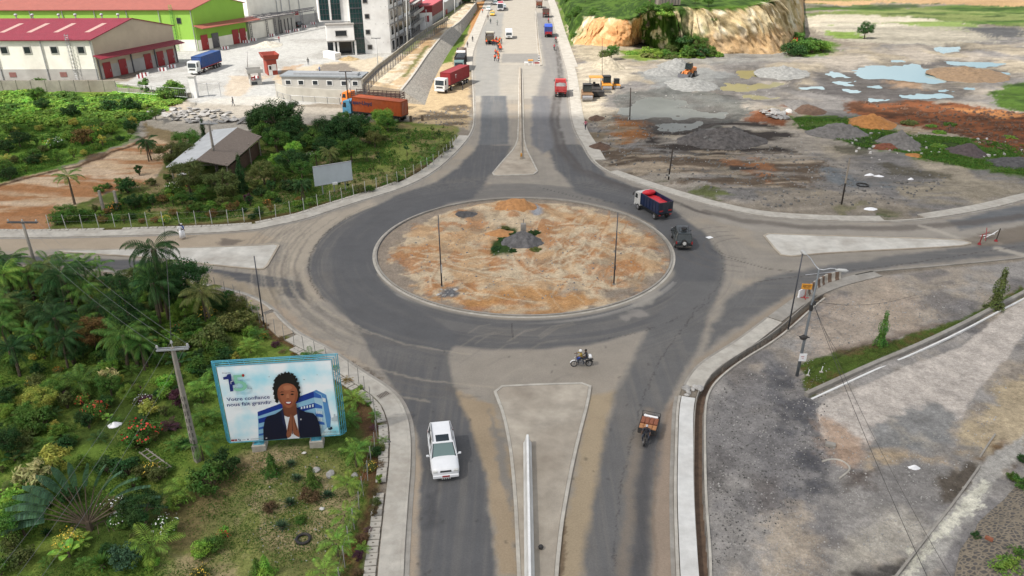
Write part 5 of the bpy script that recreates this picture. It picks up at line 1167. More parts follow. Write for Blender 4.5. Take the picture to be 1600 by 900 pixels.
root=thing('median_barrier','long pale concrete safety barrier on the near traffic island','barrier',(p0.x,p0.y,.12),a_)
jersey((p1-p0).length).build('barrier_body',M_white,root);mb=MB();mb.box(((p1-p0).length/2,0,.86),((p1-p0).length,.14,.08));mb.build('cap',M_whpaint,root)
p0,p1=W(814.5,250),W(813,108);a_=atan2(p1.y-p0.y,p1.x-p0.x)
root=thing('median_barrier','long narrow concrete barrier on the far traffic island','barrier',(p0.x,p0.y,.12),a_)
jersey((p1-p0).length,.5,.45).build('barrier_body',M_isl,root);mb=MB();mb.box((.4,0,.62),(.8,.3,.4));mb.build('end_block',mat('end_yellow',C3(214,150,50,.7)[:3],.7),root)
M_skin=mat('skin_brown',(.11,.055,.035),.6,var=.08)
M_cloth=mat('cloth_tinted',(1,1,1),.85,var=.12,vs=8,objcol=True)
M_trou=mat('trousers_dark',(.03,.035,.05),.9,var=.2,vs=8)
M_hair=mat('hair_black',(.012,.011,.010),.8,var=.2)
M_paint=mat('paint_tinted',(1,1,1),.32,var=.05,vs=1.5,objcol=True,grime=.12,spec=.6)
M_paintd=mat('paint_worn',(1,1,1),.55,var=.14,vs=1.5,objcol=True,grime=.22,spec=.3)
M_rubber=mat('rubber',(.018,.018,.019),.85,var=.2,vs=6,grime=.2)
M_rim=mat('wheel_rim',(.30,.30,.31),.45,metal=.5,var=.2,vs=6,grime=.3)
M_glass=bpy.data.materials.new('car_glass');M_glass.use_nodes=True;q_=M_glass.node_tree.nodes['Principled BSDF']
q_.inputs['Base Color'].default_value=(.015,.022,.024,1);q_.inputs['Roughness'].default_value=.06;q_.inputs['Specular IOR Level'].default_value=.8
M_wglass=bpy.data.materials.new('windscreen_glass');M_wglass.use_nodes=True;q_=M_wglass.node_tree.nodes['Principled BSDF']
q_.inputs['Base Color'].default_value=(.13,.19,.18,1);q_.inputs['Roughness'].default_value=.08;q_.inputs['Specular IOR Level'].default_value=.8
M_chass=mat('chassis_black',(.022,.022,.023),.7,var=.25,vs=3,grime=.35)
M_lamp=mat('lamp_lens',(.55,.55,.52),.2,var=.1);M_tail=mat('tail_lens',(.32,.02,.02),.3,var=.1);M_plate=mat('plate_red',(.30,.03,.03),.5,var=.1)
def skin_body(J,B_,name):
 """J joint -> (pos, radius); B_ list of (a, b, material index)"""
 names=list(J);me=bpy.data.meshes.new(name);me.from_pydata([J[n][0]for n in names],[(names.index(a),names.index(b))for a,b,_ in B_],[])
 o=bpy.data.objects.new(name,me);COL.objects.link(o);o.modifiers.new('s','SKIN');
 for i,n in enumerate(names):
  r=J[n][1];me.skin_vertices[0].data[i].radius=(r,r)if not hasattr(r,'__len__')else r
 me.skin_vertices[0].data[names.index('hip')].use_root=True
 sb_=o.modifiers.new('d','SUBSURF');sb_.levels=1;sb_.render_levels=1
 dg_=bpy.context.evaluated_depsgraph_get();me2=bpy.data.meshes.new_from_object(o.evaluated_get(dg_));bpy.data.objects.remove(o,do_unlink=True)
 bm=bmesh.new();bm.from_mesh(me2)
 h=Vector(J['head'][0]);fw=J.get('_f',(Vector((0,1,0)),0))[0]
 ret=bmesh.ops.create_uvsphere(bm,u_segments=12,v_segments=9,radius=.105)
 for v in ret['verts']:
  c=v.co.copy();c.x*=.80;c.z*=1.18;c.y*=.95
  if c.z<-.04:c.x*=.82;c.y=c.y*.9+.012
  if abs(c.x)<.03 and c.y>.06 and-.05<c.z<.03:c.y+=.022
  v.co=c+h
 for s in(-1,1):
  r2=bmesh.ops.create_uvsphere(bm,u_segments=6,v_segments=4,radius=.022)
  for v in r2['verts']:v.co=Vector((v.co.x*.5,v.co.y,v.co.z*1.4))+h+Vector((s*.085,-.005,-.005))
 bm.to_mesh(me2);bm.free()
 for m in(M_skin,M_cloth,M_trou):me2.materials.append(m)
 seg=[(Vector(J[a][0]),Vector(J[b][0]),k)for a,b,k in B_]
 for f in me2.polygons:
  c=f.center;best=9;kk=0
  if(c-h).length<.15:f.material_index=0;f.use_smooth=True;continue
  for a,b,k in seg:
   e=b-a;t=max(0,min(1,(c-a).dot(e)/max(e.length_squared,1e-9)));d=(a+e*t-c).length
   if d<best:best=d;kk=k
  f.material_index=kk;f.use_smooth=True
 me2.name=name;return me2
def pose(kind):
 V=Vector;J={}
 if kind in('stand','walk','bend'):
  J['hip']=(V((0,0,.95)),.13);J['waist']=(V((0,0,1.08)),(.14,.10));J['chest']=(V((0,0,1.32)),(.165,.115));J['neck']=(V((0,0,1.50)),.055);J['head']=(V((0,.01,1.64)),.06)
  st=.0 if kind=='stand' else .24
  for s,n in((-1,'l'),(1,'r')):
   f=st*s;J['th'+n]=(V((s*.10,0,.90)),.095);J['kn'+n]=(V((s*.11,f*.5+.03*(kind!='stand'),.50)),.065);J['an'+n]=(V((s*.12,f*1.0-.02,.09)),.045);J['to'+n]=(V((s*.13,f*1.0+.14,.04)),.04)
   J['sh'+n]=(V((s*.19,0,1.43)),.065);J['el'+n]=(V((s*.26,-.03-f*.5,1.15)),.045);J['wr'+n]=(V((s*.25,.08-f*.9,.92)),.032);J['ha'+n]=(V((s*.245,.12-f*1.0,.84)),.036)
  if kind=='bend':
   for k in list(J):
    p,r=J[k]
    if p.z>.96 or k[:2]in('el','wr','ha','sh'):
     d=p-V((0,0,.95));a=radians(52);J[k]=(V((p.x,d.y*cos(a)+d.z*sin(a),.95-d.y*sin(a)+d.z*cos(a))),r)
   for s,n in((-1,'l'),(1,'r')):J['el'+n]=(J['sh'+n][0]+V((s*.05,.12,-.26)),.045);J['wr'+n]=(J['sh'+n][0]+V((s*.0,.30,-.42)),.032);J['ha'+n]=(J['sh'+n][0]+V((-s*.04,.36,-.48)),.036)
 else:
  J['hip']=(V((0,0,.86)),.14);J['waist']=(V((0,.03,1.0)),(.14,.10));J['chest']=(V((0,.10,1.22)),(.165,.115));J['neck']=(V((0,.13,1.39)),.055);J['head']=(V((0,.15,1.53)),.06)
  for s,n in((-1,'l'),(1,'r')):
   J['th'+n]=(V((s*.12,.05,.85)),.095);J['kn'+n]=(V((s*.24,.42,.72)),.07);J['an'+n]=(V((s*.22,.28,.34)),.045);J['to'+n]=(V((s*.23,.42,.30)),.04)
   J['sh'+n]=(V((s*.19,.10,1.33)),.065)
   if kind=='ride':J['el'+n]=(V((s*.30,.34,1.17)),.045);J['wr'+n]=(V((s*.31,.58,1.10)),.032);J['ha'+n]=(V((s*.30,.66,1.09)),.036)
   else:J['el'+n]=(V((s*.25,.18,1.08)),.045);J['wr'+n]=(V((s*.18,.36,.95)),.032);J['ha'+n]=(V((s*.15,.43,.93)),.036)
 B_=[('hip','waist',1),('waist','chest',1),('chest','neck',1),('neck','head',0)]
 for n in 'lr':B_+=[('hip','th'+n,2),('th'+n,'kn'+n,2),('kn'+n,'an'+n,2),('an'+n,'to'+n,2),('chest','sh'+n,1),('sh'+n,'el'+n,1),('el'+n,'wr'+n,0),('wr'+n,'ha'+n,0)]
 return J,B_
BODY={}
for k in('stand','walk','bend','ride','pillion'):J_,B__=pose(k);BODY[k]=(skin_body(J_,B__,'body_'+k),J_['head'][0].copy())
def hairmesh(kind):
 mb=MB()
 if kind=='hair':mb.ell((0,-.012,.03),(.094,.112,.112),10,6)
 elif kind=='cap':mb.ell((0,0,.045),(.105,.12,.10),10,6);mb.box((0,.11,.05),(.12,.08,.015))
 else:mb.ell((0,0,.03),(.135,.155,.14),12,8)
 me=bpy.data.meshes.new(kind);me.from_pydata(mb.v,[],mb.f);me.materials.append(M_hair if kind=='hair' else M_cloth)
 for p in me.polygons:p.use_smooth=True
 return me
HM={k:hairmesh(k)for k in('hair','cap','helmet')}
VEST={}
def person(kind,loc,rz,label,shirt=(.1,.1,.12),head='hair',hcol=(.5,.4,.05),group=None,vest=None,sc=1.0,trou=None):
 me,h=BODY[kind];o=bpy.data.objects.new('person',me);COL.objects.link(o);o.location=loc;o.rotation_euler=(0,0,rz);o.scale=(sc,)*3;o.color=(*shirt,1)
 tag(o,label,'person',group)
 c=bpy.data.objects.new({'hair':'hair','cap':'cap','helmet':'helmet'}[head],HM[head]);COL.objects.link(c);setparent(c,o);c.location=h;c.color=(*hcol,1)
 if vest is not None:
  if kind not in VEST:
   J_,_=pose(kind);mb=MB();a,b=J_['waist'][0],J_['chest'][0];d=(b-a);t=b+d.normalized()*.14;pts=[a-d.normalized()*.10,a,b,t]
   mb.tube(pts,[.165,.165,.20,.10],10);VEST[kind]=mb
  v=bpy.data.objects.new('vest',None)if False else VEST[kind].build('vest',M_cloth,o,True);v.color=(*vest,1)
 return o
def heading(rear,front):
 a,b=W(*rear),W(*front);d=b-a;return a,atan2(-d.x,d.y),d
def put(o,rear,front,L):
 a,rz,d=heading(rear,front);c=a+d.normalized()*(L/2);o.location=(c.x,c.y,.012);o.rotation_euler=(0,0,rz);return o
def wheel_on(root,x,y,r,w_=.26,dual=False):
 mb=MB();mb.tube([(x-w_/2,y,r),(x-w_/2+.03,y,r),(x+w_/2-.03,y,r),(x+w_/2,y,r)],[r*.9,r,r,r*.9],18);wh=mb.build('wheel',M_rubber,root)
 s=1 if x>0 else-1;mb=MB();mb.cyl((x+s*(w_/2+.005),y,r),r*.58,.05,'X',14);mb.cyl((x+s*(w_/2+.03),y,r),r*.2,.05,'X',8);mb.build('rim',M_rim,wh)
def loft(mb,rings):
 n=len(rings[0]);vs=[p for r_ in rings for p in r_];fs=[]
 for i in range(len(rings)-1):
  for k in range(n):j=(k+1)%n;fs.append([i*n+k,i*n+j,(i+1)*n+j,(i+1)*n+k])
 fs.append(list(range(n))[::-1]);fs.append([(len(rings)-1)*n+k for k in range(n)]);mb.add(vs,fs)
def suv(name,label,cat,col,L=4.75,W_=1.86,H_=1.82,suvback=True,group=None,rails=True,sunroof=False,dark=False,spare=False,plate=True,bedrack=False):
 root=thing(name,label,cat,group=group);hw=W_/2;T=(*col,1);k=L/4.75;hz=H_/1.82
 rings=[]
 for y,w_,zb,zs,zt in((-2.36,.88,.42,.90,.94),(-2.28,.96,.34,.99,1.03),(-1.9,1,.30,1.02,1.06),(.95,1,.30,1.02,1.08),(1.25,1,.30,1.0,1.09),(2.0,.98,.30,.93,1.01),(2.22,.94,.30,.88,.95),(2.36,.84,.36,.76,.80)):
  w_*=hw;rings.append([(x*w_,y*k,z*hz)for x,z in((-.9,zb),(-1,zb+.18),(-1,zs-.14),(-.96,zs-.03),(-.72,zt),(-.3,zt+.02),(.3,zt+.02),(.72,zt),(.96,zs-.03),(1,zs-.14),(1,zb+.18),(.9,zb))])
 mb=MB();loft(mb,rings);body=mb.build('body',M_paint,root,True,tint=T)
 y0,y1,yt0,yt1=(-2.26,1.12,-2.05,.38)if suvback else(-1.75,1.12,-1.15,.30)
 top=H_-.09;mb=MB();b=hw*.93;t=hw*.74
 def gh(z,f):yy0=y0+(yt0-y0)*f;yy1=y1+(yt1-y1)*f;ww=b+(t-b)*f;return yy0*k,yy1*k,ww
 ra,rb=[],[]
 for z,f in((.98*hz,0),(top,1)):
  a0,a1,ww=gh(z,f);ra.append([(-ww,a0,z),(ww,a0,z),(ww,a1,z),(-ww,a1,z)])
 vs=ra[0]+ra[1];mb.add(vs,[[0,1,5,4],[1,2,6,5],[2,3,7,6],[3,0,4,7],[4,5,6,7]]);cabin=mb.build('windows',M_glass,root)
 A=ra[0];Bt=ra[1];mb=MB();q=[Vector(A[3]).lerp(Vector(A[2]),.06),Vector(A[3]).lerp(Vector(A[2]),.94),Vector(Bt[3]).lerp(Vector(Bt[2]),.94),Vector(Bt[3]).lerp(Vector(Bt[2]),.06)]
 nrm=Vector((0,.72,.6)).normalized()*.012;mb.add([p+nrm for p in q],[[1,0,3,2]]);mb.build('windscreen',M_wglass if not dark else M_glass,root)
 mb=MB();mb.box((0,(yt0+yt1)/2*k,top+.035),(t*2+.05,(yt1-yt0)*k+.12,.10),bev=.07)
 if rails:pass
 roof=mb.build('roof',M_paint,root,tint=T)
 for s in(-1,1):
  for f0,f1 in(((y0),(yt0)),((y1),(yt1)),(-1.15,-1.1),(.0,-.02)):mb=MB();mb.tube([(s*(b+.005),f0*k,.97*hz),(s*(t+.01),f1*k,top)],.035,4);mb.build('pillar',M_paint,root,tint=T)
 if rails:
  for s in(-1,1):mb=MB();mb.tube([(s*(t-.04),yt0*k+.1,top+.10),(s*(t-.04),yt0*k+.25,top+.16),(s*(t-.04),yt1*k-.25,top+.16),(s*(t-.04),yt1*k-.1,top+.10)],.028,5);mb.build('roof_rail',M_dsteel,roof)
 if sunroof:mb=MB();mb.box((0,(yt1-.45)*k,top+.09),(.95,.78,.02),bev=.008);mb.build('sunroof',M_glass,roof)
 for s in(-1,1):
  mb=MB();mb.box((s*hw*.72,2.27*k,.80*hz),(.34,.2,.18),bev=.05);mb.build('headlight',M_lamp,root)
  mb=MB();mb.box((s*hw*.9,-2.33*k,.86*hz),(.14,.08,.32));mb.build('tail_light',M_tail,root)
  mb=MB();mb.tube([(s*hw*.95,.86*k,1.02*hz),(s*(hw+.12),.84*k,1.06*hz)],.03,5);mb.box((s*(hw+.16),.84*k,1.10*hz),(.20,.10,.15),bev=.03);mb.build('wing_mirror',M_paint,root,tint=T)
  for y in(-1.42,1.42):wheel_on(root,s*(hw-.13),y*k,.37,.25)
 mb=MB();mb.box((0,2.34*k,.80*hz),(W_*.40,.08,.12),bev=.02);mb.build('grille',M_chass,root)
 mb=MB();mb.box((0,2.37*k,.48),(W_*.92,.18,.26),bev=.06);fb=mb.build('front_bumper',M_paint,root,tint=T)
 if plate:mb=MB();mb.box((0,2.475*k,.52),(.52,.02,.13));mb.build('number_plate',M_plate,fb)
 mb=MB();mb.box((0,-2.38*k,.50),(W_*.92,.18,.26),bev=.06);rb_=mb.build('rear_bumper',M_chass if dark else M_paint,root,tint=T)
 mb=MB();mb.box((0,-2.50*k,.70),(.52,.02,.12));mb.build('number_plate',M_lamp,rb_)
 if plate and sunroof:mb=MB();
 if sunroof:
  for j in range(5):mb.box((-.28+.14*j,2.50*k,.36),(.05,.06,.09))
  mb.build('bull_bar',M_lamp,fb)
 if spare:
  mb=MB();mb.tube([(0,-2.34*k-.02,1.0),(0,-2.34*k-.24,1.0)],[.36,.36],18);sp=mb.build('spare_wheel',M_rubber,root);mb=MB();mb.tube([(0,-2.34*k-.245,1.0),(0,-2.34*k-.27,1.0)],[.22,.20],14);mb.build('cover',M_lamp,sp)
 if bedrack:
  mb=MB();y=(yt0+1.0)*k
  for yy in(yt0+.35,yt0+1.6):mb.tube([(-t*.7,yy*k,top+.18),(t*.7,yy*k,top+.18)],.025,4)
  for s in(-1,1):mb.tube([(s*t*.7,(yt0+.35)*k,top+.18),(s*t*.7,(yt0+1.6)*k,top+.18)],.025,4)
  rk=mb.build('roof_rack',M_chass,roof);mb=MB()
  mb.tube([(.05,(yt0+1.0)*k,top+.20),(.05,(yt0+1.0)*k,top+.38)],[.34,.34],16);mb.build('spare_tyre',M_rubber,rk)
 return root
def cab(root,y,w_,col,h=2.2,zb=.75,depth=1.9,mpaint=None,visor=False):
 hw=w_/2;mp=mpaint or M_paint;T=(*col,1);mb=MB()
 mb.side([(y-depth,zb),(y-.05,zb),(y,zb+.12),(y,zb+.95),(y-.22,zb+h-.12),(y-.45,zb+h),(y-depth,zb+h)],-hw,hw);c=mb.build('cab',mp,root,tint=T)
 mb=MB();n=0
 mb.add([(-hw*.86,y+.012,zb+1.0),(hw*.86,y+.012,zb+1.0),(hw*.82,y-.205,zb+h-.22),(-hw*.82,y-.205,zb+h-.22)],[[1,0,3,2]]);mb.build('windscreen',M_glass,c)
 for s in(-1,1):
  mb=MB();mb.side([(y-.95,zb+1.05),(y-.18,zb+1.05),(y-.30,zb+h-.35),(y-.95,zb+h-.35)],min(s*hw,s*(hw+.012)),max(s*hw,s*(hw+.012)));mb.build('side_window',M_glass,c)
  mb=MB();mb.box((s*hw*.78,y+.03,zb+.28),(.34,.08,.18));mb.build('headlight',M_lamp,c)
  mb=MB();mb.tube([(s*hw,y-.1,zb+h-.3),(s*(hw+.22),y+.06,zb+h-.35)],.025,4);mb.box((s*(hw+.24),y+.06,zb+h-.6),(.16,.07,.42));mb.build('wing_mirror',M_chass,c)
 mb=MB();mb.box((0,y+.06,zb-.12),(w_*.98,.22,.36),bev=.05);mb.build('bumper',mp,root,tint=T)
 mb=MB();mb.box((0,y+.015,zb+.55),(w_*.62,.05,.36));mb.build('grille',M_chass,c)
 mb=MB();mb.box((0,y+.19,zb-.12),(.5,.02,.12));mb.build('number_plate',M_lamp,c)
 return c
def chassis(root,y0,y1,w_,ys,r=.5,col=None):
 mb=MB()
 for s in(-1,1):mb.box((s*.42,(y0+y1)/2,.92),(.14,y1-y0,.26))
 for y in np.arange(y0+.4,y1,1.6):mb.box((0,y,.92),(.8,.12,.2))
 for y in ys:mb.cyl((0,y,r),.09,w_-.4,'X',8)
 mb.build('chassis',M_chass,root,tint=(*(col or(.02,.02,.02)),1))
 for y in ys:
  for s in(-1,1):wheel_on(root,s*(w_/2-.18),y,r,.34)
 for s in(-1,1):mb=MB();mb.box((s*(w_/2-.2),min(ys)-.75,.62),(.42,.03,.55));mb.build('mudflap',M_rubber,root)
def corr_box(root,name,y0,y1,w_,z0,h,col,m=None,pitch=.28,d=.035,top=True):
 """container skin with folded sides"""
 hw=w_/2;mb=MB();n=int((y1-y0)/pitch);out=[]
 ys_=np.linspace(y0,y1,n*4+1)
 def wv(i):return(0,d,d,0)[i%4]
 ring=[(hw-wv(i),ys_[i])for i in range(len(ys_))]+[(-hw+wv(i),ys_[i])for i in range(len(ys_)-1,-1,-1)]
 m_=len(ring);vs=[(x,y,z0)for x,y in ring]+[(x,y,z0+h)for x,y in ring]
 mb.add(vs,[[i,(i+1)%m_,m_+(i+1)%m_,m_+i]for i in range(m_)]+[list(range(m_,2*m_)),list(range(m_-1,-1,-1))])
 o=mb.build(name,m or M_paintd,root,tint=(*col,1))
 mb=MB()
 for s in(-1,1):
  for y in(y0,y1):mb.box((s*hw,y,z0+h/2),(.1,.1,h+.02))
  for z in(z0+.04,z0+h-.02):mb.box((s*hw,(y0+y1)/2,z),(.09,y1-y0,.12))
 for y in(y0,y1):
  for z in(z0+.04,z0+h-.02):mb.box((0,y,z),(w_,.09,.12))
 mb.build('corner_frame',m or M_paintd,o,tint=(*[c*.85 for c in col],1))
 for s in(-.55,-.2,.2,.55):mb=MB();mb.tube([(s*hw,y0-.05,z0+.2),(s*hw,y0-.05,z0+h-.2)],.025,4);mb.build('lock_rod',M_steel,o)
 return o
def container_truck(label,ccol,bcol,L=13.5,cl=12.0,group=None,h=2.6,red=False):
 root=thing('container_lorry',label,'lorry',group=group);y1=L/2;cab(root,y1,2.45,ccol,2.35,.8,2.0,M_paintd)
 y0=-L/2;ys=[y1-1.35,y1-3.9,y0+1.2,y0+2.5,y0+3.8];chassis(root,y0+.2,y1-.6,2.45,ys,.5)
 o=corr_box(root,'container',y0,y0+cl-1.2,2.44,1.35,h,bcol)
 mb=MB();mb.box((0,y0+cl/2-.6,1.22),(2.4,cl-1.2,.2));mb.build('trailer_bed',M_paintd,root,tint=(.35,.03,.03,1)if red else(.03,.03,.03,1))
 return root,o
def tipper(label,ccol,bcol,L=8.2,h=1.3,load=None,stripes=True,group=None,w_=2.45,endcol=None,name='tipper_lorry'):
 root=thing(name,label,'lorry',group=group);y1=L/2;y0=-L/2;cab(root,y1,w_-.1,ccol,2.1,.8,1.75,M_paintd)
 ys=[y1-1.2,y0+1.2]+([y0+2.5]if L>7.5 else[]);chassis(root,y0+.1,y1-.6,w_,ys,.5)
 bl0,bl1=y0,y1-2.0;zb=1.25;T=(*bcol,1);mb=MB();mb.box((0,(bl0+bl1)/2,zb),(w_,bl1-bl0,.14));body=mb.build('bed',M_paintd,root,tint=T)
 for s in(-1,1):
  mb=MB();mb.box((s*(w_/2-.04),(bl0+bl1)/2,zb+h/2),(.08,bl1-bl0,h))
  for y in np.linspace(bl0+.05,bl1-.05,7):mb.box((s*(w_/2+.03),y,zb+h/2),(.08,.10,h))
  mb.box((s*(w_/2),(bl0+bl1)/2,zb+h),(.14,bl1-bl0,.10));mb.build('side_board',M_paintd,body,tint=T)
 mb=MB();mb.box((0,bl0,zb+h/2),(w_,.08,h));
 for x in(-.8,0,.8):mb.box((x,bl0-.05,zb+h/2),(.08,.06,h))
 tg=mb.build('tailgate',M_paintd,body,tint=(*(endcol or bcol),1))
 if stripes:
  for s in(-1,1):mb=MB();mb.box((s*.78,bl0-.09,zb+.42),(.62,.02,.22));mb.build('reflector_board',M_tail,tg)
 mb=MB();mb.box((0,bl1,zb+h/2),(w_,.08,h));mb.build('head_board',M_paintd,body,tint=T)
 for s in(-1,1):mb=MB();mb.box((s*.95,bl0-.03,.98),(.34,.06,.14));mb.build('tail_light',M_tail,root)
 if load:
  n=14;mb=MB();vs=[]
  for j in range(n):
   for i in range(n):
    u,v=i/(n-1)*2-1,j/(n-1);z=zb+h*load[1]+load[2]*(1-abs(u)**2)*(sin(pi*v)**.5 if 0<v<1 else 0)+mnoise.noise(Vector((u*2.2,v*5,h)))*.10
    vs.append((u*(w_/2-.09),bl0+.06+(bl1-bl0-.12)*v,z))
  fs=[[j*n+i,j*n+i+1,(j+1)*n+i+1,(j+1)*n+i]for j in range(n-1)for i in range(n-1)];mb.add(vs,fs);mb.build(load[3],load[0],root,True)
 return root
o=suv('parked_car','white estate car with a sunroof driving towards the viewer on the near left lane','car',(.74,.75,.76),W_=1.98,H_=1.95,sunroof=True);o.name='estate_car';put(o,(688.5,688),(696.5,746),4.75)
o=suv('off_road_car','black off-road car with roof rack and rear spare wheel behind the red topped lorry','car',(.016,.024,.028),L=5.0,W_=2.0,H_=2.1,dark=True,spare=True,bedrack=True);put(o,(1068,392),(1060,368),5.0)
M_tarpr=mat('tarpaulin_red',C3(214,44,56,.75)[:3],.6,var=.18,vs=1.2,bump=.4,bs=3)
tr=tipper('blue sided tipper lorry with a bright red tarpaulin entering the roundabout',(.50,.50,.48),(.008,.018,.055),L=7.4,h=1.75,load=(M_tarpr,.72,.06,'tarpaulin'),endcol=(.022,.03,.045));put(tr,(1038.5,345),(1009,327.5),6.0);tr.scale=(.86,.80,.84)
mb=MB();mb.ell((0,1.45,3.05),(1.18,.62,.42),14,8,jit=.05,rnd=rnd);mb.build('tarpaulin_roll',M_tarpr,tr,True)
M_grav=mat('gravel_load',C3(150,148,146,.6)[:3],.95,var=.35,vs=6,bump=.8,bs=20)
o=tipper('red tipper lorry carrying grey gravel up the right lane',(.45,.05,.05),(.36,.05,.05),L=7.0,h=1.2,load=(M_grav,.75,.4,'gravel'));put(o,(876,153),(875,135),7.0)
M_tarpb=mat('tarpaulin_blue',C3(40,84,196,.75)[:3],.55,var=.2,vs=1.2,bump=.4,bs=3)
o=tipper('lorry under a bright blue tarpaulin heading away up the right lane',(.2,.25,.5),(.02,.04,.16),L=8.5,h=2.1,load=(M_tarpb,.95,.35,'tarpaulin'));put(o,(857,59),(855,41),8.5)
mb=MB();mb.box((0,-.95,2.6),(2.6,6.4,1.9),bev=.2);mb.build('tarpaulin',M_tarpb,o)
mb=MB();mb.box((0,-4.25,1.5),(2.2,.1,.7));mb.build('striped_board',M_tail,o)
o=tipper('small dark lorry with an open rack behind the blue covered lorry',(.1,.08,.08),(.10,.06,.05),L=6.0,h=1.6,load=(M_chass,.5,.1,'load'));put(o,(853,28),(852,18),6)
o=tipper('brown bodied lorry with a pale cab far up the right lane',(.5,.5,.48),(.16,.07,.04),L=6.0,h=1.5,load=(M_grav,.9,.1,'load'));put(o,(842.5,13),(842,4),6)
o=suv('dark_car','dark car at the top edge of the right lane','car',(.03,.03,.04),rails=False);put(o,(853,.5),(851,-7),4.6)
o,cb=container_truck('white cabbed lorry with a long maroon shipping container parked on the sandy verge',(.62,.62,.6),C3(150,40,46,.8)[:3],L=14);put(o,(726,128),(669,155),14)
def text_mesh(s,size,m,parent,M,name='lettering',ext=.004,bold=0.0):
 cu=bpy.data.curves.new(name,'FONT');cu.body=s;cu.size=size;cu.extrude=ext;cu.offset=bold;cu.resolution_u=3
 t=bpy.data.objects.new(name,cu);COL.objects.link(t);dg_=bpy.context.evaluated_depsgraph_get();me=bpy.data.meshes.new_from_object(t.evaluated_get(dg_));bpy.data.objects.remove(t,do_unlink=True)
 me.transform(M);me.materials.clear();me.materials.append(m);o=bpy.data.objects.new(name,me);COL.objects.link(o);setparent(o,parent);return o
RX90=Matrix.Rotation(pi/2,4,'X')
def side_text(s,size,m,parent,x,y,z,sgn):
 rot=Matrix.Rotation(pi/2*sgn,4,'Z');return text_mesh(s,size,m,parent,Matrix.Translation((x,y,z))@rot@RX90,bold=.02)
M_wht=mat('lettering_white',(.75,.75,.75),.6,var=.05);M_blk=mat('lettering_black',(.02,.02,.025),.6,var=.05)
side_text('T',1.25,M_wht,cb,-1.262,1.2,2.35,-1);side_text('T',1.25,M_wht,cb,1.262,-3.2,2.35,1);side_text('ELLING',.8,M_wht,cb,1.262,-2.3,2.45,1)if False else side_text('E.IRC',.8,M_wht,cb,1.262,-2.4,2.45,1)
o=tipper('black tarpaulin covered lorry parked behind the maroon container lorry',(.12,.2,.2),(.02,.02,.025),L=9,h=2.2,load=(mat('tarpaulin_black',(.02,.025,.03),.6,var=.3,bump=.5,bs=4),.9,.5,'tarpaulin'));put(o,(722,104),(712.5,124),9)
o=tipper('parked tipper lorry heaped with brown earth, farthest of the verge lorries',(.6,.6,.6),(.16,.10,.08),L=8,h=1.4,load=(mat('earth_load',C3(140,120,104,.6)[:3],.95,var=.3,bump=.6),.8,.9,'earth'));put(o,(722,90),(718.5,107),8)
o,cb=container_truck('sky blue cabbed lorry with a long orange container parked behind the garden trees',(.08,.26,.40),C3(186,88,44,.72)[:3],L=13.5,cl=12.2,h=2.7);put(o,(633,191),(551,181),13.5)
side_text('Hapag-Lloyd',1.05,mat('lettering_navy',(.02,.03,.08),.6),cb,-1.262,5.0,2.75,-1)
o=thing('stake_lorry','orange cabbed lorry with a long empty brown stake body by the retaining wall','lorry');L_=13.0
cab(o,L_/2,2.4,(.75,.20,.03),2.2,.8,1.9,M_paintd);chassis(o,-L_/2,L_/2-.6,2.4,[L_/2-1.3,-L_/2+3.8,-L_/2+2.5,-L_/2+1.2],.5)
mb=MB();mb.box((0,-1.1,1.35),(2.4,10.8,.3));mb.build('bed',M_paintd,o,tint=(.55,.16,.03,1))
for s in(-1,1):
 mb=MB()
 for z in(1.8,2.15,2.5,2.85,3.2):mb.box((s*1.2,-1.1,z),(.05,10.8,.15))
 for y in np.linspace(-6.4,4.2,12):mb.box((s*1.22,y,2.4),(.09,.09,1.9))
 mb.build('stake_side',M_paintd,o,tint=(.05,.03,.03,1))
mb=MB()
for z in(1.8,2.3,2.8,3.2):mb.box((0,-6.48,z),(2.4,.06,.16))
mb.build('tail_rack',M_paintd,o,tint=(.05,.03,.03,1));put(o,(630,171),(541,165),13)
o,cb=container_truck('white cabbed lorry with a navy blue container and red trailer in the warehouse yard',(.6,.62,.6),C3(44,80,140,.8)[:3],L=13,cl=11.6,red=True);put(o,(341,103),(293,121),13)
o=tipper('brown tipper lorry with its load of asphalt, workers crowding behind it',(.55,.52,.42),(.09,.07,.055),L=8.2,h=1.3,load=(mat('asphalt_load',(.05,.045,.04),.95,var=.4,bump=.6),.7,.3,'asphalt'),stripes=False);put(o,(765,70),(768,48),8.2)
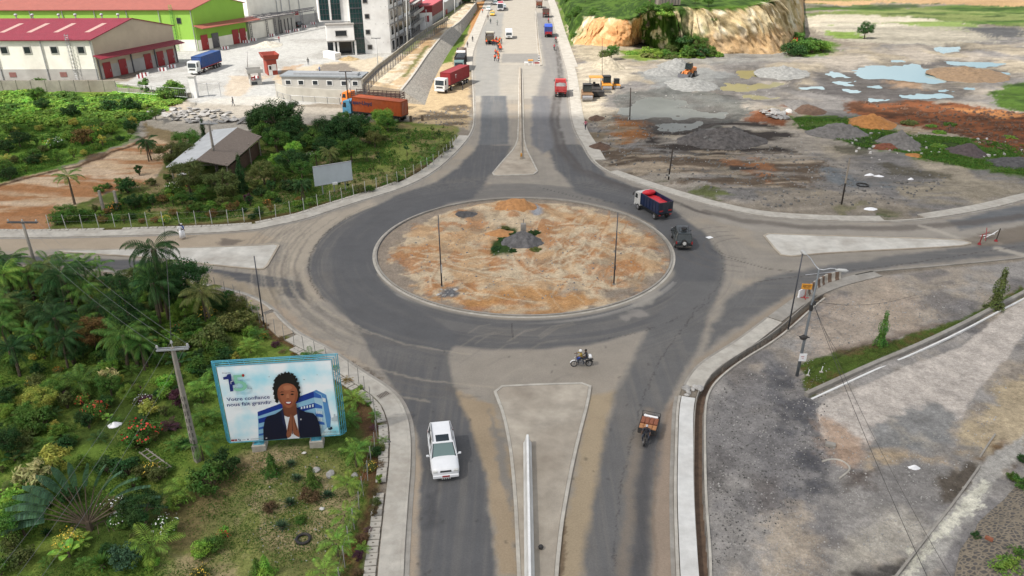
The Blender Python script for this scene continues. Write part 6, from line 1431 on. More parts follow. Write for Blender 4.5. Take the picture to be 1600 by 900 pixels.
def bus(label,col,L=6.2,w_=2.0,h=2.4,name='minibus',band=None):
 root=thing(name,label,'bus');T=(*col,1);hw=w_/2;mb=MB()
 mb.side([(-L/2,.45),(L/2-.05,.45),(L/2,.6),(L/2,1.2),(L/2-.55,h-.1),(L/2-.8,h),(-L/2+.1,h),(-L/2,h-.15)],-hw,hw);b=mb.build('body',M_paint,root,tint=T)
 mb=MB();mb.add([(-hw*.9,L/2+.012,1.22),(hw*.9,L/2+.012,1.22),(hw*.85,L/2-.52,h-.18),(-hw*.85,L/2-.52,h-.18)],[[1,0,3,2]]);mb.build('windscreen',M_glass,b)
 for s in(-1,1):
  for k in range(3):y=L/2-1.6-k*1.5;mb=MB();mb.box((s*(hw+.005),y,h*.70),(.02,1.25,h*.28));mb.build('side_window',M_glass,b)
  for y in(L/2-1.2,-L/2+1.2):wheel_on(root,s*(hw-.14),y,.36,.25)
  mb=MB();mb.box((s*hw*.75,L/2+.02,.85),(.3,.06,.18));mb.build('headlight',M_lamp,b)
 mb=MB();mb.box((0,L/2+.02,.8),(w_*.45,.05,.25));mb.build('grille',M_chass,b)
 mb=MB();mb.box((0,-L/2-.01,h*.68),(w_*.8,.02,h*.28));mb.build('rear_window',M_glass,b)
 if band:mb=MB();mb.box((0,0,h+.12),(w_*.8,L*.6,.22));mb.build('roof_load',M_paint,b,tint=(*band,1))
 return root
o=bus('white minibus coming down beside the crowd of road workers',(.72,.73,.73),6.4,2.1,2.5);put(o,(795,57),(796,75),6.4)
o=bus('pale lorry-like bus with a red roof load at the head of the far queue',(.55,.55,.58),8.5,2.5,3.0,'coach',(.45,.04,.06));put(o,(782.5,14),(780,27),8.5)
o=bus('large dark windscreened coach with red sides at the back of the far queue',(.45,.40,.42),10,2.5,3.2,'coach',(.3,.3,.32));put(o,(790,-2),(789,9),10)
for i,(r_,f_,col,lb)in enumerate([((774,6),(772.5,14),(.7,.7,.7),'white car left of the red roofed bus in the far queue'),((787.5,12),(786,22),(.68,.68,.7),'white car tucked behind the red roofed bus on its right'),((763.5,15),(762,22),(.72,.72,.72),'white car at the left edge of the far queue by the pavement'),((769.5,23),(769,30),(.75,.45,.03),'yellow taxi in front of the far queue'),((779,0),(777.5,7),(.1,.1,.12),'dark car near the top of the far queue'),((798,-4),(797,3),(.6,.6,.62),'silver car beside the coach at the top of the road')]):
 o=suv('queued_car',lb,'car',col,L=4.4,H_=1.55,rails=False,group='cars queueing on the far road',plate=False);put(o,r_,f_,4.4)
o=suv('parked_car','black car parked at the end of the grey shed','car',(.02,.02,.022),L=4.6,rails=False);put(o,(462,43.5),(472,41),4.6)
def motorbike(label,col,loc,rz,cat='motorcycle',name='motorcycle',box=False):
 root=thing(name,label,cat,loc,rz);T=(*col,1)
 for y in(-.66,.66):
  mb=MB();n=20;pts=[(0,y+.27*cos(2*pi*k/n),.31+.27*sin(2*pi*k/n))for k in range(n+1)];mb.tube(pts,.05,6,False);wh=mb.build('wheel',M_rubber,root,True)
  mb=MB();mb.tube([(0,y+.23*cos(2*pi*k/n),.31+.23*sin(2*pi*k/n))for k in range(n+1)],.02,4,False)
  for k in range(8):t=2*pi*k/8;mb.tube([(0,y,.31),(0,y+.22*cos(t),.31+.22*sin(t))],.008,3)
  mb.cyl((0,y,.31),.05,.16,'X',8);mb.build('rim',M_rim,wh)
 mb=MB();mb.side([(.10,.74),(.42,.80),(.46,.90),(.28,.98),(.05,.90)],-.13,.13);mb.build('fuel_tank',M_paint,root,tint=T)
 mb=MB();mb.box((0,-.32,.86),(.24,.85,.11),bev=.04);mb.build('seat',M_chass,root)
 mb=MB();mb.box((0,.05,.45),(.24,.42,.34),bev=.05);mb.cyl((.0,.16,.62),.09,.2,'X',8);mb.build('engine',M_rim,root)
 mb=MB()
 for s in(-1,1):mb.tube([(s*.08,.66,.31),(s*.09,.50,.82),(s*.09,.46,.98)],.03,5)
 mb.build('front_fork',M_rim,root)
 mb=MB();mb.tube([(0,.44,.85),(0,.1,.35),(0,-.66,.33)],.035,5);mb.tube([(0,.40,.80),(0,-.3,.72),(0,-.66,.36)],.03,5);mb.build('frame',M_chass,root)
 mb=MB();mb.tube([(-.36,.34,1.10),(-.2,.46,1.04),(.2,.46,1.04),(.36,.34,1.10)],.02,5);mb.build('handlebar',M_chass,root)
 for s in(-1,1):mb=MB();mb.tube([(s*.28,.40,1.06),(s*.34,.40,1.22)],.01,4);mb.box((s*.34,.40,1.25),(.10,.03,.07));mb.build('mirror',M_chass,root)
 mb=MB();mb.ell((0,.56,.92),(.09,.08,.09),10,6);mb.build('headlight',M_lamp,root,True)
 mb=MB();
 for y,t0,t1 in((.66,.35,2.4),):mb.tube([(0,y+.35*cos(t),.31+.35*sin(t))for t in np.linspace(t0,t1,8)],.055,5)
 mb.build('front_mudguard',M_wht,root)
 mb=MB();mb.tube([(0,-.66+.35*cos(t),.31+.35*sin(t))for t in np.linspace(.6,2.9,8)],.055,5);mb.box((0,-.88,.72),(.22,.3,.05));mb.build('rear_mudguard',M_chass,root)
 mb=MB();mb.tube([(.16,.1,.34),(.17,-.4,.34),(.18,-.85,.42)],.04,6);mb.build('exhaust',M_rim,root)
 return root
a_,rz,_=heading((916,573),(901,573.5));p=W(908.3,572.6)
motorbike('blue motorcycle carrying two riders across the dusty space below the roundabout',(.02,.07,.45),(p.x,p.y,.01),rz)
u_=Vector((-sin(rz),cos(rz),0))
person('ride',(p.x-u_.x*.02,p.y-u_.y*.02,.06),rz,'rider in a mustard jacket and white helmet steering the blue motorcycle',(.30,.20,.03),'helmet',(.75,.75,.75),'riders on the blue motorcycle')
person('pillion',(p.x-u_.x*.48,p.y-u_.y*.48,.10),rz,'passenger in black with dark hair behind the white helmeted rider',(.02,.02,.025),'hair',group='riders on the blue motorcycle')
mb=MB();mb.box((0,0,.12),(.42,.28,.24),bev=.05);o=mb.build('bag',M_wht);o.location=(p.x-u_.x*.72,p.y-u_.y*.72,.93);o.rotation_euler=(0,0,rz);tag(o,'white bag carried behind the passenger on the blue motorcycle','bag')
a_,rz,_=heading((1012,682),(1009,692));p=W(1012.5,678.5)
root=thing('cargo_tricycle','three wheeled cargo tricycle with an open metal box on the near right lane','tricycle',(p.x,p.y,.01),rz)
mb=MB();mb.box((0,-.1,.62),(1.36,1.9,.08));bed=mb.build('cargo_bed',mat('bed_brown',(.045,.022,.014),.8,var=.3),root)
for s in(-1,1):mb=MB();mb.box((s*.68,-.1,.84),(.05,1.9,.42));mb.tube([(s*.68,-1.05,1.0),(s*.68,-1.05,1.35)],.025,4);mb.build('side_board',M_chass,bed)
for y in(-1.05,.85):mb=MB();mb.box((0,y,.84),(1.4,.05,.42));mb.build('end_board',M_chass,bed)
mb=MB();mb.tube([(-.68,-1.05,1.35),(.68,-1.05,1.35)],.025,4);mb.build('rail',M_chass,bed)
for s in(-1,1):wheel_on(root,s*.55,-.35,.30,.14)
wheel_on(root,.02,1.55,.30,.12)
mb=MB();mb.tube([(0,1.55,.32),(0,1.35,.95),(0,.9,.60)],.035,5);mb.build('frame',M_chass,root);mb=MB();mb.tube([(-.32,1.2,1.02),(0,1.35,1.0),(.32,1.2,1.02)],.02,5);mb.build('handlebar',M_chass,root)
mb=MB();mb.box((0,.98,.78),(.26,.3,.12),bev=.04);mb.build('saddle',M_chass,root)
M_brick=mat('clay_block',C3(156,96,70,.7)[:3],.9,var=.25,vs=4,bump=.4);M_brick2=mat('clay_block_light',C3(196,138,92,.7)[:3],.9,var=.2,vs=4,bump=.4)
u_=Vector((-sin(rz),cos(rz),0));v_=Vector((cos(rz),sin(rz),0));proto={}
for lay,(ys_,m,nm)in enumerate((((.66,.38),M_brick2,'light'),((-.0,-.26,-.52),M_brick,'dark'))):
 for z in range(2):
  for j,yy in enumerate(ys_):
   for i in range(4):
    if nm not in proto:mb=MB();mb.box((0,0,0),(.30,.25,.20),bev=.012);b0=mb.build('clay_block',m);proto[nm]=b0
    else:b0=dup(proto[nm])
    q=Vector((p.x,p.y,0))+v_*(-.49+.325*i+rnd.uniform(-.01,.01))+u_*(yy);b0.location=(q.x,q.y,.79+.21*z+(.04 if lay else 0));b0.rotation_euler=(0,0,rz+rnd.uniform(-.03,.03))
    side=('left','left','right','right')[i]
    tag(b0,('light orange clay block in the front stack of the cargo tricycle' if lay==0 else 'dark red clay block in the rear stack of the cargo tricycle'),'brick','clay blocks on the tricycle, front stack' if lay==0 else 'clay blocks on the tricycle, rear stack')
mb=MB();mb.box((0,0,.16),(1.1,.24,.32),bev=.10);o=mb.build('sack',M_wht);q=Vector((p.x,p.y,0))-u_*.86;o.location=(q.x,q.y,.9);o.rotation_euler=(0,0,rz-.05);tag(o,'bulging white sack at the rear of the cargo tricycle','sack')
q=Vector((p.x,p.y,0))+u_*.95;person('ride',(q.x,q.y,-.02),rz,'driver in dark clothes sitting at the front of the cargo tricycle',(.03,.03,.04),'cap',(.4,.4,.42))
for(x,y,lb,lb2)in((866,78.5,'motorcycle in front, nearer one on the right lane with its red rider','rider in red on the nearer right lane motorcycle'),(868.5,66,'second motorcycle behind the blue lorry near the pavement','rider in red on the farther right lane motorcycle'),(857,35.5,'motorcycle just ahead of the blue covered lorry','rider in black just ahead of the blue covered lorry')):
 p=W(x,y);motorbike(lb,(.2,.02,.02),(p.x,p.y,.01),.05);person('ride',(p.x,p.y,.06),.05,lb2,(.42,.03,.05)if 'red' in lb2 else(.02,.02,.02),'cap',(.35,.03,.04))
M_yel=mat('machine_yellow',C3(226,156,50,.75)[:3],.5,var=.12,vs=1.5,grime=.25)
def roller(label,px,py,rz,s=1.0,drum2=True,roofcol=None,name='road_roller',ym=None):
 p=W(px,py);root=thing(name,label,'road roller',(p.x,p.y,.02),rz,'road machines parked on the quarry edge',s);ym=ym or M_yel
 mb=MB();mb.cyl((0,1.1,.62),.62,1.7,'X',20);mb.build('front_drum',M_rim,root)
 mb=MB();mb.box((0,1.1,1.18),(2.0,1.0,.22),bev=.06);
 for x in(-.95,.95):mb.box((x,1.1,.8),(.14,.5,.7))
 mb.build('drum_yoke',ym,root)
 if drum2:
  mb=MB();mb.cyl((0,-1.3,.62),.62,1.7,'X',20);mb.build('rear_drum',M_rim,root)
 else:
  for x in(-.6,-.2,.2,.6):mb=MB();mb.cyl((x,-1.3,.55),.55,.3,'X',16);mb.build('wheel',M_rubber,root)
 mb=MB();mb.box((0,-.4,1.15),(1.7,2.2,.8),bev=.1);mb.build('engine_body',ym,root)
 mb=MB();mb.box((0,.15,2.05),(1.35,1.2,1.1),bev=.08);c=mb.build('cabin',M_glass,root)
 mb=MB();mb.box((0,.15,2.68),(1.5,1.4,.12),bev=.05);
 for sx in(-1,1):
  for sy in(-1,1):mb.tube([(sx*.68,.15+sy*.6,1.5),(sx*.68,.15+sy*.6,2.65)],.05,4)
 mb.build('cabin_roof',M_chass if not roofcol else ym,root)
 return root
roller('grey and brown pneumatic roller nearest the road, in front of the paver',916.5,156,pi,1.25,False,ym=mat('machine_brown',C3(150,116,84,.7)[:3],.6,var=.2,grime=.3))
roller('yellow drum roller with a black cabin between the paver and the small roller',947,141,pi,1.2)
roller('small yellow and black roller at the right end of the parked machines',962.5,139,pi,.85)
p=W(930,149);root=thing('asphalt_paver','black asphalt paver under a flat yellow canopy beside the drum rollers','paver',(p.x,p.y,.02),pi,'road machines parked on the quarry edge')
for s in(-1,1):mb=MB();mb.box((s*1.0,0,.45),(.4,3.8,.8),bev=.2);mb.build('crawler_track',M_rubber,root)
mb=MB();mb.box((0,-.2,1.3),(2.4,3.2,1.1),bev=.1);mb.build('engine_body',M_chass,root)
mb=MB();mb.box((0,2.2,.95),(2.9,1.5,.9),top=(1.15,1.1));mb.build('hopper',M_chass,root)
mb=MB();mb.box((0,-2.3,.5),(3.4,.8,.5));mb.build('screed',M_chass,root)
mb=MB();mb.box((0,-.4,3.9),(2.9,2.6,.14));cn=mb.build('canopy',M_yel,root)
for sx in(-1,1):
 for sy in(-1,1):mb=MB();mb.tube([(sx*1.2,-.4+sy*1.0,1.8),(sx*1.25,-.4+sy*1.1,3.85)],.05,4);mb.build('canopy_post',M_dsteel,cn)
mb=MB();mb.box((0,-.8,2.1),(1.8,.6,.5));mb.box((.3,-.4,2.5),(.5,.5,.6));mb.build('operator_seat',M_chass,root)
p=W(1075,121);root=thing('wheel_loader','orange wheel loader with a black cab working on the grey gravel flat','loader',(p.x,p.y,.02),2.5)
for s in(-1,1):
 for y in(-1.4,1.4):wheel_on(root,s*1.1,y,.75,.5)
mb=MB();mb.box((0,-1.3,1.6),(1.9,2.6,1.3),bev=.15);mb.box((0,1.0,1.2),(1.2,1.6,.8));mb.build('chassis_body',mat('machine_orange',C3(232,140,70,.75)[:3],.5,var=.12,grime=.25),root)
mb=MB();mb.box((0,0,2.7),(1.5,1.5,1.5),bev=.1,top=(.9,.9));mb.build('cabin',M_glass,root)
for s in(-1,1):mb=MB();mb.tube([(s*.5,.6,1.7),(s*.55,2.0,1.6),(s*.6,2.9,.7)],.13,5);mb.build('lift_arm',MATS['machine_orange'],root)
mb=MB();mb.side([(2.7,.15),(3.8,.1),(3.9,.25),(3.1,.4),(2.9,1.2),(2.7,1.2)],-1.35,1.35);mb.build('bucket',M_dsteel,root)
orange=(.75,.10,.03)
rw_=random.Random(3);spots=[]
for k in range(20):spots.append((760+rw_.uniform(0,24),68.5+rw_.uniform(-2.0,3.2)))
for k in range(9):spots.append((778+rw_.uniform(-3,6),76+rw_.uniform(-1,5.5)))
for k in range(8):spots.append((775+rw_.uniform(-3,5),86+rw_.uniform(0,12)))
desc=['standing','walking','bending'];beside=lambda x,y:'behind the brown tipper lorry' if y<73 else('below the crowd, halfway along the line' if y<85 else 'at the near end of the line of workers')
for i,(x,y)in enumerate(spots):
 p=W(x,y);k=['stand','walk','bend'][rw_.choice([0,0,1,1,2])]
 dk=(i%6==5);person(k,(p.x,p.y,.01),rw_.uniform(0,6.28),f'{ {"stand":"standing","walk":"walking","bend":"stooping"}[k]} road worker in {"a dark jacket" if dk else "an orange vest"} {beside(x,y)}',(.03,.04,.06)if dk else(.6,.08,.04),'cap' if i%2 else 'hair',(.55,.4,.03)if i%4 else(.6,.6,.6),'road workers on the far left lane',vest=None if dk else orange,sc=1.05)
for(x,y,k,rz,lb,sh,hd)in((365,166,'walk',2.0,'person in black walking on the pale forecourt by the open gate',(.02,.02,.02),'hair'),(482,101.5,'stand',0,'person in dark clothes standing in the concrete yard',(.03,.035,.03),'hair'),(500,115.5,'walk',1,'person in blue and white near the trench in the yard',(.1,.2,.45),'cap'),(436.5,66,'walk',.5,'person in red on the warehouse yard by the grey shed',(.35,.03,.04),'hair'),(284.5,374,'stand',.3,'person in a long white robe by the west road pavement',(.75,.75,.75),'hair'),(287.5,373,'stand',-.3,'person in blue beside the white robed one by the west road',(.02,.08,.30),'cap'),(723,141,'stand',1.5,'person in black and yellow beside the verge lorries',(.03,.03,.03),'cap'),(738.5,66,'walk',0,'person in dark clothes walking on the left pavement above the lorries',(.04,.04,.05),'hair'),(730.5,75,'stand',0,'person in a dark top on the sandy verge behind the lorries',(.05,.03,.03),'hair'),(766.5,37.5,'walk',0,'person crossing the far left lane, left of a pair',(.03,.05,.05),'hair'),(777,40,'walk',1,'person in a pale shirt crossing the far left lane, right of a pair',(.4,.45,.42),'hair'),(754,21,'stand',0,'person in orange on the verge near the dark trees',(.7,.12,.03),'cap'),(914.5,203,'walk',.4,'person in pink walking on the path right of the road',(.45,.12,.16),'hair'),(437,264,'stand',.4,'person in a white shirt under the small tree in the far garden',(.7,.72,.75),'hair'),(520,80,'stand',.4,'person in red by the tower porch',(.4,.04,.04),'cap'),(762.5,31,'walk',0,'person with a load beside the yellow taxi',(.1,.06,.05),'cap')):
 p=W(x,y);person(k,(p.x,p.y,.12 if 280<x<290 else .01),rz,lb,sh,hd,(.6,.6,.6),sc=1.08)
for o in[o for o in COL.objects if o.name.startswith('person')and 'robe' in o.get('label','')]:
 mb=MB();mb.tube([(0,0,.12),(0,0,.5),(0,0,1.0)],[.24,.2,.17],10);mb.build('robe',M_wht,o,True)
M_bblue=mat('frame_blue',C3(96,190,214,.75)[:3],.5,var=.12,vs=2,grime=.15)
zb_=.95
BLw,BRw=W(361,691,zb_),W(531,679,zb_)
bo=Vector((BLw.x,BLw.y,0));ba=atan2(BRw.y-BLw.y,BRw.x-BLw.x);BW_=(Vector((BRw.x,BRw.y))-Vector((BLw.x,BLw.y))).length
BH_=(HT(*PX(BLw.x,BLw.y,0),571)+HT(*PX(BRw.x,BRw.y,0),565))/2
bill=thing('billboard','big colour billboard of a smiling woman in a dark blazer, on a pale blue frame in the near garden','billboard',bo,ba)
bill['label']='big billboard of a smiling woman in a dark blazer, held in a pale blue frame'
mb=MB();mb.box((BW_/2,.06,(zb_+BH_)/2),(BW_,.10,BH_-zb_));pan=mb.build('panel',None or mat('panel_back',(.5,.5,.5),.6),bill)
bn=Vector((sin(ba),-cos(ba),0));bx_=Vector((cos(ba),sin(ba),0))
def hit(zx,zy):
 px,py=330+zx/5.0,540+zy/5.0;d=W(px,py,0)-Vector((0,0,CH));o=Vector((0,0,CH));t=(bo-o).dot(bn)/d.dot(bn);p=o+d*t-bo;return(p.dot(bx_),p.z)
M_post=bpy.data.materials.new('poster_sky');M_post.use_nodes=True;t_=M_post.node_tree;b_=t_.nodes['Principled BSDF'];b_.inputs['Roughness'].default_value=.45
tc_=t_.nodes.new('ShaderNodeTexCoord');n_=t_.nodes.new('ShaderNodeTexNoise');n_.inputs['Scale'].default_value=.42;n_.inputs['Detail'].default_value=4;t_.links.new(tc_.outputs['Object'],n_.inputs['Vector'])
r_=t_.nodes.new('ShaderNodeValToRGB');r_.color_ramp.elements[0].position=.44;r_.color_ramp.elements[0].color=(.86,.89,.90,1);r_.color_ramp.elements[1].position=.72;r_.color_ramp.elements[1].color=(.30,.70,.82,1)
t_.links.new(n_.outputs['Fac'],r_.inputs['Fac']);t_.links.new(r_.outputs[0],b_.inputs['Base Color'])
mb=MB();mb.add([(0.02,.006,zb_+.02),(BW_-.02,.006,zb_+.02),(BW_-.02,.006,BH_-.02),(.02,.006,BH_-.02)],[[0,1,2,3]]);sheet=mb.build('poster',M_post,bill)
PM={}
def pmat(n,c,k=.8):
 if n not in PM:PM[n]=mat('print_'+n,C3(*c,k)[:3],.45,var=.04,vs=1)
 return PM[n]
lay=[0]
def pp(name,pts,m,smooth_=0,raw=False):
 lay[0]+=1;q=[hit(*p)for p in pts]if not raw else pts
 if smooth_:q=[(v.x,v.y)for v in smooth_poly([Vector((a,b,0))for a,b in q],smooth_)]
 q=[(min(max(a,.03),BW_-.03),min(max(b,zb_+.03),BH_-.03))for a,b in q]
 y=-.004*lay[0]*.5;mb=MB();n=len(q);A=sum(q[i][0]*q[(i+1)%n][1]-q[(i+1)%n][0]*q[i][1]for i in range(n))
 if A<0:q=q[::-1]
 mb.add([(a,y,b)for a,b in q],[list(range(n))]);return mb
def put_pp(name,shapes,m,s=0):
 mb=MB()
 for pts in shapes:k=pp(name,pts,m,s);mb.add(k.v,k.f)
 return mb.build(name,m,sheet)
put_pp('printed_building',[[(362,520),(800,356),(818,500),(830,570),(845,700),(372,745)]],pmat('glass_light',(150,200,228)))
put_pp('printed_building',[[(800,356),(862,384),(905,640),(860,690),(830,560)]],pmat('glass_pale',(178,216,236)))
put_pp('printed_building',[[(820,345),(898,384),(935,560),(930,640),(905,640),(862,384),(800,356)]],pmat('side_blue',(92,150,206)))
put_pp('printed_bands',[[(362,518),(800,356),(804,404),(366,552)],[(368,572),(808,446),(812,486),(372,608)]],pmat('band_blue',(24,58,150)))
put_pp('printed_bands',[[(800,356),(858,388),(862,412),(804,404)],[(808,446),(866,470),(868,492),(812,486)],[(815,520),(874,540),(876,560),(818,552)],[(825,585),(884,600),(886,618),(828,612)],[(370,640),(560,590),(560,604),(372,656)],[(372,690),(560,646),(560,658),(374,704)]],pmat('band_mid',(58,108,190)))
put_pp('printed_windows',[[(700+i*22,478-i*5),(712+i*22,475-i*5),(713+i*22,492-i*4),(701+i*22,496-i*4)]for i in range(5)]+[[(820+i*12,505+j*56),(828+i*12,508+j*56),(830+i*12,532+j*56),(822+i*12,529+j*56)]for i in range(4)for j in range(3)],pmat('win_white',(226,238,244)))
put_pp('printed_badge',[[(868,402),(894,410),(896,440),(872,432)]],pmat('badge',(226,236,240)))
put_pp('printed_towers',[[(940,560),(940,585),(985,585),(984,548),(972,546),(970,530),(958,530),(957,556)]],pmat('tower_grey',(200,214,220)))
hb_=[[(x0+13*cos(t)*(1+.3*sin(5*t+x0)),y0+13*sin(t)*(1+.3*cos(4*t+y0)))for t in np.linspace(0,2*pi,14,endpoint=False)]for x0,y0 in[(497,300),(492,330),(497,372),(502,270),(515,250),(532,232),(555,222),(580,214),(606,214),(632,222),(650,240),(664,262),(676,292),(684,322),(686,360),(684,390),(504,400),(514,428)]]
put_pp('printed_hair',hb_+[[(500,420),(488,340),(490,300),(500,265),(520,238),(545,222),(590,212),(630,220),(655,248),(672,282),(688,320),(692,380),(682,430),(668,430),(600,300),(525,420),(520,450)]],pmat('hair',(22,20,22)),1)
put_pp('printed_neck',[[(556,440),(668,440),(668,500),(676,540),(620,560),(566,540),(560,490)]],pmat('skin_shade',(122,70,50)),1)
put_pp('printed_face',[[(518,370),(524,330),(548,300),(590,286),(640,296),(670,330),(680,372),(672,420),(650,462),(612,482),(575,474),(540,440),(524,405)]],pmat('skin',(168,100,70)),2)
put_pp('printed_cheeks',[[(560,312),(610,300),(640,320),(620,340),(575,345)],[(590,372),(606,368),(614,408),(584,408)]],pmat('skin_light',(190,122,88)),2)
put_pp('printed_shadow',[[(520,380),(524,405),(540,440),(575,474),(596,480),(560,440),(540,400),(532,340),(524,345)],[(674,372),(668,420),(646,462),(620,480),(650,430),(660,380),(662,330)],[(590,404),(612,404),(608,414),(594,414)]],pmat('skin_mid',(146,84,58)),1)
put_pp('printed_eyes',[[(540,376),(556,368),(574,374),(558,382)],[(618,374),(634,366),(652,372),(636,380)],[(534,362),(552,350),(576,356),(552,357)],[(616,354),(636,346),(658,356),(636,353)]],pmat('eye',(20,14,14)),1)
put_pp('printed_lips',[[(572,432),(600,428),(636,428),(625,450),(604,457),(584,449)]],pmat('lips',(150,40,50)),1)
put_pp('printed_teeth',[[(582,434),(605,432),(628,432),(618,443),(604,446),(592,443)]],pmat('teeth',(240,238,236)),1)
put_pp('printed_shirt',[[(562,535),(600,550),(640,548),(672,528),(692,716),(600,722)]],pmat('shirt',(232,236,240)))
put_pp('printed_blazer',[[(412,738),(409,640),(422,570),(440,545),(500,528),(545,500),(560,485),(572,540),(592,640),(600,716)],[(668,472),(690,490),(740,510),(800,522),(828,552),(850,620),(862,706),(700,718),(682,640),(676,560)]],pmat('blazer',(18,22,48)))
put_pp('printed_lapel',[[(548,500),(562,490),(575,560),(590,640),(560,600)],[(672,480),(684,500),(696,580),(690,650),(678,560)]],pmat('lapel',(34,40,74)))
put_pp('printed_hands',[[(622,524),(632,530),(634,600),(632,690),(604,716),(588,694),(596,640),(610,570)],[(634,530),(646,536),(664,600),(688,662),(694,710),(664,696),(640,680)]],pmat('hand',(150,92,66)),1)
put_pp('printed_fingers',[[(632,526),(636,528),(640,684),(634,684)],[(648,570),(652,572),(672,650),(667,652)],[(612,580),(615,582),(606,660),(602,660)]],pmat('hand_line',(92,50,36)))
put_pp('printed_brooch',[[(697,562),(706,560),(708,572),(699,574)],[(428,710),(440,709),(440,717),(428,718)]],pmat('silver',(210,210,215)))
put_pp('printed_birds',[[(446,236),(456,232),(464,237),(455,236)],[(718,260),(728,254),(738,260),(728,259)],[(822,220),(830,217),(836,221),(829,220)]],pmat('bird',(80,110,120)))
def ptext(s,zx,zy,hgt,m,bold=.0,name='lettering',sx=1.0):
 lay[0]+=1;u,v=hit(zx,zy);return text_mesh(s,hgt,m,sheet,Matrix.Translation((u,-.004*lay[0]*.5-.004,v))@Matrix.Diagonal((sx,1,1,1))@RX90,name,.0008,bold)
mnavy=pmat('text_navy',(26,44,120));u0,v0=hit(100,0)
def usz(zpx):a=hit(300,300);b=hit(300,300+zpx);return abs(a[1]-b[1])
def wsz(zpx):a=hit(300,300);b=hit(300+zpx,300);return b[0]-a[0]
def fit(s,zx,zy,zw,zh,m,bold,name='lettering'):
 o=ptext(s,zx,zy,usz(zh)*1.38,m,bold,name);w0=max(v.co.x for v in o.data.vertices)-min(v.co.x for v in o.data.vertices)
 k=wsz(zw)/w0;x0=min(v.co.x for v in o.data.vertices)
 for v in o.data.vertices:v.co.x=x0+(v.co.x-x0)*k
 return o
fit('5',176,346,106,128,pmat('text_green',(146,212,182)),.018);put_pp('lettering',[[(96,238),(122,232),(132,214),(157,211),(178,346),(152,350),(137,252),(100,258)]],mnavy)
put_pp('printed_square',[[(160,274),(178,268),(192,290),(184,300),(166,298)]],mnavy);put_pp('printed_outline',[[(156,268),(176,266),(176,270),(160,272),(160,292),(156,292)]],pmat('white',(235,238,240)))
lay[0]+=1;pts=[(253+11*cos(t),223+11*sin(t))for t in np.linspace(0,2*pi,14,endpoint=False)];put_pp('printed_dot',[pts],pmat('red',(176,40,44)))
fit('Depuis',90,210,62,12,pmat('text_grey',(120,126,134)),.0);fit('Ans',286,330,38,12,pmat('text_grey',(120,126,134)),.0)
fit('Votre confiance',128,424,340,28,mnavy,.006);fit('nous fait grandir',128,466,352,28,mnavy,.006)
fit('BGFIBank',878,674,108,17,pmat('text_grey2',(150,156,166)),.0)
put_pp('printed_logo',[[(915,630),(946,622),(950,640),(935,648),(917,646)]],pmat('logo_dark',(28,38,60)));put_pp('printed_logo',[[(918,628),(932,626),(930,632),(920,636)]],pmat('logo_teal',(120,190,200)))
put_pp('printed_strip',[[(880,684),(985,680),(985,682),(880,686)]],pmat('text_grey',(120,126,134)))
put_pp('printed_marks',[[(160,723),(186,721),(186,734),(160,736)],[(190,721),(206,720),(206,732),(190,734)]],pmat('mark_red',(170,52,60)))
put_pp('printed_marks',[[(215,718),(224,717),(222,728),(214,726)],[(225,722),(236,721),(234,732),(224,732)],[(286,716),(296,715),(296,724),(286,725)]],pmat('mark_blue',(70,90,120)))
put_pp('printed_marks',[[(246,722),(272,720),(272,724),(246,726)],[(312,716),(400,710),(400,714),(312,720)]],pmat('mark_grey',(190,196,202)))
mg=[(.06,.06,.0),(.20,.14,.16),(.32,.18,.34),(.42,.18,.52),(.28,.10,.64)];corners=[]
for k,(g,g2,dpt)in enumerate(mg):
 c=[(-g,dpt,zb_-g2*.8),(BW_+g,dpt,zb_-g2*.8),(BW_+g,dpt,BH_+g2),(-g,dpt,BH_+g2)];corners.append(c)
 mb=MB()
 for i in range(4):mb.tube([c[i],c[(i+1)%4]],.032,5)
 mb.build('frame_hoop',M_bblue,bill)
for i in range(4):
 A_c,B_c=corners[0],corners[3]
 for t in np.linspace(0,1,9)[:-1]:
  p=Vector(A_c[i]).lerp(Vector(A_c[(i+1)%4]),t);q=Vector(B_c[i]).lerp(Vector(B_c[(i+1)%4]),t);mb=MB();mb.tube([p,q],.018,4);r=Vector(corners[4][i]).lerp(Vector(corners[4][(i+1)%4]),t);mb.tube([q,r],.018,4);mb.build('frame_strut',M_bblue,bill)
mb=MB();mb.box((BW_/2,.30,(zb_+BH_)/2),(BW_-.1,.05,BH_-zb_-.1));mb.build('rear_panel',mat('rear_sheet',C3(150,160,165,.7)[:3],.6,var=.1),bill)
for px,py in((405,707),(495,699)):
 p=W(px,py)-bo;x=p.dot(bx_);mb=MB();mb.tube([(x,.35,.55),(x,.35,.75),(x,.35,zb_+.3)],[.34,.20,.17],12);lg=mb.build('leg',M_bblue,bill)
 mb=MB()
 for t in range(6):a_=t*pi/3;mb.tube([(x+.36*cos(a_),.35+.36*sin(a_),.56),(x+.17*cos(a_),.35+.17*sin(a_),.95)],.03,4)
 mb.build('gusset',M_bblue,lg)
 mb=MB();mb.box((x,.35,.22),(1.0,1.0,.66),bev=.04);mb.build('footing',M_conc,bill)
 mb=MB();mb.box((x,.35,.565),(.72,.72,.03));mb.build('base_plate',M_bblue,lg)
z1=HT(495,307,291);a0,a1=W(492,291,z1),W(551,281,z1);o0=Vector((a0.x,a0.y,0));an=atan2(a1.y-a0.y,a1.x-a0.x);wd=(a1-a0).length;h1=HT(*PX(a0.x,a0.y,0),261)
b2=thing('billboard','blank white billboard standing inside the far garden fence','billboard',o0,an)
mb=MB();mb.box((wd/2,0,(z1+h1)/2),(wd,.12,h1-z1));mb.build('panel',mat('panel_blank',C3(206,216,220,.72)[:3],.6,var=.06,vs=.8,grime=.12,bump=.2,bs=2),b2)
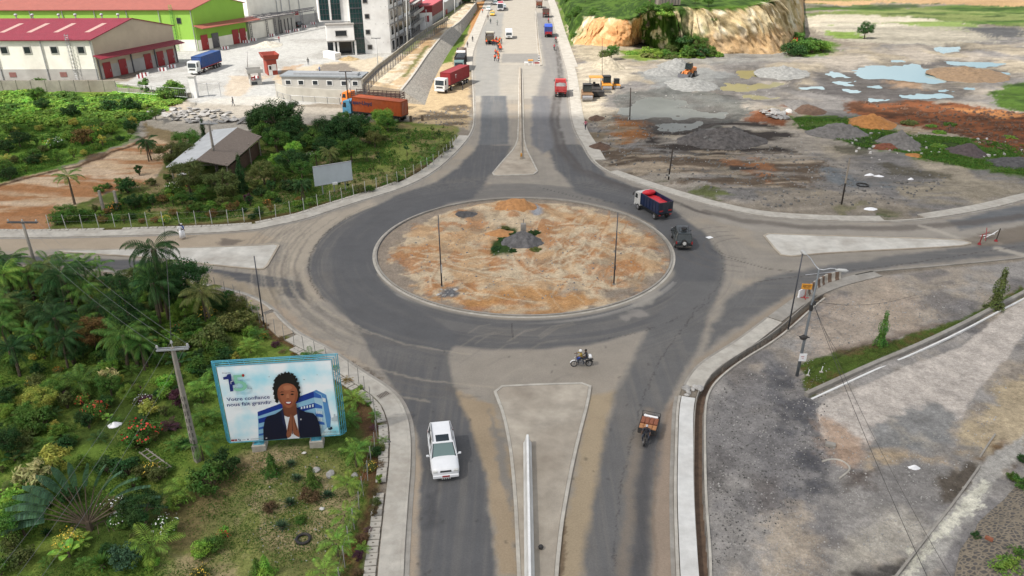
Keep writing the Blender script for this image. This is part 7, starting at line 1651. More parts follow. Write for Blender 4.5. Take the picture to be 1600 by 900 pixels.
mb=MB();mb.box((wd/2,-.03,z1+.02),(wd+.06,.16,.08));mb.box((wd/2,-.03,h1),(wd+.06,.16,.08));mb.build('frame',M_steel,b2)
for t in(.2,.5,.8):mb=MB();mb.tube([(wd*t,.2,0),(wd*t,.15,h1-.2)],.09,6);mb.build('leg',M_steel,b2)
mb=MB();mb.box((wd*.52,-.1,z1-.05),(.7,.2,.3));mb.build('bracket',M_whpaint,b2)
M_pole=mat('pole_dark',C3(84,86,92,.7)[:3],.5,metal=.3,var=.2,vs=1.2);M_cpole=mat('pole_concrete',C3(176,168,156,.62)[:3],.9,var=.2,vs=1.5,bump=.3,grime=.2)
M_wood=mat('pole_wood',(.035,.026,.020),.9,var=.3,vs=2,streak=(3,3,.4));M_wpole=mat('pole_pale',C3(206,206,202,.7)[:3],.7,var=.1)
def leanto(bx,by,tx,ty):
 h=HT(bx,by,ty);p=W(bx,by);q=W(tx,ty,h);return p,h,(q.x-p.x,q.y-p.y)
def pole(name,label,cat,b,t,r0,r1,m,cap=True,group=None,z0=0,fitting=None):
 p,h,ln_=leanto(*b,*t);lx=max(-.5,min(.5,ln_[0]));root=thing(name,label,cat,(p.x,p.y,z0),0,group);mb=MB();mb.tube([(0,0,-.2),(lx*.5,0,h*.5),(lx,0,h)],[r0,(r0+r1)/2,r1],8);mb.build('shaft',m,root,True)
 if cap:mb=MB();mb.cyl((lx*.02,0,.08),r0*1.9,.18,'Z',8);mb.build('base_collar',M_conc2,root)
 return root,h,lx
r_,h,lx=pole('lamp_pole','bare dark steel pole on the left side of the roundabout island','pole',(690.5,449),(684.5,336),.085,.05,M_pole,group='bare poles on the roundabout')
mb=MB();mb.box((.06,-.08,h*.27),(.12,.12,.9));mb.build('junction_box',M_wpole,r_)
r_,h,lx=pole('lamp_pole','bare dark steel pole on the right side of the roundabout island','pole',(959,445),(965.5,332),.085,.05,M_pole,group='bare poles on the roundabout')
mb=MB();mb.box((.05,-.08,h*.25),(.10,.10,.5));mb.build('junction_box',M_pole,r_)
r_,h,lx=pole('lamp_pole','dark steel pole beside the drain grate above the near billboard','pole',(413,510),(397,400),.08,.05,M_pole)
mb=MB();mb.box((0,-.07,.9),(.12,.08,.35));mb.build('access_door',M_steel,r_)
r_,h,lx=pole('lamp_pole','bare slim steel pole standing left of the double armed street lamp','pole',(1231,517),(1254,397),.085,.055,M_pole)
mb=MB();mb.cyl((lx,0,h+.1),.09,.3,'Z',8);mb.build('pole_cap',M_pole,r_)
for b,t,lb in(((984,186),(985.5,137),'dark wooden pole at the muddy flat behind the road machines'),((1044,283),(1052.5,225),'dark wooden pole near the road kerb below the black rubble heap'),((1314,324),(1328,247),'wooden pole with a pale upper half by the eastern pavement'),((941,124),(941,60),'thin dark pole rising behind the yellow drum roller')):
 r_,h,lx=pole('wooden_pole',lb,'pole',b,t,.12 if b[0]!=941 else .06,.09 if b[0]!=941 else .05,M_wood,cap=False)
 if b[0]==1314:mb=MB();mb.tube([(lx*.5,0,h*.5),(lx,0,h)],[.125,.10],8);mb.build('pale_sleeve',mat('wood_pale',C3(176,164,148,.6)[:3],.9,var=.2),r_)
 if b[0]==1044:mb=MB();mb.box((lx*.15,-.12,h*.16),(.14,.06,.3));mb.build('tag_plate',M_wpole,r_)
p,h,ln_=leanto(1245,588,1280,421);L1=thing('street_lamp','tall grey street lamp with two curved arms in the lower right lot','street lamp',(p.x,p.y,0));lx=ln_[0];lx=max(-.6,min(.6,lx))
mb=MB();mb.tube([(0,0,-.2),(lx*.3,0,h*.3),(lx,0,h)],[.14,.12,.07],10);mb.build('shaft',mat('lamp_grey',C3(132,138,142,.6)[:3],.55,metal=.2,var=.15,vs=1),L1,True)
def armto(tx,ty,nm='arm'):
 q=W(tx,ty,h-.15)-Vector((p.x,p.y,0));a=Vector((lx,0,h));d=q-a;pts=[a,a+d*.25+Vector((0,0,.05)),a+d*.6+Vector((0,0,.30)),a+d*.85+Vector((0,0,.36)),q+Vector((0,0,.3))]
 mb=MB();mb.tube(pts,[.05,.045,.04,.035,.03],6);ar=mb.build(nm,M_steel,L1,True);u=Vector((d.x,d.y,0)).normalized();e=q+Vector((0,0,.3));mb=MB();mb.tube([e-u*.2,e+u*.1,e+u*.6,e+u*.8],[.05,.14,.16,.04],8);mb.build('lamp_head',M_wpole,ar,True)
armto(1257,402);armto(1308,427)
mb=MB();mb.tube([(lx-1.0,.05,h-.5),(lx+1.8,.1,h-.2)],.025,4);mb.build('stay_rod',M_steel,L1)
mb=MB();mb.box((lx*.12+.12,-.16,2.0),(.62,.05,.72));pl_=mb.build('notice_plate',M_wht,L1);mb=MB();mb.box((lx*.12+.08,-.19,2.08),(.26,.01,.06));mb.box((lx*.12+.12,-.19,1.9),(.2,.01,.03));mb.build('printed_line',M_tail,pl_)
mb=MB();mb.ell((lx*.35-.12,-.05,h*.385),(.36,.2,.24),8,5,jit=.1,rnd=rnd);mb.tube([(lx*.35-.5,0,h*.39),(lx*.35+.4,0,h*.38)],.06,5);mb.build('cable_coil',M_chass,L1)
mb=MB();mb.cyl((lx*.62,0,h*.66),.17,.5,'Z',8);mb.box((lx*.62+.15,0,h*.7),(.3,.2,.25));mb.build('cable_clamp',M_chass,L1)
LAMPTOP=Vector((p.x+lx*.7,p.y,h*.72))
def utility(label,b,t,arm=2.0,m=M_cpole,r0=.20,r1=.12,rungs=False,rz=.0,n_ins=3,arms=1,drop=.1,name='utility_pole'):
 p,h,ln_=leanto(*b,*t);root=thing(name,label,'utility pole',(p.x,p.y,0),rz);h_=h
 mb=MB()
 if rungs:
  mb.tube([(0,0,-.2),(0,0,h)],[r0*1.3,r1*1.2],4);sh=mb.build('shaft',m,root)
  k=.5;
  while k<h*.62:
   rr2=(r0*1.3+(r1*1.2-r0*1.3)*k/h)
   for s in(-1,1):
    mb=MB();mb.box((0,0,k),(rr2*1.0,rr2*1.48,.36));mb.build('pocket',mat('pocket_dark',C3(104,98,90,.6)[:3],.9),sh);break
   k+=.62
 else:mb.tube([(0,0,-.2),(0,0,h)],[r0,r1],8);sh=mb.build('shaft',m,root,True)
 tips=[]
 for a in range(arms):
  za=h-drop-a*1.5;mb=MB()
  for s in(-1,1):mb.box((0,s*.12,za),(arm,.07,.12))
  ar=mb.build('crossarm',M_steel if rungs else M_dsteel,root)
  for x in np.linspace(-arm*.47,arm*.47,n_ins):
   zt=.28 if abs(x)<.1 and rungs else .0
   mb=MB();mb.tube([(x,0,za),(x,0,za+.18+zt)],.02,4);mb.cyl((x,0,za+.22+zt),.09,.09,'Z',8);mb.cyl((x,0,za+.30+zt),.06,.08,'Z',8);mb.build('insulator',M_wpole,ar);tips.append(Matrix.Rotation(rz,3,'Z')@Vector((x,0,za+.32+zt))+Vector((p.x,p.y,0)))
 return tips
T1=utility('near concrete utility pole with recessed rungs, left of the big billboard',(309,719),(268,543),2.1,rungs=True,r0=.22,r1=.13,rz=.14)
T2=utility('concrete utility pole at the far left by the west road',(62,437),(31,346),3.2,r0=.2,r1=.13,rz=-.03)
T3=utility('concrete utility pole in front of the open shed roof',(341,277),(329,192),2.6,rungs=True,r0=.22,r1=.13)
T4=utility('dark utility pole with two crossarms behind the orange cabbed lorry',(545,168),(543.5,111),2.6,m=M_wood,r0=.14,arms=2)
T5=utility('slender pale pole with a two headed top by the terrace wall',(592,122),(591,59),2.2,m=M_wpole,r0=.14,r1=.1,n_ins=2)
for b,t,lb in(((637,84),(634.5,-12),'tallest pale pole right of the white office tower'),((669,63),(665.5,15),'pale pole in front of the red banded workshop'),((694,46),(693,-5),'pale pole on the grassy terrace beyond the workshop'),((711,32),(710,-6),'last pale pole before the dark trees'),((549,166),(546,124),'short pale post against the dark utility pole'),((387,112),(387,80),'thin pole in the concrete yard left of the gatehouse'),((430,87),(429,78),'short aerial mast beside the red guard booth')):
 r_,h,lx=pole('pale_pole',lb,'pole',b,t,.16 if h>4 else .08,.12 if h>4 else .05,M_wpole,cap=False)
 mb=MB();mb.box((lx,0,h-.2),(.5,.2,.12));mb.build('bracket',M_steel,r_)
M_wire=mat('wire_grey',(.16,.16,.165),.6)
def wire(a,b,sag,label,r=.022,m=None):
 pts=[a.lerp(b,t)-Vector((0,0,sag*4*t*(1-t)))for t in np.linspace(0,1,16)];o=Vector(a);mb=MB();mb.tube([q-o for q in pts],r,4);w_=mb.build('power_line',m or M_steel,loc=o);return tag(w_,label,'cable')
for i,(ex,ey)in enumerate(((-30,925),(8,925),(48,925))):wire(T1[i],W(ex,ey,7.2),.5,['left','middle','right'][i]+'most overhead wire running from the near pole to the lower left corner',.009,M_wire)
for i in range(3):wire(T1[i],T2[i],1.0,['outer left','central','outer right'][i]+' overhead wire between the near pole and the far left pole',.009,M_wire)
wire(T1[1],W(262,380,6)+Vector((0,0,2)),.4,'dark cable from the near pole past the tall palm trunk',.022,M_chass)
q=LAMPTOP;wire(q,W(1460,925,4.5),.5,'dark cable hanging from the street lamp towards the bottom edge',.02,M_chass)
wire(q,W(1500,925,5.0),.8,'second cable from the street lamp, nearer the diagonal edging wall',.015,M_chass);wire(q,W(1430,461,3),.7,'cable from the street lamp sagging right over the gravel',.018,M_chass)
wire(q,W(1308,548,0),.3,'stay cable from the street lamp down to the grass strip',.018,M_chass)
M_orange=mat('sign_orange',C3(236,164,58,.8)[:3],.5,var=.08,vs=3,grime=.12)
p=W(1257,467);a_=-.12;root=thing('road_sign','orange rectangular diversion sign on a red footed stand by the roundabout exit','sign',(p.x,p.y,.1),a_)
mb=MB();mb.tube([(0,0,0),(0,0,1.5)],.035,5);mb.tube([(-.4,0,.04),(.4,0,.04)],.05,4);mb.tube([(0,-.4,.04),(0,.4,.04)],.05,4);mb.build('stand',mat('stand_red',C3(176,44,50,.7)[:3],.6),root)
mb=MB();mb.box((0,-.05,1.35),(1.05,.04,.62));pl_=mb.build('sign_plate',M_orange,root)
mb=MB();
for x0,x1,z in((-.42,.42,1.48),(-.42,-.05,1.34),(.05,.38,1.34),(-.3,.3,1.2)):mb.box(((x0+x1)/2,-.075,z),(x1-x0,.01,.06))
mb.build('dark_lines',mat('sign_text',(.12,.06,.02),.6),pl_)
mb=MB();mb.side([(-.1,0),(.1,0),(.06,.8),(-.06,.8)],-.75,.75);o=mb.build('plastic_barrier',M_wht);p=W(1253,463);o.location=(p.x,p.y,.1);o.rotation_euler=(0,0,.7);tag(o,'small white plastic barrier leaning below the orange sign','barrier')
M_brown=mat('barrier_brown',C3(130,106,88,.65)[:3],.9,var=.2)
def block_barrier(label,a,b,group,stripes=True,h=.95,name='concrete_barrier'):
 p,q=W(*a),W(*b);L_=(q-p).length;an=atan2(q.y-p.y,q.x-p.x);root=thing(name,label,'barrier',(p.x,p.y,.05),an,group);jersey(L_,h,.55).build('barrier_body',M_conc,root)
 if stripes:
  n=max(1,int(L_/.9))
  for k in range(n):
   mb=MB();x0=L_*(k+.2)/n;hw=.28;prof=[(-hw-.01,.0),(-hw-.01,.12),(-hw*.62-.01,.34),(-hw*.32-.01,h+.01),(hw*.32+.01,h+.01),(hw*.62+.01,.34),(hw+.01,.12),(hw+.01,.0)];mb.side([(y,z)for y,z in prof],0,L_/n*.5)
   T=Matrix.Rotation(-pi/2,4,'Z');mb.v=[(x0+v[0],v[1],v[2])for v in mb.v];mb.build('painted_stripe',M_brown,root)
 return root
g_='striped concrete barriers at the roundabout exit'
block_barrier('lowest striped concrete barrier, partly behind the orange sign',(1258,463),(1271,452),g_);block_barrier('middle striped concrete barrier with a wide white end',(1273,451),(1287,443),g_);block_barrier('uppermost striped concrete barrier, mostly brown',(1288,442),(1311,436),g_)
g_='small red and white barriers by the warehouse loading bays'
for i,(x,y,lb)in enumerate([(221,122,'at the crimson canopy, nearest the viewer'),(226,119,'at the crimson canopy, second from the viewer'),(254,111,'below the middle crimson door'),(269,106,'at the far end of the crimson canopy'),(352,77,'by the lime warehouse doors'),(385,67,'at the corner of the lime warehouse'),(396,64,'below the lattice post of the grey shed'),(425,57,'before the grey shed, middle of its front'),(450,51,'before the grey shed, near its right end'),(463,49,'just left of the black parked car'),(476,43,'right of the black parked car'),(490,38,'under the gantry end post'),(402,124,'right of the open gatehouse')]):
 p=W(x,y);o=thing('striped_barrier','short red and white barrier '+lb,'barrier',(p.x,p.y,.01),rnd.uniform(-.3,.3)+.3,g_);mb=MB();mb.side([(-.25,0),(.25,0),(.12,.8),(-.12,.8)],-1.0,1.0);mb.build('barrier_body',M_wht,o)
 for s in(-.5,.3):mb=MB();mb.side([(-.26,0),(.26,0),(.13,.81),(-.13,.81)],s-.18,s+.18);mb.build('red_stripe',M_reddoor,o)
for x,y,w_,m,lb in((824,102,1.6,M_wht,'white board barrier left of the gap at the far median end'),(829,102,1.2,M_steel,'grey rail barrier in the middle of the far median end'),(838.5,103,1.7,M_reddoor,'red and white board barrier at the right of the far median end')):
 p=W(x,y);o=thing('road_barrier',lb,'barrier',(p.x,p.y,.01));mb=MB();mb.box((0,0,.75),(w_,.06,.35));mb.build('board',m,o)
 for s in(-1,1):mb=MB();mb.tube([(s*w_*.4,-.2,0),(s*w_*.4,0,1.0)],.04,4);mb.build('leg',M_wht,o)
for x,y,lb in((842,93,'upper'),(842,97,'lower')):
 p=W(x,y);o=thing('chevron_post',lb+' black and white marker post on the far median edge','marker post',(p.x,p.y,.01));mb=MB();mb.box((0,0,.6),(.5,.06,1.0));mb.build('board',M_wht,o);mb=MB();mb.box((0,-.04,.45),(.5,.02,.25));mb.box((0,-.04,.95),(.5,.02,.2));mb.build('black_bar',M_chass,o)
p=W(829,95);mb=MB();mb.box((0,0,.15),(1.4,1.0,.3),bev=.05);o=mb.build('sand_box',M_yel);o.location=p;tag(o,'low yellow crate lying inside the far median end','crate')
for bx_a,by_a,ty_a,lb,m in((1530,382,366,'red and white marker post leaning at the tip of the east island',M_reddoor),(1556,377,357,'thin grey stake with a red foot at the tip of the east island',M_wood)):
 p,h,_=leanto(bx_a,by_a,bx_a+1,ty_a);o=thing('marker_post',lb,'marker post',(p.x,p.y,.01));mb=MB();mb.tube([(0,0,0),(.1,0,h)],.06,5);mb.build('stake',m,o);mb=MB();mb.cyl((0,0,.12),.22,.22,'Z',8,r2=.12);mb.build('foot',M_reddoor,o)
a_,b2_=W(1530,376),W(1556,368);o=thing('fallen_barrier','tangle of red and white boards between the two stakes at the east island tip','barrier',(a_.x,a_.y,.02))
for k in range(5):mb=MB();q=(b2_-a_);u0=rnd.uniform(0,.4);mb.tube([q*u0+Vector((0,rnd.uniform(-1,1),rnd.uniform(.05,.3))),q*(u0+.5)+Vector((0,rnd.uniform(-1,1),rnd.uniform(.3,1.2)))],.045,4);mb.build('board',M_reddoor if k%2 else M_wht,o)
rail_fence('post_fence','line of slim grey posts and wire round the near garden along the pavement',[(296,452),(335,455),(372,470),(400,500),(428,522),(470,548),(520,572),(560,600),(585,640),(590,690),(575,750),(556,820),(537,895),(525,960)],1.75,0,1.6,0,m=mat('post_grey',C3(176,174,168,.65)[:3],.8,var=.2),br=.004,pr=.032,rails=(.5,.9),lean=.08)
rail_fence('post_fence','line of slim white posts and wire before the far garden by the west road',[(78,358),(150,356),(260,353),(360,349),(425,342),(500,324),(560,306),(620,288),(660,270),(695,248),(714,226)],1.9,0,2.0,0,m=mat('post_white',C3(206,206,200,.7)[:3],.8,var=.15),br=.004,pr=.045,rails=(.5,.9),lean=.12)
for bx_a,by_a,tx_a,ty_a,lb in((162,329,156,298,'left'),(185,328,178,298,'right')):
 p,h,_=leanto(bx_a,by_a,tx_a,ty_a);mb=MB();mb.box((0,0,h/2),(.34,.34,h),top=(.8,.8));o=mb.build('concrete_post',M_cpole);o.location=p;tag(o,lb+' one of two thick concrete posts in the far garden','post')
def leafmat(name,tr=.25,rough=.6,var=.35):
 m=bpy.data.materials.new(name);m.use_nodes=True;t=m.node_tree;b=t.nodes['Principled BSDF'];b.inputs['Roughness'].default_value=rough;b.inputs['Specular IOR Level'].default_value=.15
 oi=t.nodes.new('ShaderNodeObjectInfo');g=t.nodes.new('ShaderNodeNewGeometry');mr=t.nodes.new('ShaderNodeMapRange');mr.inputs[3].default_value=1-var;mr.inputs[4].default_value=1+var*1.3
 t.links.new(g.outputs['Random Per Island'],mr.inputs[0]);sc=t.nodes.new('ShaderNodeVectorMath');sc.operation='SCALE';t.links.new(oi.outputs['Color'],sc.inputs[0]);t.links.new(mr.outputs[0],sc.inputs['Scale'])
 n=t.nodes.new('ShaderNodeTexNoise');n.inputs['Scale'].default_value=1.4;n.inputs['Detail'].default_value=3;t.links.new(g.outputs['Position'],n.inputs['Vector'])
 h=t.nodes.new('ShaderNodeHueSaturation');mh=t.nodes.new('ShaderNodeMapRange');mh.inputs[1].default_value=.3;mh.inputs[2].default_value=.7;mh.inputs[3].default_value=.47;mh.inputs[4].default_value=.53
 t.links.new(n.outputs['Fac'],mh.inputs[0]);t.links.new(mh.outputs[0],h.inputs['Hue']);t.links.new(sc.outputs[0],h.inputs['Color']);t.links.new(h.outputs[0],b.inputs['Base Color'])
 tl=t.nodes.new('ShaderNodeBsdfTranslucent');t.links.new(h.outputs[0],tl.inputs[0]);ms=t.nodes.new('ShaderNodeMixShader');ms.inputs[0].default_value=tr
 t.links.new(b.outputs[0],ms.inputs[1]);t.links.new(tl.outputs[0],ms.inputs[2]);t.links.new(ms.outputs[0],t.nodes['Material Output'].inputs[0]);MATS[name]=m;return m
M_leaf=leafmat('leaf');M_bark=mat('bark',C3(120,104,86,.6)[:3],.95,var=.3,vs=4,bump=.5)
M_flow=mat('petals',(1,1,1),.6,var=.15,vs=5,objcol=True)
GRN={'mid':(.060,.120,.022),'dark':(.024,.058,.016),'light':(.12,.20,.032),'yellow':(.25,.25,.05),'olive':(.085,.10,.03),'blue':(.045,.085,.045),'brown':(.10,.07,.035),'purple':(.06,.025,.035),'lime':(.15,.28,.04),'straw':(.34,.30,.13),'rust':(.14,.09,.03)}
GRN={k:tuple(c*1.45 for c in v)for k,v in GRN.items()}
npr=np.random.RandomState(4)
def leaves(cen,nor,L,Wd,droop=.3,jit=.6):
 """two-triangle leaves at given points, facing roughly the given normals"""
 n=len(cen);nor=nor+npr.normal(0,jit,(n,3));nor/=np.linalg.norm(nor,axis=1)[:,None]+1e-9
 t=npr.normal(0,1,(n,3));t-=(t*nor).sum(1)[:,None]*nor;t/=np.linalg.norm(t,axis=1)[:,None]+1e-9;s=np.cross(nor,t)
 l=(L*npr.uniform(.6,1.3,n))[:,None];w_=(Wd*npr.uniform(.7,1.2,n))[:,None]
 a=cen-t*l*.5;b=cen+s*w_*.5;c=cen+t*l*.5-nor*l*droop*.4;d=cen-s*w_*.5
 V=np.stack([a,b,c,d],1).reshape(-1,3);return V
def qmesh(name,V,m):
 me=bpy.data.meshes.new(name);nq=len(V)//4;me.vertices.add(len(V));me.vertices.foreach_set('co',V.astype(np.float32).ravel());me.loops.add(nq*4);me.loops.foreach_set('vertex_index',np.arange(nq*4,dtype=np.int32))
 me.polygons.add(nq);me.polygons.foreach_set('loop_start',np.arange(0,nq*4,4,dtype=np.int32));me.polygons.foreach_set('loop_total',np.full(nq,4,np.int32));me.update(calc_edges=True);me.materials.append(m);return me
def crown(K,n,r,zc,cr,L,Wd,flat=.75,seed=0,low=.25):
 """clumps of leaves spread unevenly through an ellipsoid"""
 rs=np.random.RandomState(seed);c=rs.normal(0,1,(K,3));c/=np.linalg.norm(c,axis=1)[:,None];c*=rs.uniform(.35,1.0,(K,1))**.6;c[:,2]=np.where(c[:,2]<-low,-low*rs.uniform(0,1,K),c[:,2])
 c=c*np.array([r,r,r*flat]);k=rs.randint(0,K,n);d=rs.normal(0,1,(n,3));d/=np.linalg.norm(d,axis=1)[:,None]
 sz=rs.uniform(.6,1.25,K)[k][:,None]*cr;p=c[k]+d*sz*rs.uniform(.45,1.0,(n,1))*np.array([1,1,.75]);nor=d+np.array([0,0,.6]);p[:,2]+=zc;return leaves(p,nor,L,Wd),c+np.array([0,0,zc])
def shift(V,o,s=1):return V*s+np.array(o)
PROTO={}
def make(name,parts,trunk=None,stem='stem'):
 """parts: list of (part name, mesh) ; returns template dict"""
 PROTO[name]=(parts,trunk,stem)
def stemmesh(pts_list,name='stem'):
 mb=MB()
 for pts,r in pts_list:mb.tube(pts,r,5)
 me=bpy.data.meshes.new(name);me.from_pydata(mb.v,[],mb.f);me.materials.append(M_bark);return me
for v in range(3):
 V,c=crown(26,1500,.85,.62,.34,.15,.085,.7,10+v);make(f'bush{v}',[('foliage',qmesh('foliage',V,M_leaf))],stemmesh([([(0,0,-.1),(p[0]*.3,p[1]*.3,.3),(p[0]*.8,p[1]*.8,p[2])],[.05,.035,.012])for p in c[:8]]))
for v in range(2):
 V,c=crown(16,620,.55,1.0,.26,.30,.075,1.1,20+v,.9);make(f'shrub{v}',[('foliage',qmesh('foliage',V,M_leaf))],stemmesh([([(0,0,-.1),(p[0]*.3,p[1]*.3,.4),(p[0]*.9,p[1]*.9,p[2])],[.04,.03,.01])for p in c[:9]]))
for v in range(3):
 V,c=crown(70,9000,2.9,3.3,.8,.22,.12,.72,30+v,.6);make(f'tree{v}',[('crown',qmesh('crown',V,M_leaf))],stemmesh([([(0,0,-.2),(.1,0,1.2),(.05,.1,2.3)],[.22,.17,.12])]+[([(.05,.1,2.0),(p[0]*.4,p[1]*.4,2.8),(p[0]*.9,p[1]*.9,p[2])],[.10,.07,.02])for p in c[:14]],'trunk'),'trunk')
def cone(n,h,r,L,Wd,seed,bulge=.75):
 rs=np.random.RandomState(seed);z=h*(1-rs.uniform(0,1,n)**.6)*.98+.05;rr=r*np.clip((1-z/h),0,1)**bulge*(.75+.3*np.sin(z*6+rs.uniform(0,6.3,n)*.2));a=rs.uniform(0,2*pi,n)
 rr=rr*(.8+.3*np.sin(a*5+z*3))+.02;k=rs.uniform(.55,1,n)**.5;p=np.stack([rr*k*np.cos(a),rr*k*np.sin(a),z],1);return leaves(p,np.stack([np.cos(a),np.sin(a),np.full(n,.8)],1),L,Wd,.2,.5)
make('thuja',[('foliage',qmesh('foliage',cone(1700,2.2,.42,.12,.05,41,.45),M_leaf))],stemmesh([([(0,0,-.1),(0,0,1.6)],[.05,.02])]))
make('pine',[('crown',qmesh('crown',cone(11000,8.5,2.5,.34,.045,42,.55),M_leaf))],stemmesh([([(0,0,-.2),(0,0,7.5)],[.2,.04])],'trunk'),'trunk')
make('fir',[('foliage',qmesh('foliage',cone(800,1.5,.75,.22,.05,43,.9),M_leaf))],stemmesh([([(0,0,-.1),(0,0,1.2)],[.04,.015])]))
def frond(L,az,el,drp,nl,ll,lw,base,curl=.35,vee=.5):
 u=np.array([cos(az),sin(az),0]);s=np.array([-sin(az),cos(az),0]);Vs=[];k=np.linspace(.02,1,nl);ang=el-drp*k**1.3;dl=L/nl
 x=np.cumsum(np.cos(ang))*dl;z=np.cumsum(np.sin(ang))*dl;P=np.array(base)+np.outer(x,u)+np.outer(z,[0,0,1])
 for i in range(nl):
  if k[i]<.16:continue
  w_=ll*sin(pi*min(1,(k[i]-.1)/.95)*.92+.12)**.7;t=(u*cos(ang[i])+np.array([0,0,sin(ang[i])]));up=np.cross(s,t)*-1
  for sg in(-1,1):
   d=s*sg*.8+t*.55+np.array([0,0,-curl])+up*vee*.3;d/=np.linalg.norm(d);e=P[i]+d*w_*npr.uniform(.85,1.1);m_=P[i]+d*w_*.45+np.array([0,0,.03]);wv=t*lw*.5
   Vs+=[P[i]-wv*.4,m_-wv,e-np.array([0,0,w_*.18]),m_+wv]
 for i in range(0,nl-2,2):q=s*.02*L/2;Vs+=[P[i]-q,P[i]+q,P[i+2]+q*.7,P[i+2]-q*.7]
 return np.array(Vs)
def palmV(n,L,e0,e1,drp,nl,ll,lw,z,seed,curl=.35):
 rs=random.Random(seed);return np.concatenate([frond(L*rs.uniform(.8,1.12),2*pi*(i*.382)+rs.uniform(-.2,.2),e0+(e1-e0)*((i+.5)/n)+rs.uniform(-.12,.12),drp*rs.uniform(.8,1.2),nl,ll,lw,(0,0,z),curl)for i in range(n)])
make('areca',[('fronds',qmesh('fronds',palmV(14,1.5,1.35,.35,1.3,16,.42,.075,.35,51),M_leaf))],stemmesh([([(.04*cos(k*2.1),.04*sin(k*2.1),-.1),(.09*cos(k*2.1),.09*sin(k*2.1),.5)],[.035,.02])for k in range(4)]))
make('young_palm',[('fronds',qmesh('fronds',palmV(11,1.35,1.2,.2,1.5,16,.40,.085,1.25,52),M_leaf))],stemmesh([([(0,0,-.1),(0,.02,1.3)],[.07,.05])],'trunk'),'trunk')
make('royal_palm',[('fronds',qmesh('fronds',palmV(15,2.9,1.2,.05,1.5,22,.62,.12,5.0,53,.5),M_leaf))],stemmesh([([(0,0,-.2),(0,.05,1.5),(.05,0,4.2),(.05,0,5.05)],[.24,.2,.15,.1])],'trunk'),'trunk')
make('oil_palm',[('fronds',qmesh('fronds',palmV(30,3.5,1.35,-.7,2.2,26,.75,.10,8.2,54,1.2),M_leaf))],stemmesh([([(0,0,-.2),(.1,.1,3),(0,.05,6.0),(0,0,8.3)],[.18,.14,.20,.30])],'trunk'),'trunk')
make('feather_palm',[('fronds',qmesh('fronds',palmV(22,2.5,1.3,-.2,1.6,22,.60,.09,3.2,55,.8),M_leaf))],stemmesh([([(-.3,0,-.2),(-.1,.0,1.6),(0,0,3.3)],[.16,.13,.18]),([(.5,.2,-.2),(.35,.1,1.5),(.2,0,2.9)],[.14,.12,.15])],'trunk'),'trunk')
def rosette(n,L,w_,seed):
 rs=random.Random(seed);Vs=[]
 for i in range(n):
  a=i*2.4;e=.25+1.1*i/n;u=np.array([cos(a)*cos(e),sin(a)*cos(e),sin(e)]);s=np.array([-sin(a),cos(a),0]);l=L*rs.uniform(.8,1.1);Vs+=[s*w_*.3,u*l*.5-s*w_*.5+0,u*l+np.array([0,0,-.06]),u*l*.5+s*w_*.5]
 return np.array(Vs)+np.array([0,0,.12])
make('agave',[('leaf_rosette',qmesh('leaf_rosette',rosette(46,.62,.09,61),M_leaf))],stemmesh([([(0,0,-.05),(0,0,.18)],[.16,.12])]))
def travel():
 blades=[];st=[]
 for i in range(15):
  t=(i-7)/7.0;a=t*1.3;L=3.1-.5*abs(t);e=Vector((sin(a)*L,npr.uniform(-.12,.12),1.0+cos(a)*L));st.append(([(0,0,.6),(e.x*.5,e.y,.6+(e.z-.6)*.52),tuple(e)],[.07,.05,.03]))
  d=Vector((sin(a),0,cos(a)));s=Vector((cos(a)*.35,.93,-sin(a)*.35));bl=2.5;N=16
  for j in range(N):
   k0=j/N;k1=(j+.86)/N
   for sg in(-1,1):
    def P(k,q):return e+d*bl*k+Vector((0,0,-.9*k*k*(.4+abs(t))))+Vector((sin(a)*.5*k*k,0,0))+s*sg*q*.34*sin(pi*min(1,k*.9+.08))**.5+Vector((0,0,-.16*q))
    blades+=[P(k0,0),P(k1,0),P(k1,1),P(k0,1)]
 return np.array([tuple(v)for v in blades]),st
V_,st_=travel();make('travellers_palm',[('leaf_blades',qmesh('leaf_blades',V_,M_leaf))],stemmesh(st_+[([(0,0,-.2),(0,0,.9)],[.28,.2])]+[([(0,0,.2),(sin(a)*1.2,.3,.5),(sin(a)*1.9,-.8,-.05)],[.04,.03,.02])for a in(-1.2,-.8,.4,.9,1.3)],'trunk'),'trunk')
def bigleaf(n,L,w_,seed):
 Vs=[];rs=random.Random(seed)
 for i in range(n):
  a=i*2.4;e=1.2-.7*i/n;u=np.array([cos(a)*cos(e),sin(a)*cos(e),sin(e)]);s=np.array([-sin(a),cos(a),0])
  for j in range(6):
   k0,k1=j/6,(j+1)/6;f=lambda k:.12+sin(pi*min(1,k*.95+.05))**.6
   for sg in(-1,1):P=lambda k,q:u*L*(.35+k)+np.array([0,0,-.5*k*k*L])+s*sg*w_*.5*q*f(k);Vs+=[P(k0,0),P(k1,0),P(k1,1),P(k0,1)]
 return np.array(Vs)+np.array([0,0,.3])
make('banana',[('leaf_blades',qmesh('leaf_blades',bigleaf(8,1.3,.55,71),M_leaf))],stemmesh([([(0,0,-.1),(0,0,.7)],[.12,.08])]))
def specks(n,r,h,s,seed):
 rs=np.random.RandomState(seed);d=rs.normal(0,1,(n,3));d/=np.linalg.norm(d,axis=1)[:,None];d[:,2]=np.abs(d[:,2]);p=d*np.array([r,r,h*.55])*rs.uniform(.9,1.15,(n,1))+np.array([0,0,h*.5]);return leaves(p,d,s,s,0,.4)
FL=qmesh('blossom',specks(46,.95,1.3,.13,81),M_flow)
make('sapling',[('foliage',qmesh('foliage',crown(6,90,.22,.85,.16,.22,.08,1.6,91,.9)[0],M_leaf))],stemmesh([([(0,0,-.1),(.02,0,1.0)],[.025,.01])]))
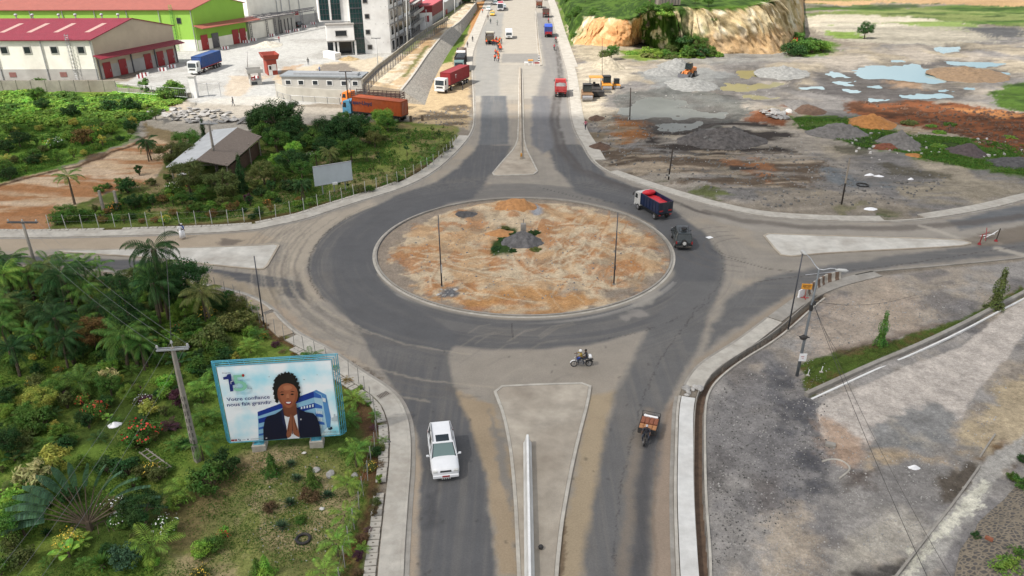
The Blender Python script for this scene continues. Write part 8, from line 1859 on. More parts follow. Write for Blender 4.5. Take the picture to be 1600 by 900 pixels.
make('vine',[('foliage',qmesh('foliage',crown(40,2600,1.5,.35,.45,.26,.20,.28,92,.4)[0],M_leaf))],None)
LM=[((268,543),'the near utility pole top'),((309,719),'the foot of the near utility pole'),((435,640),'the big billboard'),((160,770),"the fan shaped palm"),((180,665),'the white plastic heap'),((245,720),'the ladder on the grass'),((262,470),'the tall drooping palm'),((215,520),'the big dark pine'),((50,400),'the far left utility pole'),((140,425),'the west road'),((405,712),"the billboard's left footing"),((495,702),"the billboard's right footing"),((590,700),'the drain covers'),((10,640),'the left edge of the view'),((10,860),'the lower left corner'),((340,240),'the open shed'),((520,272),'the blank billboard'),((115,300),'the lone royal palm'),((162,315),'the two concrete posts'),((440,262),'the small umbrella shaped tree'),((590,180),'the orange container lorry'),((60,140),'the grey boundary wall'),((285,140),'the white gate pillar'),((300,185),'the rubble heap'),((30,290),'the sandy track'),((700,220),'the corner of the far garden'),((240,205),'the bend of the sandy track'),((480,335),'the far garden fence'),((200,345),'the western end of the far fence'),((60,215),'the green field'),((1375,535),'the low grass strip'),((950,90),'the pale rubble mound'),((1085,80),'the cliff foot'),((1240,85),'the right end of the cliff'),((1350,55),'the distant plain'),((930,40),'the orange cut'),((740,20),'the top of the far road'),((1045,8),'the timber shack'),((350,900),'the bottom edge of the view'),((450,780),'the lawn below the billboard')]
USED={}
def plab(txt,px,py):
 nr=sorted(LM,key=lambda l:(l[0][0]-px)**2+((l[0][1]-py)*1.6)**2)[:6]
 for sz in('','small ','fuller ','thin '):
  for(lx_,ly_),nm in nr:
   dx,dy=px-lx_,(py-ly_)*1.6;d=sqrt(dx*dx+dy*dy)
   for a in((abs(dx)>abs(dy)),not(abs(dx)>abs(dy))):
    rel=('right of' if dx>0 else 'left of')if a else('in front of' if dy>0 else 'behind');s=f"{sz}{txt}, {'just ' if d < 35 else ('well ' if d > 80 else '')}{rel} {nm}"
    if s not in USED and len(s.split())<17:USED[s]=1;return s
 return s
WORDS={'bush':'rounded bush','shrub':'upright shrub','tree':'broad leafy tree','thuja':'slim columnar conifer','pine':'tall conical pine','fir':'small tiered conifer','areca':'low arching palm','young_palm':'young palm','royal_palm':'royal palm','oil_palm':'tall drooping palm','feather_palm':'feathery palm','agave':'spiky rosette plant','travellers_palm':'large fan shaped palm','banana':'broad leaved plant','sapling':'staked sapling','vine':'creeping vine'}
CATS={'bush':'bush','shrub':'shrub','tree':'tree','thuja':'conifer','pine':'pine tree','fir':'conifer','agave':'succulent','banana':'banana plant','sapling':'sapling','vine':'vine'}
CW={'mid':'green','dark':'dark green','light':'light green','yellow':'yellow','olive':'olive green','blue':'bluish green','brown':'brownish','purple':'purple leaved','lime':'bright lime green','straw':'straw coloured','rust':'rusty green'}
def plant(kind,px,py,s=1.0,col='mid',fl=None,label=None,group=None,rz=None,z=None,sz=None):
 base=kind.rstrip('0123456789');parts,trunk,stem=PROTO[kind];p=W(px,py)if z is None else W(px,py,z)
 if z is None:p.z=gz(p.x,p.y)-.03
 nm={'tree':'broadleaf_tree','bush':'bush','thuja':'conifer','fir':'small_conifer'}.get(base,base)
 root=thing(nm,label or plab(CW[col]+' '+WORDS[base]+(f' with {fl} flowers' if fl else ''),px,py),CATS.get(base,'palm'),p,rnd.uniform(0,6.28)if rz is None else rz,group,sc=(s,s,s*(sz or(rnd.uniform(.9,1.1)if base!='vine' else .55))))
 c=GRN[col];j=rnd.uniform(.8,1.2)
 for n_,me in parts:o=bpy.data.objects.new(n_,me);COL.objects.link(o);setparent(o,root);o.color=(c[0]*j*rnd.uniform(.9,1.1),c[1]*j,c[2]*j,1)
 if trunk:o=bpy.data.objects.new(stem,trunk);COL.objects.link(o);setparent(o,root)
 if fl:o=bpy.data.objects.new('blossom',FL);COL.objects.link(o);setparent(o,root);o.color={'red':(.6,.04,.03,1),'yellow':(.75,.5,.05,1),'white':(.75,.75,.72,1),'pink':(.6,.2,.3,1),'orange':(.7,.25,.03,1)}[fl]
 return root
HAND='''oil_palm 264 500 .95 dark;pine 216 556 .95 dark;tree0 292 478 .95 dark;tree1 250 470 .8 dark;travellers_palm 140 826 .92 blue;feather_palm 100 548 1.0 dark;feather_palm 32 585 .85 dark;feather_palm 20 470 .9 mid;tree2 150 545 .62 rust;areca 128 606 1.5 mid;areca 240 862 1.3 light;
areca 290 768 .9 light;shrub0 175 612 1.3 straw;bush0 262 608 .9 lime;bush1 236 648 .95 yellow;bush2 225 690 1.4 mid red;bush0 150 655 1.0 mid red;bush1 68 668 1.4 mid;shrub1 104 630 .8 purple;shrub0 215 622 .7 purple;shrub1 282 640 1.1 purple;bush2 12 818 1.9 lime;shrub0 62 775 1.9 straw;shrub1 92 745 1.7 yellow;bush0 30 700 1.1 olive;bush1 330 765 1.6 mid;bush2 350 735 1.3 dark;bush0 235 738 .7 olive yellow;
bush1 55 560 .5 yellow yellow;bush2 53 545 .5 olive yellow;bush0 46 600 .5 olive yellow;bush1 90 580 .45 olive orange;bush0 330 545 1.7 olive;bush2 372 520 1.7 olive;bush1 300 520 1.2 mid;bush0 355 570 1.2 dark;bush2 318 590 1.0 dark;areca 320 620 1.2 light;areca 345 600 1.1 mid;areca 322 668 1.1 mid;
young_palm 82 436 1.5 mid;young_palm 108 437 1.6 mid;young_palm 136 440 1.6 light;young_palm 160 440 1.2 mid;young_palm 24 438 1.9 mid;young_palm 6 440 1.8 dark;feather_palm 55 470 .8 mid;feather_palm 182 470 .7 dark;
young_palm 557 728 .95 light;young_palm 545 775 .9 light;young_palm 541 822 .85 light;young_palm 528 868 .95 light;young_palm 508 915 .9 light;areca 566 706 .8 mid;bush0 577 735 .6 olive yellow;bush1 585 712 .6 dark;areca 555 630 .9 light;areca 392 552 .9 light;areca 487 562 .8 mid;areca 404 530 .8 mid;areca 545 660 .8 mid;young_palm 318 718 1.0 mid;
fir 426 740 1.15 mid;fir 488 758 1.1 mid;fir 416 897 1.1 lime;fir 402 892 .8 mid;agave 455 728 .9 blue;agave 464 750 .95 blue;agave 512 776 1.0 blue;agave 453 788 1.0 blue;agave 441 826 1.1 blue;agave 290 700 1.5 dark;agave 215 700 1.3 olive;bush1 424 797 .6 brown;bush2 483 782 .8 brown;bush0 470 815 .45 mid;
bush0 318 865 .8 lime;bush1 335 855 .8 mid;shrub0 352 838 .5 lime red;bush2 315 897 .6 olive yellow;bush0 238 885 .5 lime;bush1 200 880 1.2 blue;agave 160 885 1.5 mid;bush2 110 850 .9 yellow yellow;banana 108 868 .8 lime;bush0 178 800 1.0 olive white;bush1 190 820 .8 mid white;bush2 262 830 .9 mid white;bush0 30 880 1.0 olive;bush1 200 740 1.1 dark;bush2 260 735 .6 mid;
royal_palm 117 320 .78 mid;tree0 436 222 1.35 dark;tree1 412 216 1.0 dark;tree2 452 212 1.1 dark;tree1 526 232 .9 dark;tree0 560 222 .9 dark;tree2 492 236 .7 mid;tree1 470 226 .8 dark;tree2 545 232 .95 dark;tree0 578 226 .7 mid;tree1 508 246 .7 dark;tree2 404 212 .55 dark;tree0 606 205 .6 mid;tree1 462 246 .5 lime;tree2 236 240 .4 olive;feather_palm 235 252 .85 dark;thuja 380 300 2.4 dark;thuja 319 215 1.6 dark;tree0 320 312 .4 mid;tree1 352 302 .38 mid;tree2 285 318 .35 mid;tree0 440 268 .55 lime;
tree1 268 262 .3 mid;bush0 310 330 1.1 mid;bush1 350 320 1.1 olive;shrub0 388 316 .9 purple;bush2 408 306 1.1 dark;bush0 425 312 1.0 mid;bush1 452 300 1.4 dark;bush2 470 296 1.4 mid;tree0 478 300 .35 dark;feather_palm 474 310 .7 dark;bush1 270 300 1.2 mid white;bush2 230 318 1.2 mid;tree1 212 325 .4 dark;bush0 200 300 1.6 dark;bush2 160 300 1.1 mid;tree2 105 348 .5 mid;bush1 90 350 1.3 mid;bush0 135 345 1.3 mid;
tree0 62 165 .6 mid;bush0 67 140 2.2 mid;tree1 33 232 .6 dark;bush0 12 238 1.6 dark;bush1 130 226 2.2 rust;bush2 105 220 1.6 light;bush0 90 232 1.4 mid white;bush1 55 245 1.2 mid;bush2 80 232 1.3 lime yellow;bush0 175 210 1.5 light;bush1 205 205 1.4 dark;bush2 190 220 .8 dark;tree2 8 275 .5 mid;bush0 15 282 1.5 dark;bush2 55 255 1.4 dark;bush1 150 215 1.5 light yellow;shrub0 145 225 1.3 lime;bush2 20 210 1.6 mid;
bush0 275 152 3.0 mid;bush1 274 148 2.6 light;bush2 262 158 2.4 mid;shrub1 230 150 2.2 mid;bush0 205 178 2.6 dark;bush1 172 178 2.0 dark;bush2 112 186 2.2 dark;tree1 70 175 .5 dark;tree2 245 192 .45 mid;
thuja 1553 483 2.3 olive;thuja 1374 541 1.55 mid;tree0 955 95 .75 mid;bush0 945 97 2.2 olive;tree1 1085 88 1.1 mid;bush1 1075 92 2.5 mid;bush2 1095 92 2.6 dark;bush0 1110 90 2.0 mid;bush1 1138 85 1.8 dark;tree2 1350 62 .9 dark;bush0 1232 88 3.0 dark;bush1 1250 86 3.4 mid;bush2 1268 84 3.2 mid;bush0 1285 82 2.6 light;bush1 1040 90 1.8 mid;bush2 1010 88 2.0 light;bush1 1240 72 3 mid;
tree0 742 8 2.0 dark;tree1 728 14 1.6 dark;tree2 758 2 1.6 dark;bush0 1590 888 1.1 mid;bush1 1570 905 1.2 light;bush2 1595 762 .7 mid;bush0 1582 752 .5 mid;bush1 1598 722 .5 dark;bush2 1524 842 .4 dark'''
for e_ in HAND.replace('\n','').split(';'):
 f=e_.split();plant(f[0],float(f[1]),float(f[2]),float(f[3]),f[4],f[5]if len(f)>5 else None,rz=.25 if f[0][0:4]=='trav' else None)
rp_=random.Random(21)
def inside(px,py,poly):
 c=False;n=len(poly)
 for i in range(n):
  x0,y0=poly[i];x1,y1=poly[(i+1)%n]
  if(y0>py)!=(y1>py)and px<(x1-x0)*(py-y0)/(y1-y0)+x0:c=not c
 return c
def scatter(poly,n,kinds,smin,smax,cols,group,mind=9,flp=.06):
 xs=[p[0]for p in poly];ys=[p[1]for p in poly];got=[];k=0
 while len(got)<n and k<n*30:
  k+=1;x=rp_.uniform(min(xs),max(xs));y=rp_.uniform(min(ys),max(ys))
  if not inside(x,y,poly)or any((x-a)**2+((y-b)*1.6)**2<(mind*(y+137)/500)**2 for a,b in got):continue
  got.append((x,y));kd=rp_.choice(kinds);kd=kd+str(rp_.randint(0,1))if kd in('bush','shrub','tree')else kd
  plant(kd,x,y,rp_.uniform(smin,smax)*(.8 if kd=='areca' else .5 if kd[:4]=='tree' and y>400 else 1),rp_.choice(cols),rp_.choice(['yellow','red','white','orange'])if rp_.random()<flp and kd[:4]=='bush' else None,group=group)
scatter([(0,425),(180,440),(300,452),(385,480),(400,545),(330,600),(200,640),(120,690),(0,740)],120,['bush','bush','shrub','areca','tree','shrub','banana','bush'],.4,.95,['mid','dark','olive','light','mid','dark','light','yellow'],'mixed shrubs of the near garden',20)
scatter([(0,450),(170,460),(200,520),(110,540),(0,560)],26,['feather_palm','areca','young_palm','bush'],.5,.9,['mid','dark','dark','olive'],'dense plants at the left of the near garden',18)
scatter([(0,428),(180,446),(300,458),(380,488),(398,540),(330,590),(170,600),(60,560),(0,600)],80,['bush','shrub','feather_palm','tree','areca','bush'],.7,1.25,['dark','mid','dark','olive','light','mid'],'crowded upper planting of the near garden',16)
scatter([(0,640),(130,690),(110,900),(0,900)],14,['bush','shrub','agave','areca'],.4,.9,['mid','dark','olive','light'],'plants at the lower left',26)
scatter([(0,600),(200,600),(240,660),(220,720),(300,760),(280,830),(190,900),(0,900)],44,['bush','shrub','areca','bush','tree'],.45,1.0,['mid','dark','olive','light','dark'],'lower planting of the near garden',20)
scatter([(200,600),(320,600),(345,690),(230,760),(200,700)],12,['bush','shrub','areca'],.5,.9,['mid','olive','purple','light'],'plants left of the near pole',20)
scatter([(755,380),(800,352),(845,360),(850,395),(800,402)],9,['vine'],.35,.6,['olive','dark'],'weeds round the central gravel pile',18)
scatter([(390,510),(440,556),(530,575),(575,650),(592,700),(588,740),(548,900),(562,900),(600,740),(600,680),(570,610),(500,565),(440,530),(400,480)],46,['bush','shrub','areca','bush'],.28,.55,['mid','olive','brown','purple','rust','light'],'small plants of the reddish border strip',13)
scatter([(90,335),(250,310),(400,320),(480,310),(500,322),(400,344),(250,350),(90,352)],46,['bush','shrub','bush'],.55,.95,['mid','dark','olive','light','rust'],'shrubs behind the far fence',14,.08)
scatter([(150,300),(230,262),(300,290),(480,240),(540,262),(480,300),(300,320),(180,325)],44,['bush','shrub','bush','areca'],.6,1.1,['mid','dark','olive','light','dark'],'shrubs around the open shed',16,.06)
scatter([(480,196),(620,186),(628,215),(585,262),(520,270),(470,262)],26,['tree','bush','feather_palm'],.42,.75,['dark','mid','dark','olive','light'],'dense trees behind the blank billboard',15,.1)
scatter([(0,205),(220,190),(225,205),(110,252),(0,282)],46,['bush','shrub','bush','areca'],.5,1.2,['mid','light','light','olive','yellow'],'bushes in the green field',16,.08)
scatter([(0,144),(280,152),(284,164),(225,190),(0,200)],110,['vine'],1.0,2.0,['light','lime','light','mid','lime'],'mats of creeper below the boundary wall',11)
scatter([(590,215),(700,205),(705,225),(640,275),(520,305),(590,262)],44,['sapling'],1.0,1.7,['dark','mid','olive'],'saplings in rows on the far lawn',11)
scatter([(500,318),(620,290),(690,250),(712,226),(704,222),(640,272),(560,302)],18,['young_palm','young_palm','bush'],.8,1.1,['mid','olive'],'young palms along the far fence',14)
scatter([(1240,74),(1262,66),(1300,80),(1290,92),(1235,94)],9,['bush'],1.6,2.8,['mid','light','dark'],'bushes at the right end of the cliff',9)
scatter([(985,82),(1060,78),(1140,90),(1060,94),(990,92)],18,['bush','vine'],1.0,1.9,['mid','light','olive'],'bushes along the cliff foot',9)
scatter([(1485,190),(1600,205),(1600,280),(1440,240),(1340,195)],8,['vine'],.6,1.1,['mid','light','olive'],'low green mats on the right rough land',16)
scatter([(640,100),(690,60),(735,15),(742,20),(700,70),(690,95)],12,['vine','bush'],.9,1.5,['light','mid'],'weeds along the stone revetment',8)
scatter([(360,214),(480,205),(520,235),(500,262),(450,250),(400,232)],14,['tree','bush'],.5,.9,['dark','mid','dark'],'dark trees right of the open shed',14,0)
scatter([(255,262),(300,240),(320,300),(400,290),(470,262),(480,290),(400,315),(280,318)],26,['bush','shrub','tree'],.5,.9,['dark','mid','olive'],'undergrowth in front of the open shed',13,.1)
for k in range(95):
 j=rp_.randint(8,HNT+18);s_=rp_.random();i=int(s_*(HX.shape[1]-1));l=HL[i];t_h=min(1.2,j/HNT)
 if 2.6<l<5.6 and t_h<.95:continue
 if l>9.6 and t_h<.97:continue
 kd=rp_.choice(['bush0','bush1','vine','tree1','bush2']);root=thing('bush' if kd!='tree1' else 'broadleaf_tree','green bush clinging to the hill','bush',(HX[j,i],HY[j,i],HZ[j,i]-.2),rp_.uniform(0,6),'bushes on the hill',rp_.uniform(1.0,2.0)if kd!='tree1' else .55)
 q=PX(HX[j,i],HY[j,i],HZ[j,i]);root['label']=plab(rp_.choice(['green','dark green','leafy'])+' bush growing on the hill',q[0],q[1])
 parts,trunk,stem=PROTO[kd];cc_=GRN[rp_.choice(['mid','dark','light','mid'])]
 o=bpy.data.objects.new('foliage' if kd!='tree1' else 'crown',parts[0][1]);COL.objects.link(o);setparent(o,root);o.color=(*cc_,1)
 if trunk:o=bpy.data.objects.new(stem,trunk);COL.objects.link(o);setparent(o,root)
p=W(1014,6,13.0);root=thing('bare_trunk','dark leafless tree trunk on the hill top left of the timber shack','tree',(p.x,p.y,12));mb=MB();mb.tube([(0,0,-5),(.1,0,0),(.2,0,3),(0,0,6)],[.5,.45,.35,.2],7);mb.build('trunk',M_bark,root);mb=MB();mb.tube([(.2,0,2.5),(1.2,.2,4)],[.2,.08],5);mb.build('limb',M_bark,root)
def grass(name,poly,n,L,col,zf=gz):
 P_=np.array([(q.x,q.y)for q in[W(a,b)for a,b in poly]]);x0,y0=P_.min(0);x1,y1=P_.max(0);X=npr.uniform(x0,x1,n*3);Y=npr.uniform(y0,y1,n*3);ok=sdist(X,Y,[Vector((a,b,0))for a,b in P_])>.15
 ok&=fbm(X*.35,Y*.35,4,76)<npr.uniform(.38,.66,len(X));X=X[ok][:n];Y=Y[ok][:n];Z=HGT(X,Y);c=np.stack([X,Y,Z+L*.3],1)
 nn=npr.normal(0,1,(len(X),3));nn[:,2]=.15;V=leaves(c,nn,L,L*.35,.2,.1);o=bpy.data.objects.new(name,qmesh(name,V,M_leaf));COL.objects.link(o);o.color=(*col,1);return tag(o,kind='stuff')
o=grass('grass',[(0,470),(300,460),(372,470),(440,530),(560,620),(590,700),(550,900),(540,930),(-40,930),(-20,470)],90000,.15,GRN['mid']);tag(o,'short lawn grass of the near garden around the billboard','grass')
o=grass('grass',[(80,352),(240,290),(400,230),(560,200),(710,200),(712,222),(640,278),(480,330),(300,350)],60000,.26,GRN['mid']);tag(o,'lawn grass of the far garden','grass')
o=grass('grass',[(-40,146),(270,155),(226,188),(200,222),(0,288),(-40,290)],60000,.42,(.10,.19,.035));tag(o,'bright weeds of the green field left','grass')
o=grass('grass',[(1235,188),(1330,190),(1420,212),(1560,226),(1650,236),(1650,280),(1560,275),(1480,262),(1420,244),(1340,232),(1250,205)],26000,.38,GRN['mid']);tag(o,'rough grass among the mounds of the right waste land','grass')
o=grass('grass',[(1252,575),(1265,560),(1400,532),(1500,500),(1560,472),(1598,450),(1598,460),(1540,492),(1480,520),(1400,552),(1310,594),(1266,616)],16000,.14,GRN['olive']);tag(o,'grass verge along the low wall at the right','grass')
def heap(name,label,cat,px,py,rx,ry,h,m,jit=.25,seed=0,n=44,ax=0,lump=.12,z=None):
 p=W(px,py);o_z=0;K=9 if n<60 else 26;r=np.repeat(np.linspace(0,1,K+1),n);a=np.tile(2*pi*np.arange(n)/n,K+1)
 e=1+jit*(fbm(np.cos(a)*1.6+seed,np.sin(a)*1.6,4,seed)-.5)*2.4;lx=np.cos(a)*r*e*rx;ly=np.sin(a)*r*e*ry
 zz=h*(1-r**1.1)*(.55+.9*fbm(lx*.35+seed,ly*.35,4,seed+1))+lump*3.2*min(h,1.6)*(fbm(lx*1.3,ly*1.3,3,seed+5)-.42)*(1-r**3)
 g=HGT(p.x+lx,p.y+ly);z_=g+np.where(r>.97,-.25,zz-.03);mb=MB();vs=list(zip(lx,ly,z_));fs=[[j*n+k,(j+1)*n+k,(j+1)*n+(k+1)%n,j*n+(k+1)%n]for j in range(K)for k in range(n)]
 mb.add(vs,fs);o=mb.build(name,m,smooth=True,loc=(p.x,p.y,o_z));return tag(o,label,cat)
def hm(n,c,k=.62,v=.35):return mat(n,C3(*c,k)[:3],.95,var=v,vs=1.6,bump=1.0,bs=7)
M_dg,M_gg,M_lg,M_bd,M_or,M_rd=hm('rubble_dark',(92,90,90),.62,.5),hm('gravel_grey',(128,124,120)),hm('gravel_pale',(156,156,152)),hm('earth_brown',(104,80,64)),hm('sand_orange',(198,136,74)),hm('earth_red',(136,80,56))
for a in[('gravel_pile','grey gravel pile at the centre of the roundabout island',817,382,2.7,2.2,1.35,hm('gravel_mid',(112,110,110),.62,.5)),('rubble_heap','large dark rubble heap on the muddy flat right of the road',1124,224,7.6,5.4,2.4,hm('rubble_mixed',(100,95,92),.62,.6)),('earth_pile','orange sand mound among the grass at the right',1362,196,4.2,4.5,1.6,M_or),('gravel_pile','long grey gravel ridge left of the orange mound',1312,212,5.6,4.6,1.7,M_gg),('gravel_pile','grey brown gravel cone behind the brick red heap',1404,226,3.6,4,1.6,M_gg),('earth_pile','small brick red heap leaning on the grey gravel cones',1382,234,2.1,2.0,1.0,M_rd),('gravel_pile','second grey cone right of the brick red heap',1416,236,2.2,2.2,1.0,M_gg),('rubble_heap','dark rubble mound with white scraps in the right grass',1510,243,3.3,3.4,1.4,hm('rubble_purple',(96,84,84))),('sand_pile','small yellow sand heap at the edge of the right grass',1427,246,1.3,1.2,.5,M_or),('earth_pile','long brown earth bank beside the large puddle',1512,120,9,9,1.7,hm('earth_bank',(140,116,90))),('gravel_pile','pale grey gravel cone left of the puddles',1222,118,7,7,1.7,M_lg),('gravel_pile','tall grey gravel cone behind the loader',1056,108,5,7,2.2,M_lg),('gravel_pile','low grey gravel pile left of the tall cone',1030,116,4,6,1.1,M_lg),('gravel_pile','broad grey gravel pile in front of the loader',1078,136,6,7,1.5,M_lg),('earth_pile','grassy pale mound near the road below the orange cut',950,107,4.5,6,2.4,hm('mound_pale',(196,184,160))),('earth_pile','brown heap left of the orange earth band',1262,176,3,4,1.2,M_bd),('earth_pile','green topped grey heap behind the pale rubble',1250,170,3,4,1.3,M_gg),('earth_pile','brown clods beside the foot of the wooden pole',932,186,1.5,2,.6,M_bd),('earth_pile','dark soil heap beside the path right of the road',937,230,2.0,2.4,.7,M_bd),('sand_pile','cone of white sand in the warehouse yard',417,71,4.6,5,1.3,hm('sand_white',(214,208,194))),('sand_pile','tan sand heap in front of the tower porch',545,93,3,2.6,.9,hm('sand_tan',(190,166,124))),('earth_pile','orange clay heap near the top of the roundabout island',807,331,3.0,1.8,.7,hm('clay_orange',(206,150,96),.62,.3)),('earth_pile','orange clay heap left of the central gravel pile',784,368,2.0,1.2,.45,MATS['clay_orange']),('gravel_pile','low dark gravel patch behind the left island pole',728,338,1.5,1.1,.35,M_dg),('earth_pile','dark soil strip heap by the eastern stub of the flat',1590,260,5,3,1.0,M_dg)]:
 heap(*a[:2],'heap',*a[2:],seed=len(a[1]),n=72)
p=W(817.5,374);root=thing('concrete_stub','small broken concrete pedestal with a steel rod behind the central gravel pile','pedestal',(p.x,p.y,.1),.1)
mb=MB();mb.box((0,0,1.0),(.62,.55,2.0),bev=.05);mb.build('shaft',M_conc2,root);mb=MB();mb.tube([(0,0,1.9),(.02,0,2.6)],.03,4);mb.build('rod',M_dsteel,root)
p=W(810,381);mb=MB();mb.box((0,0,.75),(.7,.5,1.2),bev=.06,top=(.8,.9));o=mb.build('concrete_block',M_conc2);o.location=(p.x,p.y,.1);tag(o,'tilted pale concrete block in front of the pedestal','block')
def rockmesh(seed,slab=False):
 rs=random.Random(seed);bm=bmesh.new();bmesh.ops.create_icosphere(bm,subdivisions=2,radius=.5)
 for v in bm.verts:v.co*=1+.35*mnoise.noise(v.co*2.2+Vector((seed,0,0)));v.co.z*=(.28 if slab else .7);v.co.x*=1.2
 me=bpy.data.meshes.new('rock');bm.to_mesh(me);bm.free();return me
ROCK=[rockmesh(k,k%2==1)for k in range(6)]
for me in ROCK:me.materials.append(mat('rock_tinted',(1,1,1),.92,var=.3,vs=3,objcol=True,bump=.7,bs=6))
def rock(px,py,s,c,label,cat='rock',group=None,k=None,z=0):
 o=bpy.data.objects.new('rock',ROCK[rnd.randint(0,5)if k is None else k]);COL.objects.link(o);p=W(px,py);o.location=(p.x,p.y,gz(p.x,p.y)+s*.12+z);o.scale=(s*rnd.uniform(.8,1.2),s*rnd.uniform(.7,1.1),s*rnd.uniform(.7,1.1));o.rotation_euler=(rnd.uniform(-.3,.3),rnd.uniform(-.3,.3),rnd.uniform(0,6));o.color=(c,c*.96,c*.9,1);return tag(o,label,cat,group)
def rocks(poly,n,s0,s1,c0,c1,label,group,z=0,k=None):
 xs=[p[0]for p in poly];ys=[p[1]for p in poly];g=0
 while g<n:
  x=rnd.uniform(min(xs),max(xs));y=rnd.uniform(min(ys),max(ys))
  if inside(x,y,poly):c=rnd.uniform(c0,c1);rock(x,y,rnd.uniform(s0,s1),c,label,'rock',group,k,z);g+=1
rocks([(235,180),(262,168),(330,172),(400,178),(390,192),(320,196),(250,192)],110,.6,1.7,.16,.36,'grey broken slab in the rubble heap beyond the far garden','slabs of the rubble heap',.1,1)
rocks([(1092,215),(1160,212),(1150,232),(1100,232)],70,.5,1.3,.05,.16,'dark lump on the big dark rubble heap','lumps of the dark rubble heap',.7)
rocks([(1180,178),(1215,176),(1235,190),(1210,192)],40,.6,1.6,.22,.38,'pale slab in the rubble left of the gravel ridge','pale rubble slabs',.1,3)
for x,y,s,c,l in[(1140,221,2.0,.36,'largest pale slab on the dark rubble heap'),(1232,178,1.5,.5,'white slab standing on the pale rubble'),(495,735,.62,.34,'grey boulder in the lawn left of the young palms'),(516,741,.6,.34,'second grey boulder nearer the young palms'),(475,708,.36,.62,'white stone by the billboard footing'),(504,796,.3,.55,'pale flat stone in the lawn'),(320,475,.7,.3,'grey boulder below the west pavement'),(554,742,.5,.3,'brown rock at the foot of a young palm'),(1396,700,.0,.3,'')]:
 if s:rock(x,y,s,c,l)
rocks([(600,690),(611,690),(611,706),(600,706)],4,.2,.45,.12,.2,'loose brown stone in the open drain gap','stones in the open drain')
rocks([(1068,608),(1092,603),(1094,616),(1066,622)],7,.35,.7,.3,.42,'pale broken kerb lump in the pavement gap','lumps in the pavement gap',.05)
rocks([(680,455),(716,452),(712,466),(684,466)],12,.2,.45,.2,.4,'grey lump at the foot of the left island pole','lumps by the left island pole')
def grit(poly,n,s0,s1,c,label):
 mb=MB();xs=[p[0]for p in poly];ys=[p[1]for p in poly];pts=[]
 while len(pts)<n:
  x=rnd.uniform(min(xs),max(xs));y=rnd.uniform(min(ys),max(ys))
  if inside(x,y,poly):pts.append(W(x,y))
 zs=HGT(np.array([p.x for p in pts]),np.array([p.y for p in pts]))
 for p,z in zip(pts,zs):s=rnd.uniform(s0,s1)*rnd.uniform(.5,1);mb.box((p.x,p.y,z+s*.2),(s,s*rnd.uniform(.6,1),s*rnd.uniform(.4,.8)),rz=rnd.uniform(0,6.3),top=(rnd.uniform(.4,.8),rnd.uniform(.4,.8)))
 o=mb.build('loose_stones',mat('grit_%d'%int(c*1000),(c,c*.96,c*.9)if 'brown' not in label else(c*1.5,c*.85,c*.55),.95,var=.5,vs=.7));return tag(o,label,'stones',kind='stuff')
grit([(860,345),(1000,370),(1010,420),(960,450),(880,470),(700,475),(630,440),(620,400),(680,350),(760,330)],420,.08,.26,.22,'small clods scattered over the roundabout sand')
grit([(1105,620),(1160,580),(1290,560),(1340,700),(1340,800),(1300,900),(1110,900)],1500,.04,.14,.30,'loose pale stones on the gravel lot')
grit([(1105,620),(1160,580),(1290,600),(1300,760),(1240,800),(1110,900)],1200,.05,.16,.10,'loose dark stones on the gravel lot')
grit([(1290,480),(1500,440),(1590,430),(1500,490),(1300,545),(1240,560),(1220,540)],600,.06,.2,.26,'loose stones above the grass strip')
grit([(1340,720),(1500,640),(1590,560),(1540,700),(1440,840),(1380,880),(1320,820)],500,.05,.16,.30,'loose stones on the broken concrete')
grit([(535,555),(560,570),(640,650),(625,640),(590,610),(540,575)],150,.04,.11,.09,'dark pebbles spilled along the billboard kerb')
grit([(905,190),(960,180),(1300,250),(1500,280),(1400,325),(1200,325),(960,262)],900,.12,.5,.13,'dark clods on the muddy flat')
grit([(905,120),(1250,120),(1300,250),(1500,280),(1400,325),(1200,325),(960,262)],350,.1,.32,.26,'pale stones on the muddy flat')
grit([(1330,160),(1600,180),(1600,250),(1480,212)],420,.3,.8,.075,'clods of the tilled brown earth')
grit([(1320,255),(1600,250),(1600,225),(1500,220),(1330,190)],60,.3,.8,.42,'pale scraps in the right grass')
grit([(650,175),(730,165),(734,200),(640,192)],160,.15,.4,.16,'dark stones beside the forecourt mouth')
grit([(390,720),(520,710),(540,860),(380,900)],200,.04,.14,.3,'stones in the worn near lawn')
p=W(180,667);heap('plastic_sheet','crumpled white plastic sheet on the grass of the near garden','plastic',180,667,.62,.42,.3,mat('plastic_white',(.75,.75,.76),.35,var=.15,vs=4,bump=.8,bs=4))
for x,y,s,l in[(1372,279,.9,'right piece of the white sacks on the flat'),(1358,277,.8,'left piece of the white sacks on the flat'),(1360,329,1.0,'white sack by the eastern pavement'),(1107,373,.0,''),(1428,732,.5,'white scrap at the edge of the dark wet patch'),(284,272,.8,'white cloth below the shed bushes'),(1422,284,.5,'white scrap left of the marker track')]:
 if s:heap('sack',l,'sack',x,y,s,s*.45,.3,MATS['plastic_white'],seed=x)
p=W(1108.5,371.5);mb=MB();mb.box((0,0,.02),(.75,.6,.02));o=mb.build('paper_sheet',M_wht,loc=(p.x,p.y,.03),rz=.5);tag(o,'flat white sheet lying on the road right of the black car','sheet')
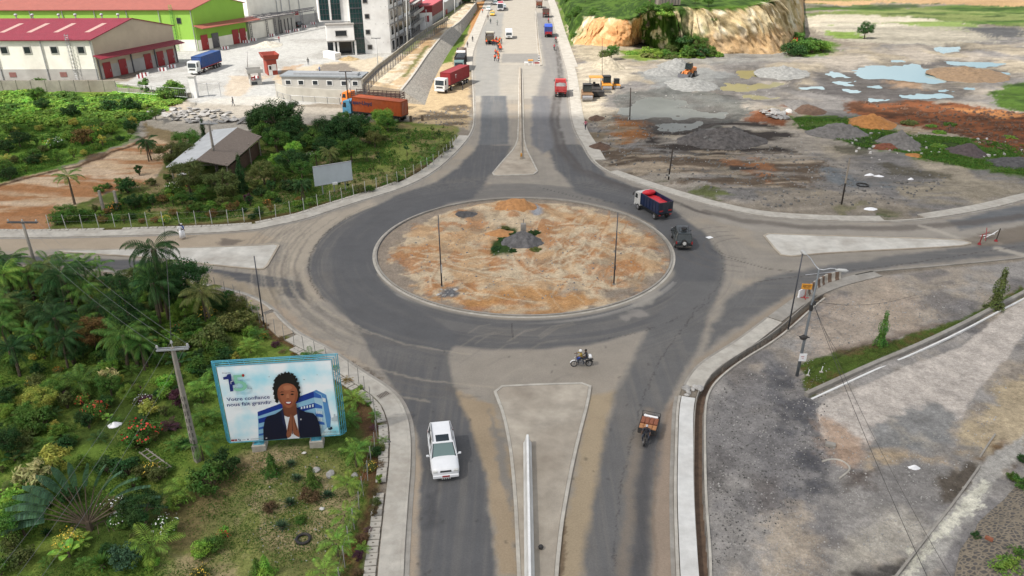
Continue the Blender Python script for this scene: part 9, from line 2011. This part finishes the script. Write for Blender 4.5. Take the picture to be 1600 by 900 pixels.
def tyre(px,py,label,r=.34,z=None):
 p=W(px,py);mb=MB();n=18;k=8;vs=[(cos(2*pi*i/n)*(r+.1*cos(2*pi*j/k)),sin(2*pi*i/n)*(r+.1*cos(2*pi*j/k)),.1+.1*sin(2*pi*j/k))for i in range(n)for j in range(k)]
 mb.add(vs,[[i*k+j,((i+1)%n)*k+j,((i+1)%n)*k+(j+1)%k,i*k+(j+1)%k]for i in range(n)for j in range(k)]);o=mb.build('old_tyre',M_rubber,smooth=True,loc=(p.x,p.y,gz(p.x,p.y)+.02));return tag(o,label,'tyre')
tyre(474,842,'black tyre ringing a plant on the near lawn',.42);tyre(272,672,'old tyre on the grass left of the near pole');tyre(1347,293,'black tyre on the muddy flat',.8);tyre(422,112,'black tyre in the yard')if False else None
a_,b_=W(224,708),W(264,739);d=b_-a_;L_=d.length;u=d.normalized();s=Vector((-u.y,u.x,0));root=thing('wooden_ladder','pale wooden ladder lying on the grass left of the near pole','ladder',(a_.x,a_.y,gz(a_.x,a_.y)+.22))
for q in(-.26,.26):mb=MB();mb.tube([s*q,d+s*q+Vector((0,0,.1))],.045,5);mb.build('rail',M_cpole,root)
for k in range(7):mb=MB();c=d*((k+.5)/7)+Vector((0,0,.05));mb.tube([c-s*.36,c+s*.36],.035,5);mb.build('rung',M_cpole,root)
pts=[W(x,y,.08)for x,y in((1285,721),(1298,717),(1315,719),(1327,728),(1328,735),(1312,747))];o=pts[0].copy();mb=MB();mb.tube([q-o for q in smooth_line(pts,2)],.07,6);w_=mb.build('bent_pipe',M_conc,loc=o);tag(w_,'bent pale pipe hoop half buried in the gravel lot','pipe')
p=W(1297,698);mb=MB();mb.box((0,0,.14),(.72,.42,.28),bev=.03);o=mb.build('kerb_block',M_conc2,loc=(p.x,p.y,.05),rz=-.4);tag(o,'short concrete kerb block lying in the gravel lot','block')
p=W(1538,862);mb=MB();mb.box((0,0,.1),(.45,.25,.2),bev=.04);o=mb.build('brick',M_brick,loc=(p.x,p.y,1.0),rz=-.7);tag(o,'red brown brick on the cobbled slope in the corner','brick')
p=W(845,860);mb=MB();mb.ell((0,0,.17),(.17,.17,.17),10,7);o=mb.build('ball',M_chass,smooth=True,loc=(p.x,p.y,.12));tag(o,'dark round lump beside the near median barrier','ball')
for x,y,l in((1262,587,'left'),(1283,582,'right')):
 p=W(x,y);root=thing('planted_stake',l+' one of two small white stakes in the grass strip','stake',(p.x,p.y,gz(p.x,p.y)));mb=MB();mb.box((0,0,.05),(.3,.2,.12),bev=.03);mb.build('foot',M_conc,root);mb=MB();mb.tube([(0,0,.1),(.05,0,.62)],.035,5);mb.build('stake',M_wht,root)
for x,y,an,l in((420,489,.75,'upper drain grate in the pavement beside the dark steel pole'),(599,619,.8,'lower drain grate in the pavement beside the billboard')):
 p=W(x,y);root=thing('drain_grate',l,'drain grate',(p.x,p.y,.13),an);mb=MB();mb.box((0,0,0),(1.1,.62,.04));mb.build('grate_frame',M_conc2,root)
 mb=MB()
 for k in range(-3,4):mb.box((k*.14,0,.025),(.06,.5,.02))
 mb.build('bars',M_dark,root,)
for k,(x,y)in enumerate(((642,190),(660,189))):p=W(x,y);mb=MB();mb.box((0,0,.55),(.5,.5,1.1),top=(.85,.85));o=mb.build('tree_stump',M_bark,loc=(p.x,p.y,0));tag(o,['left','right'][k]+' dark stump at the edge of the far lawn near the orange lorry','stump')
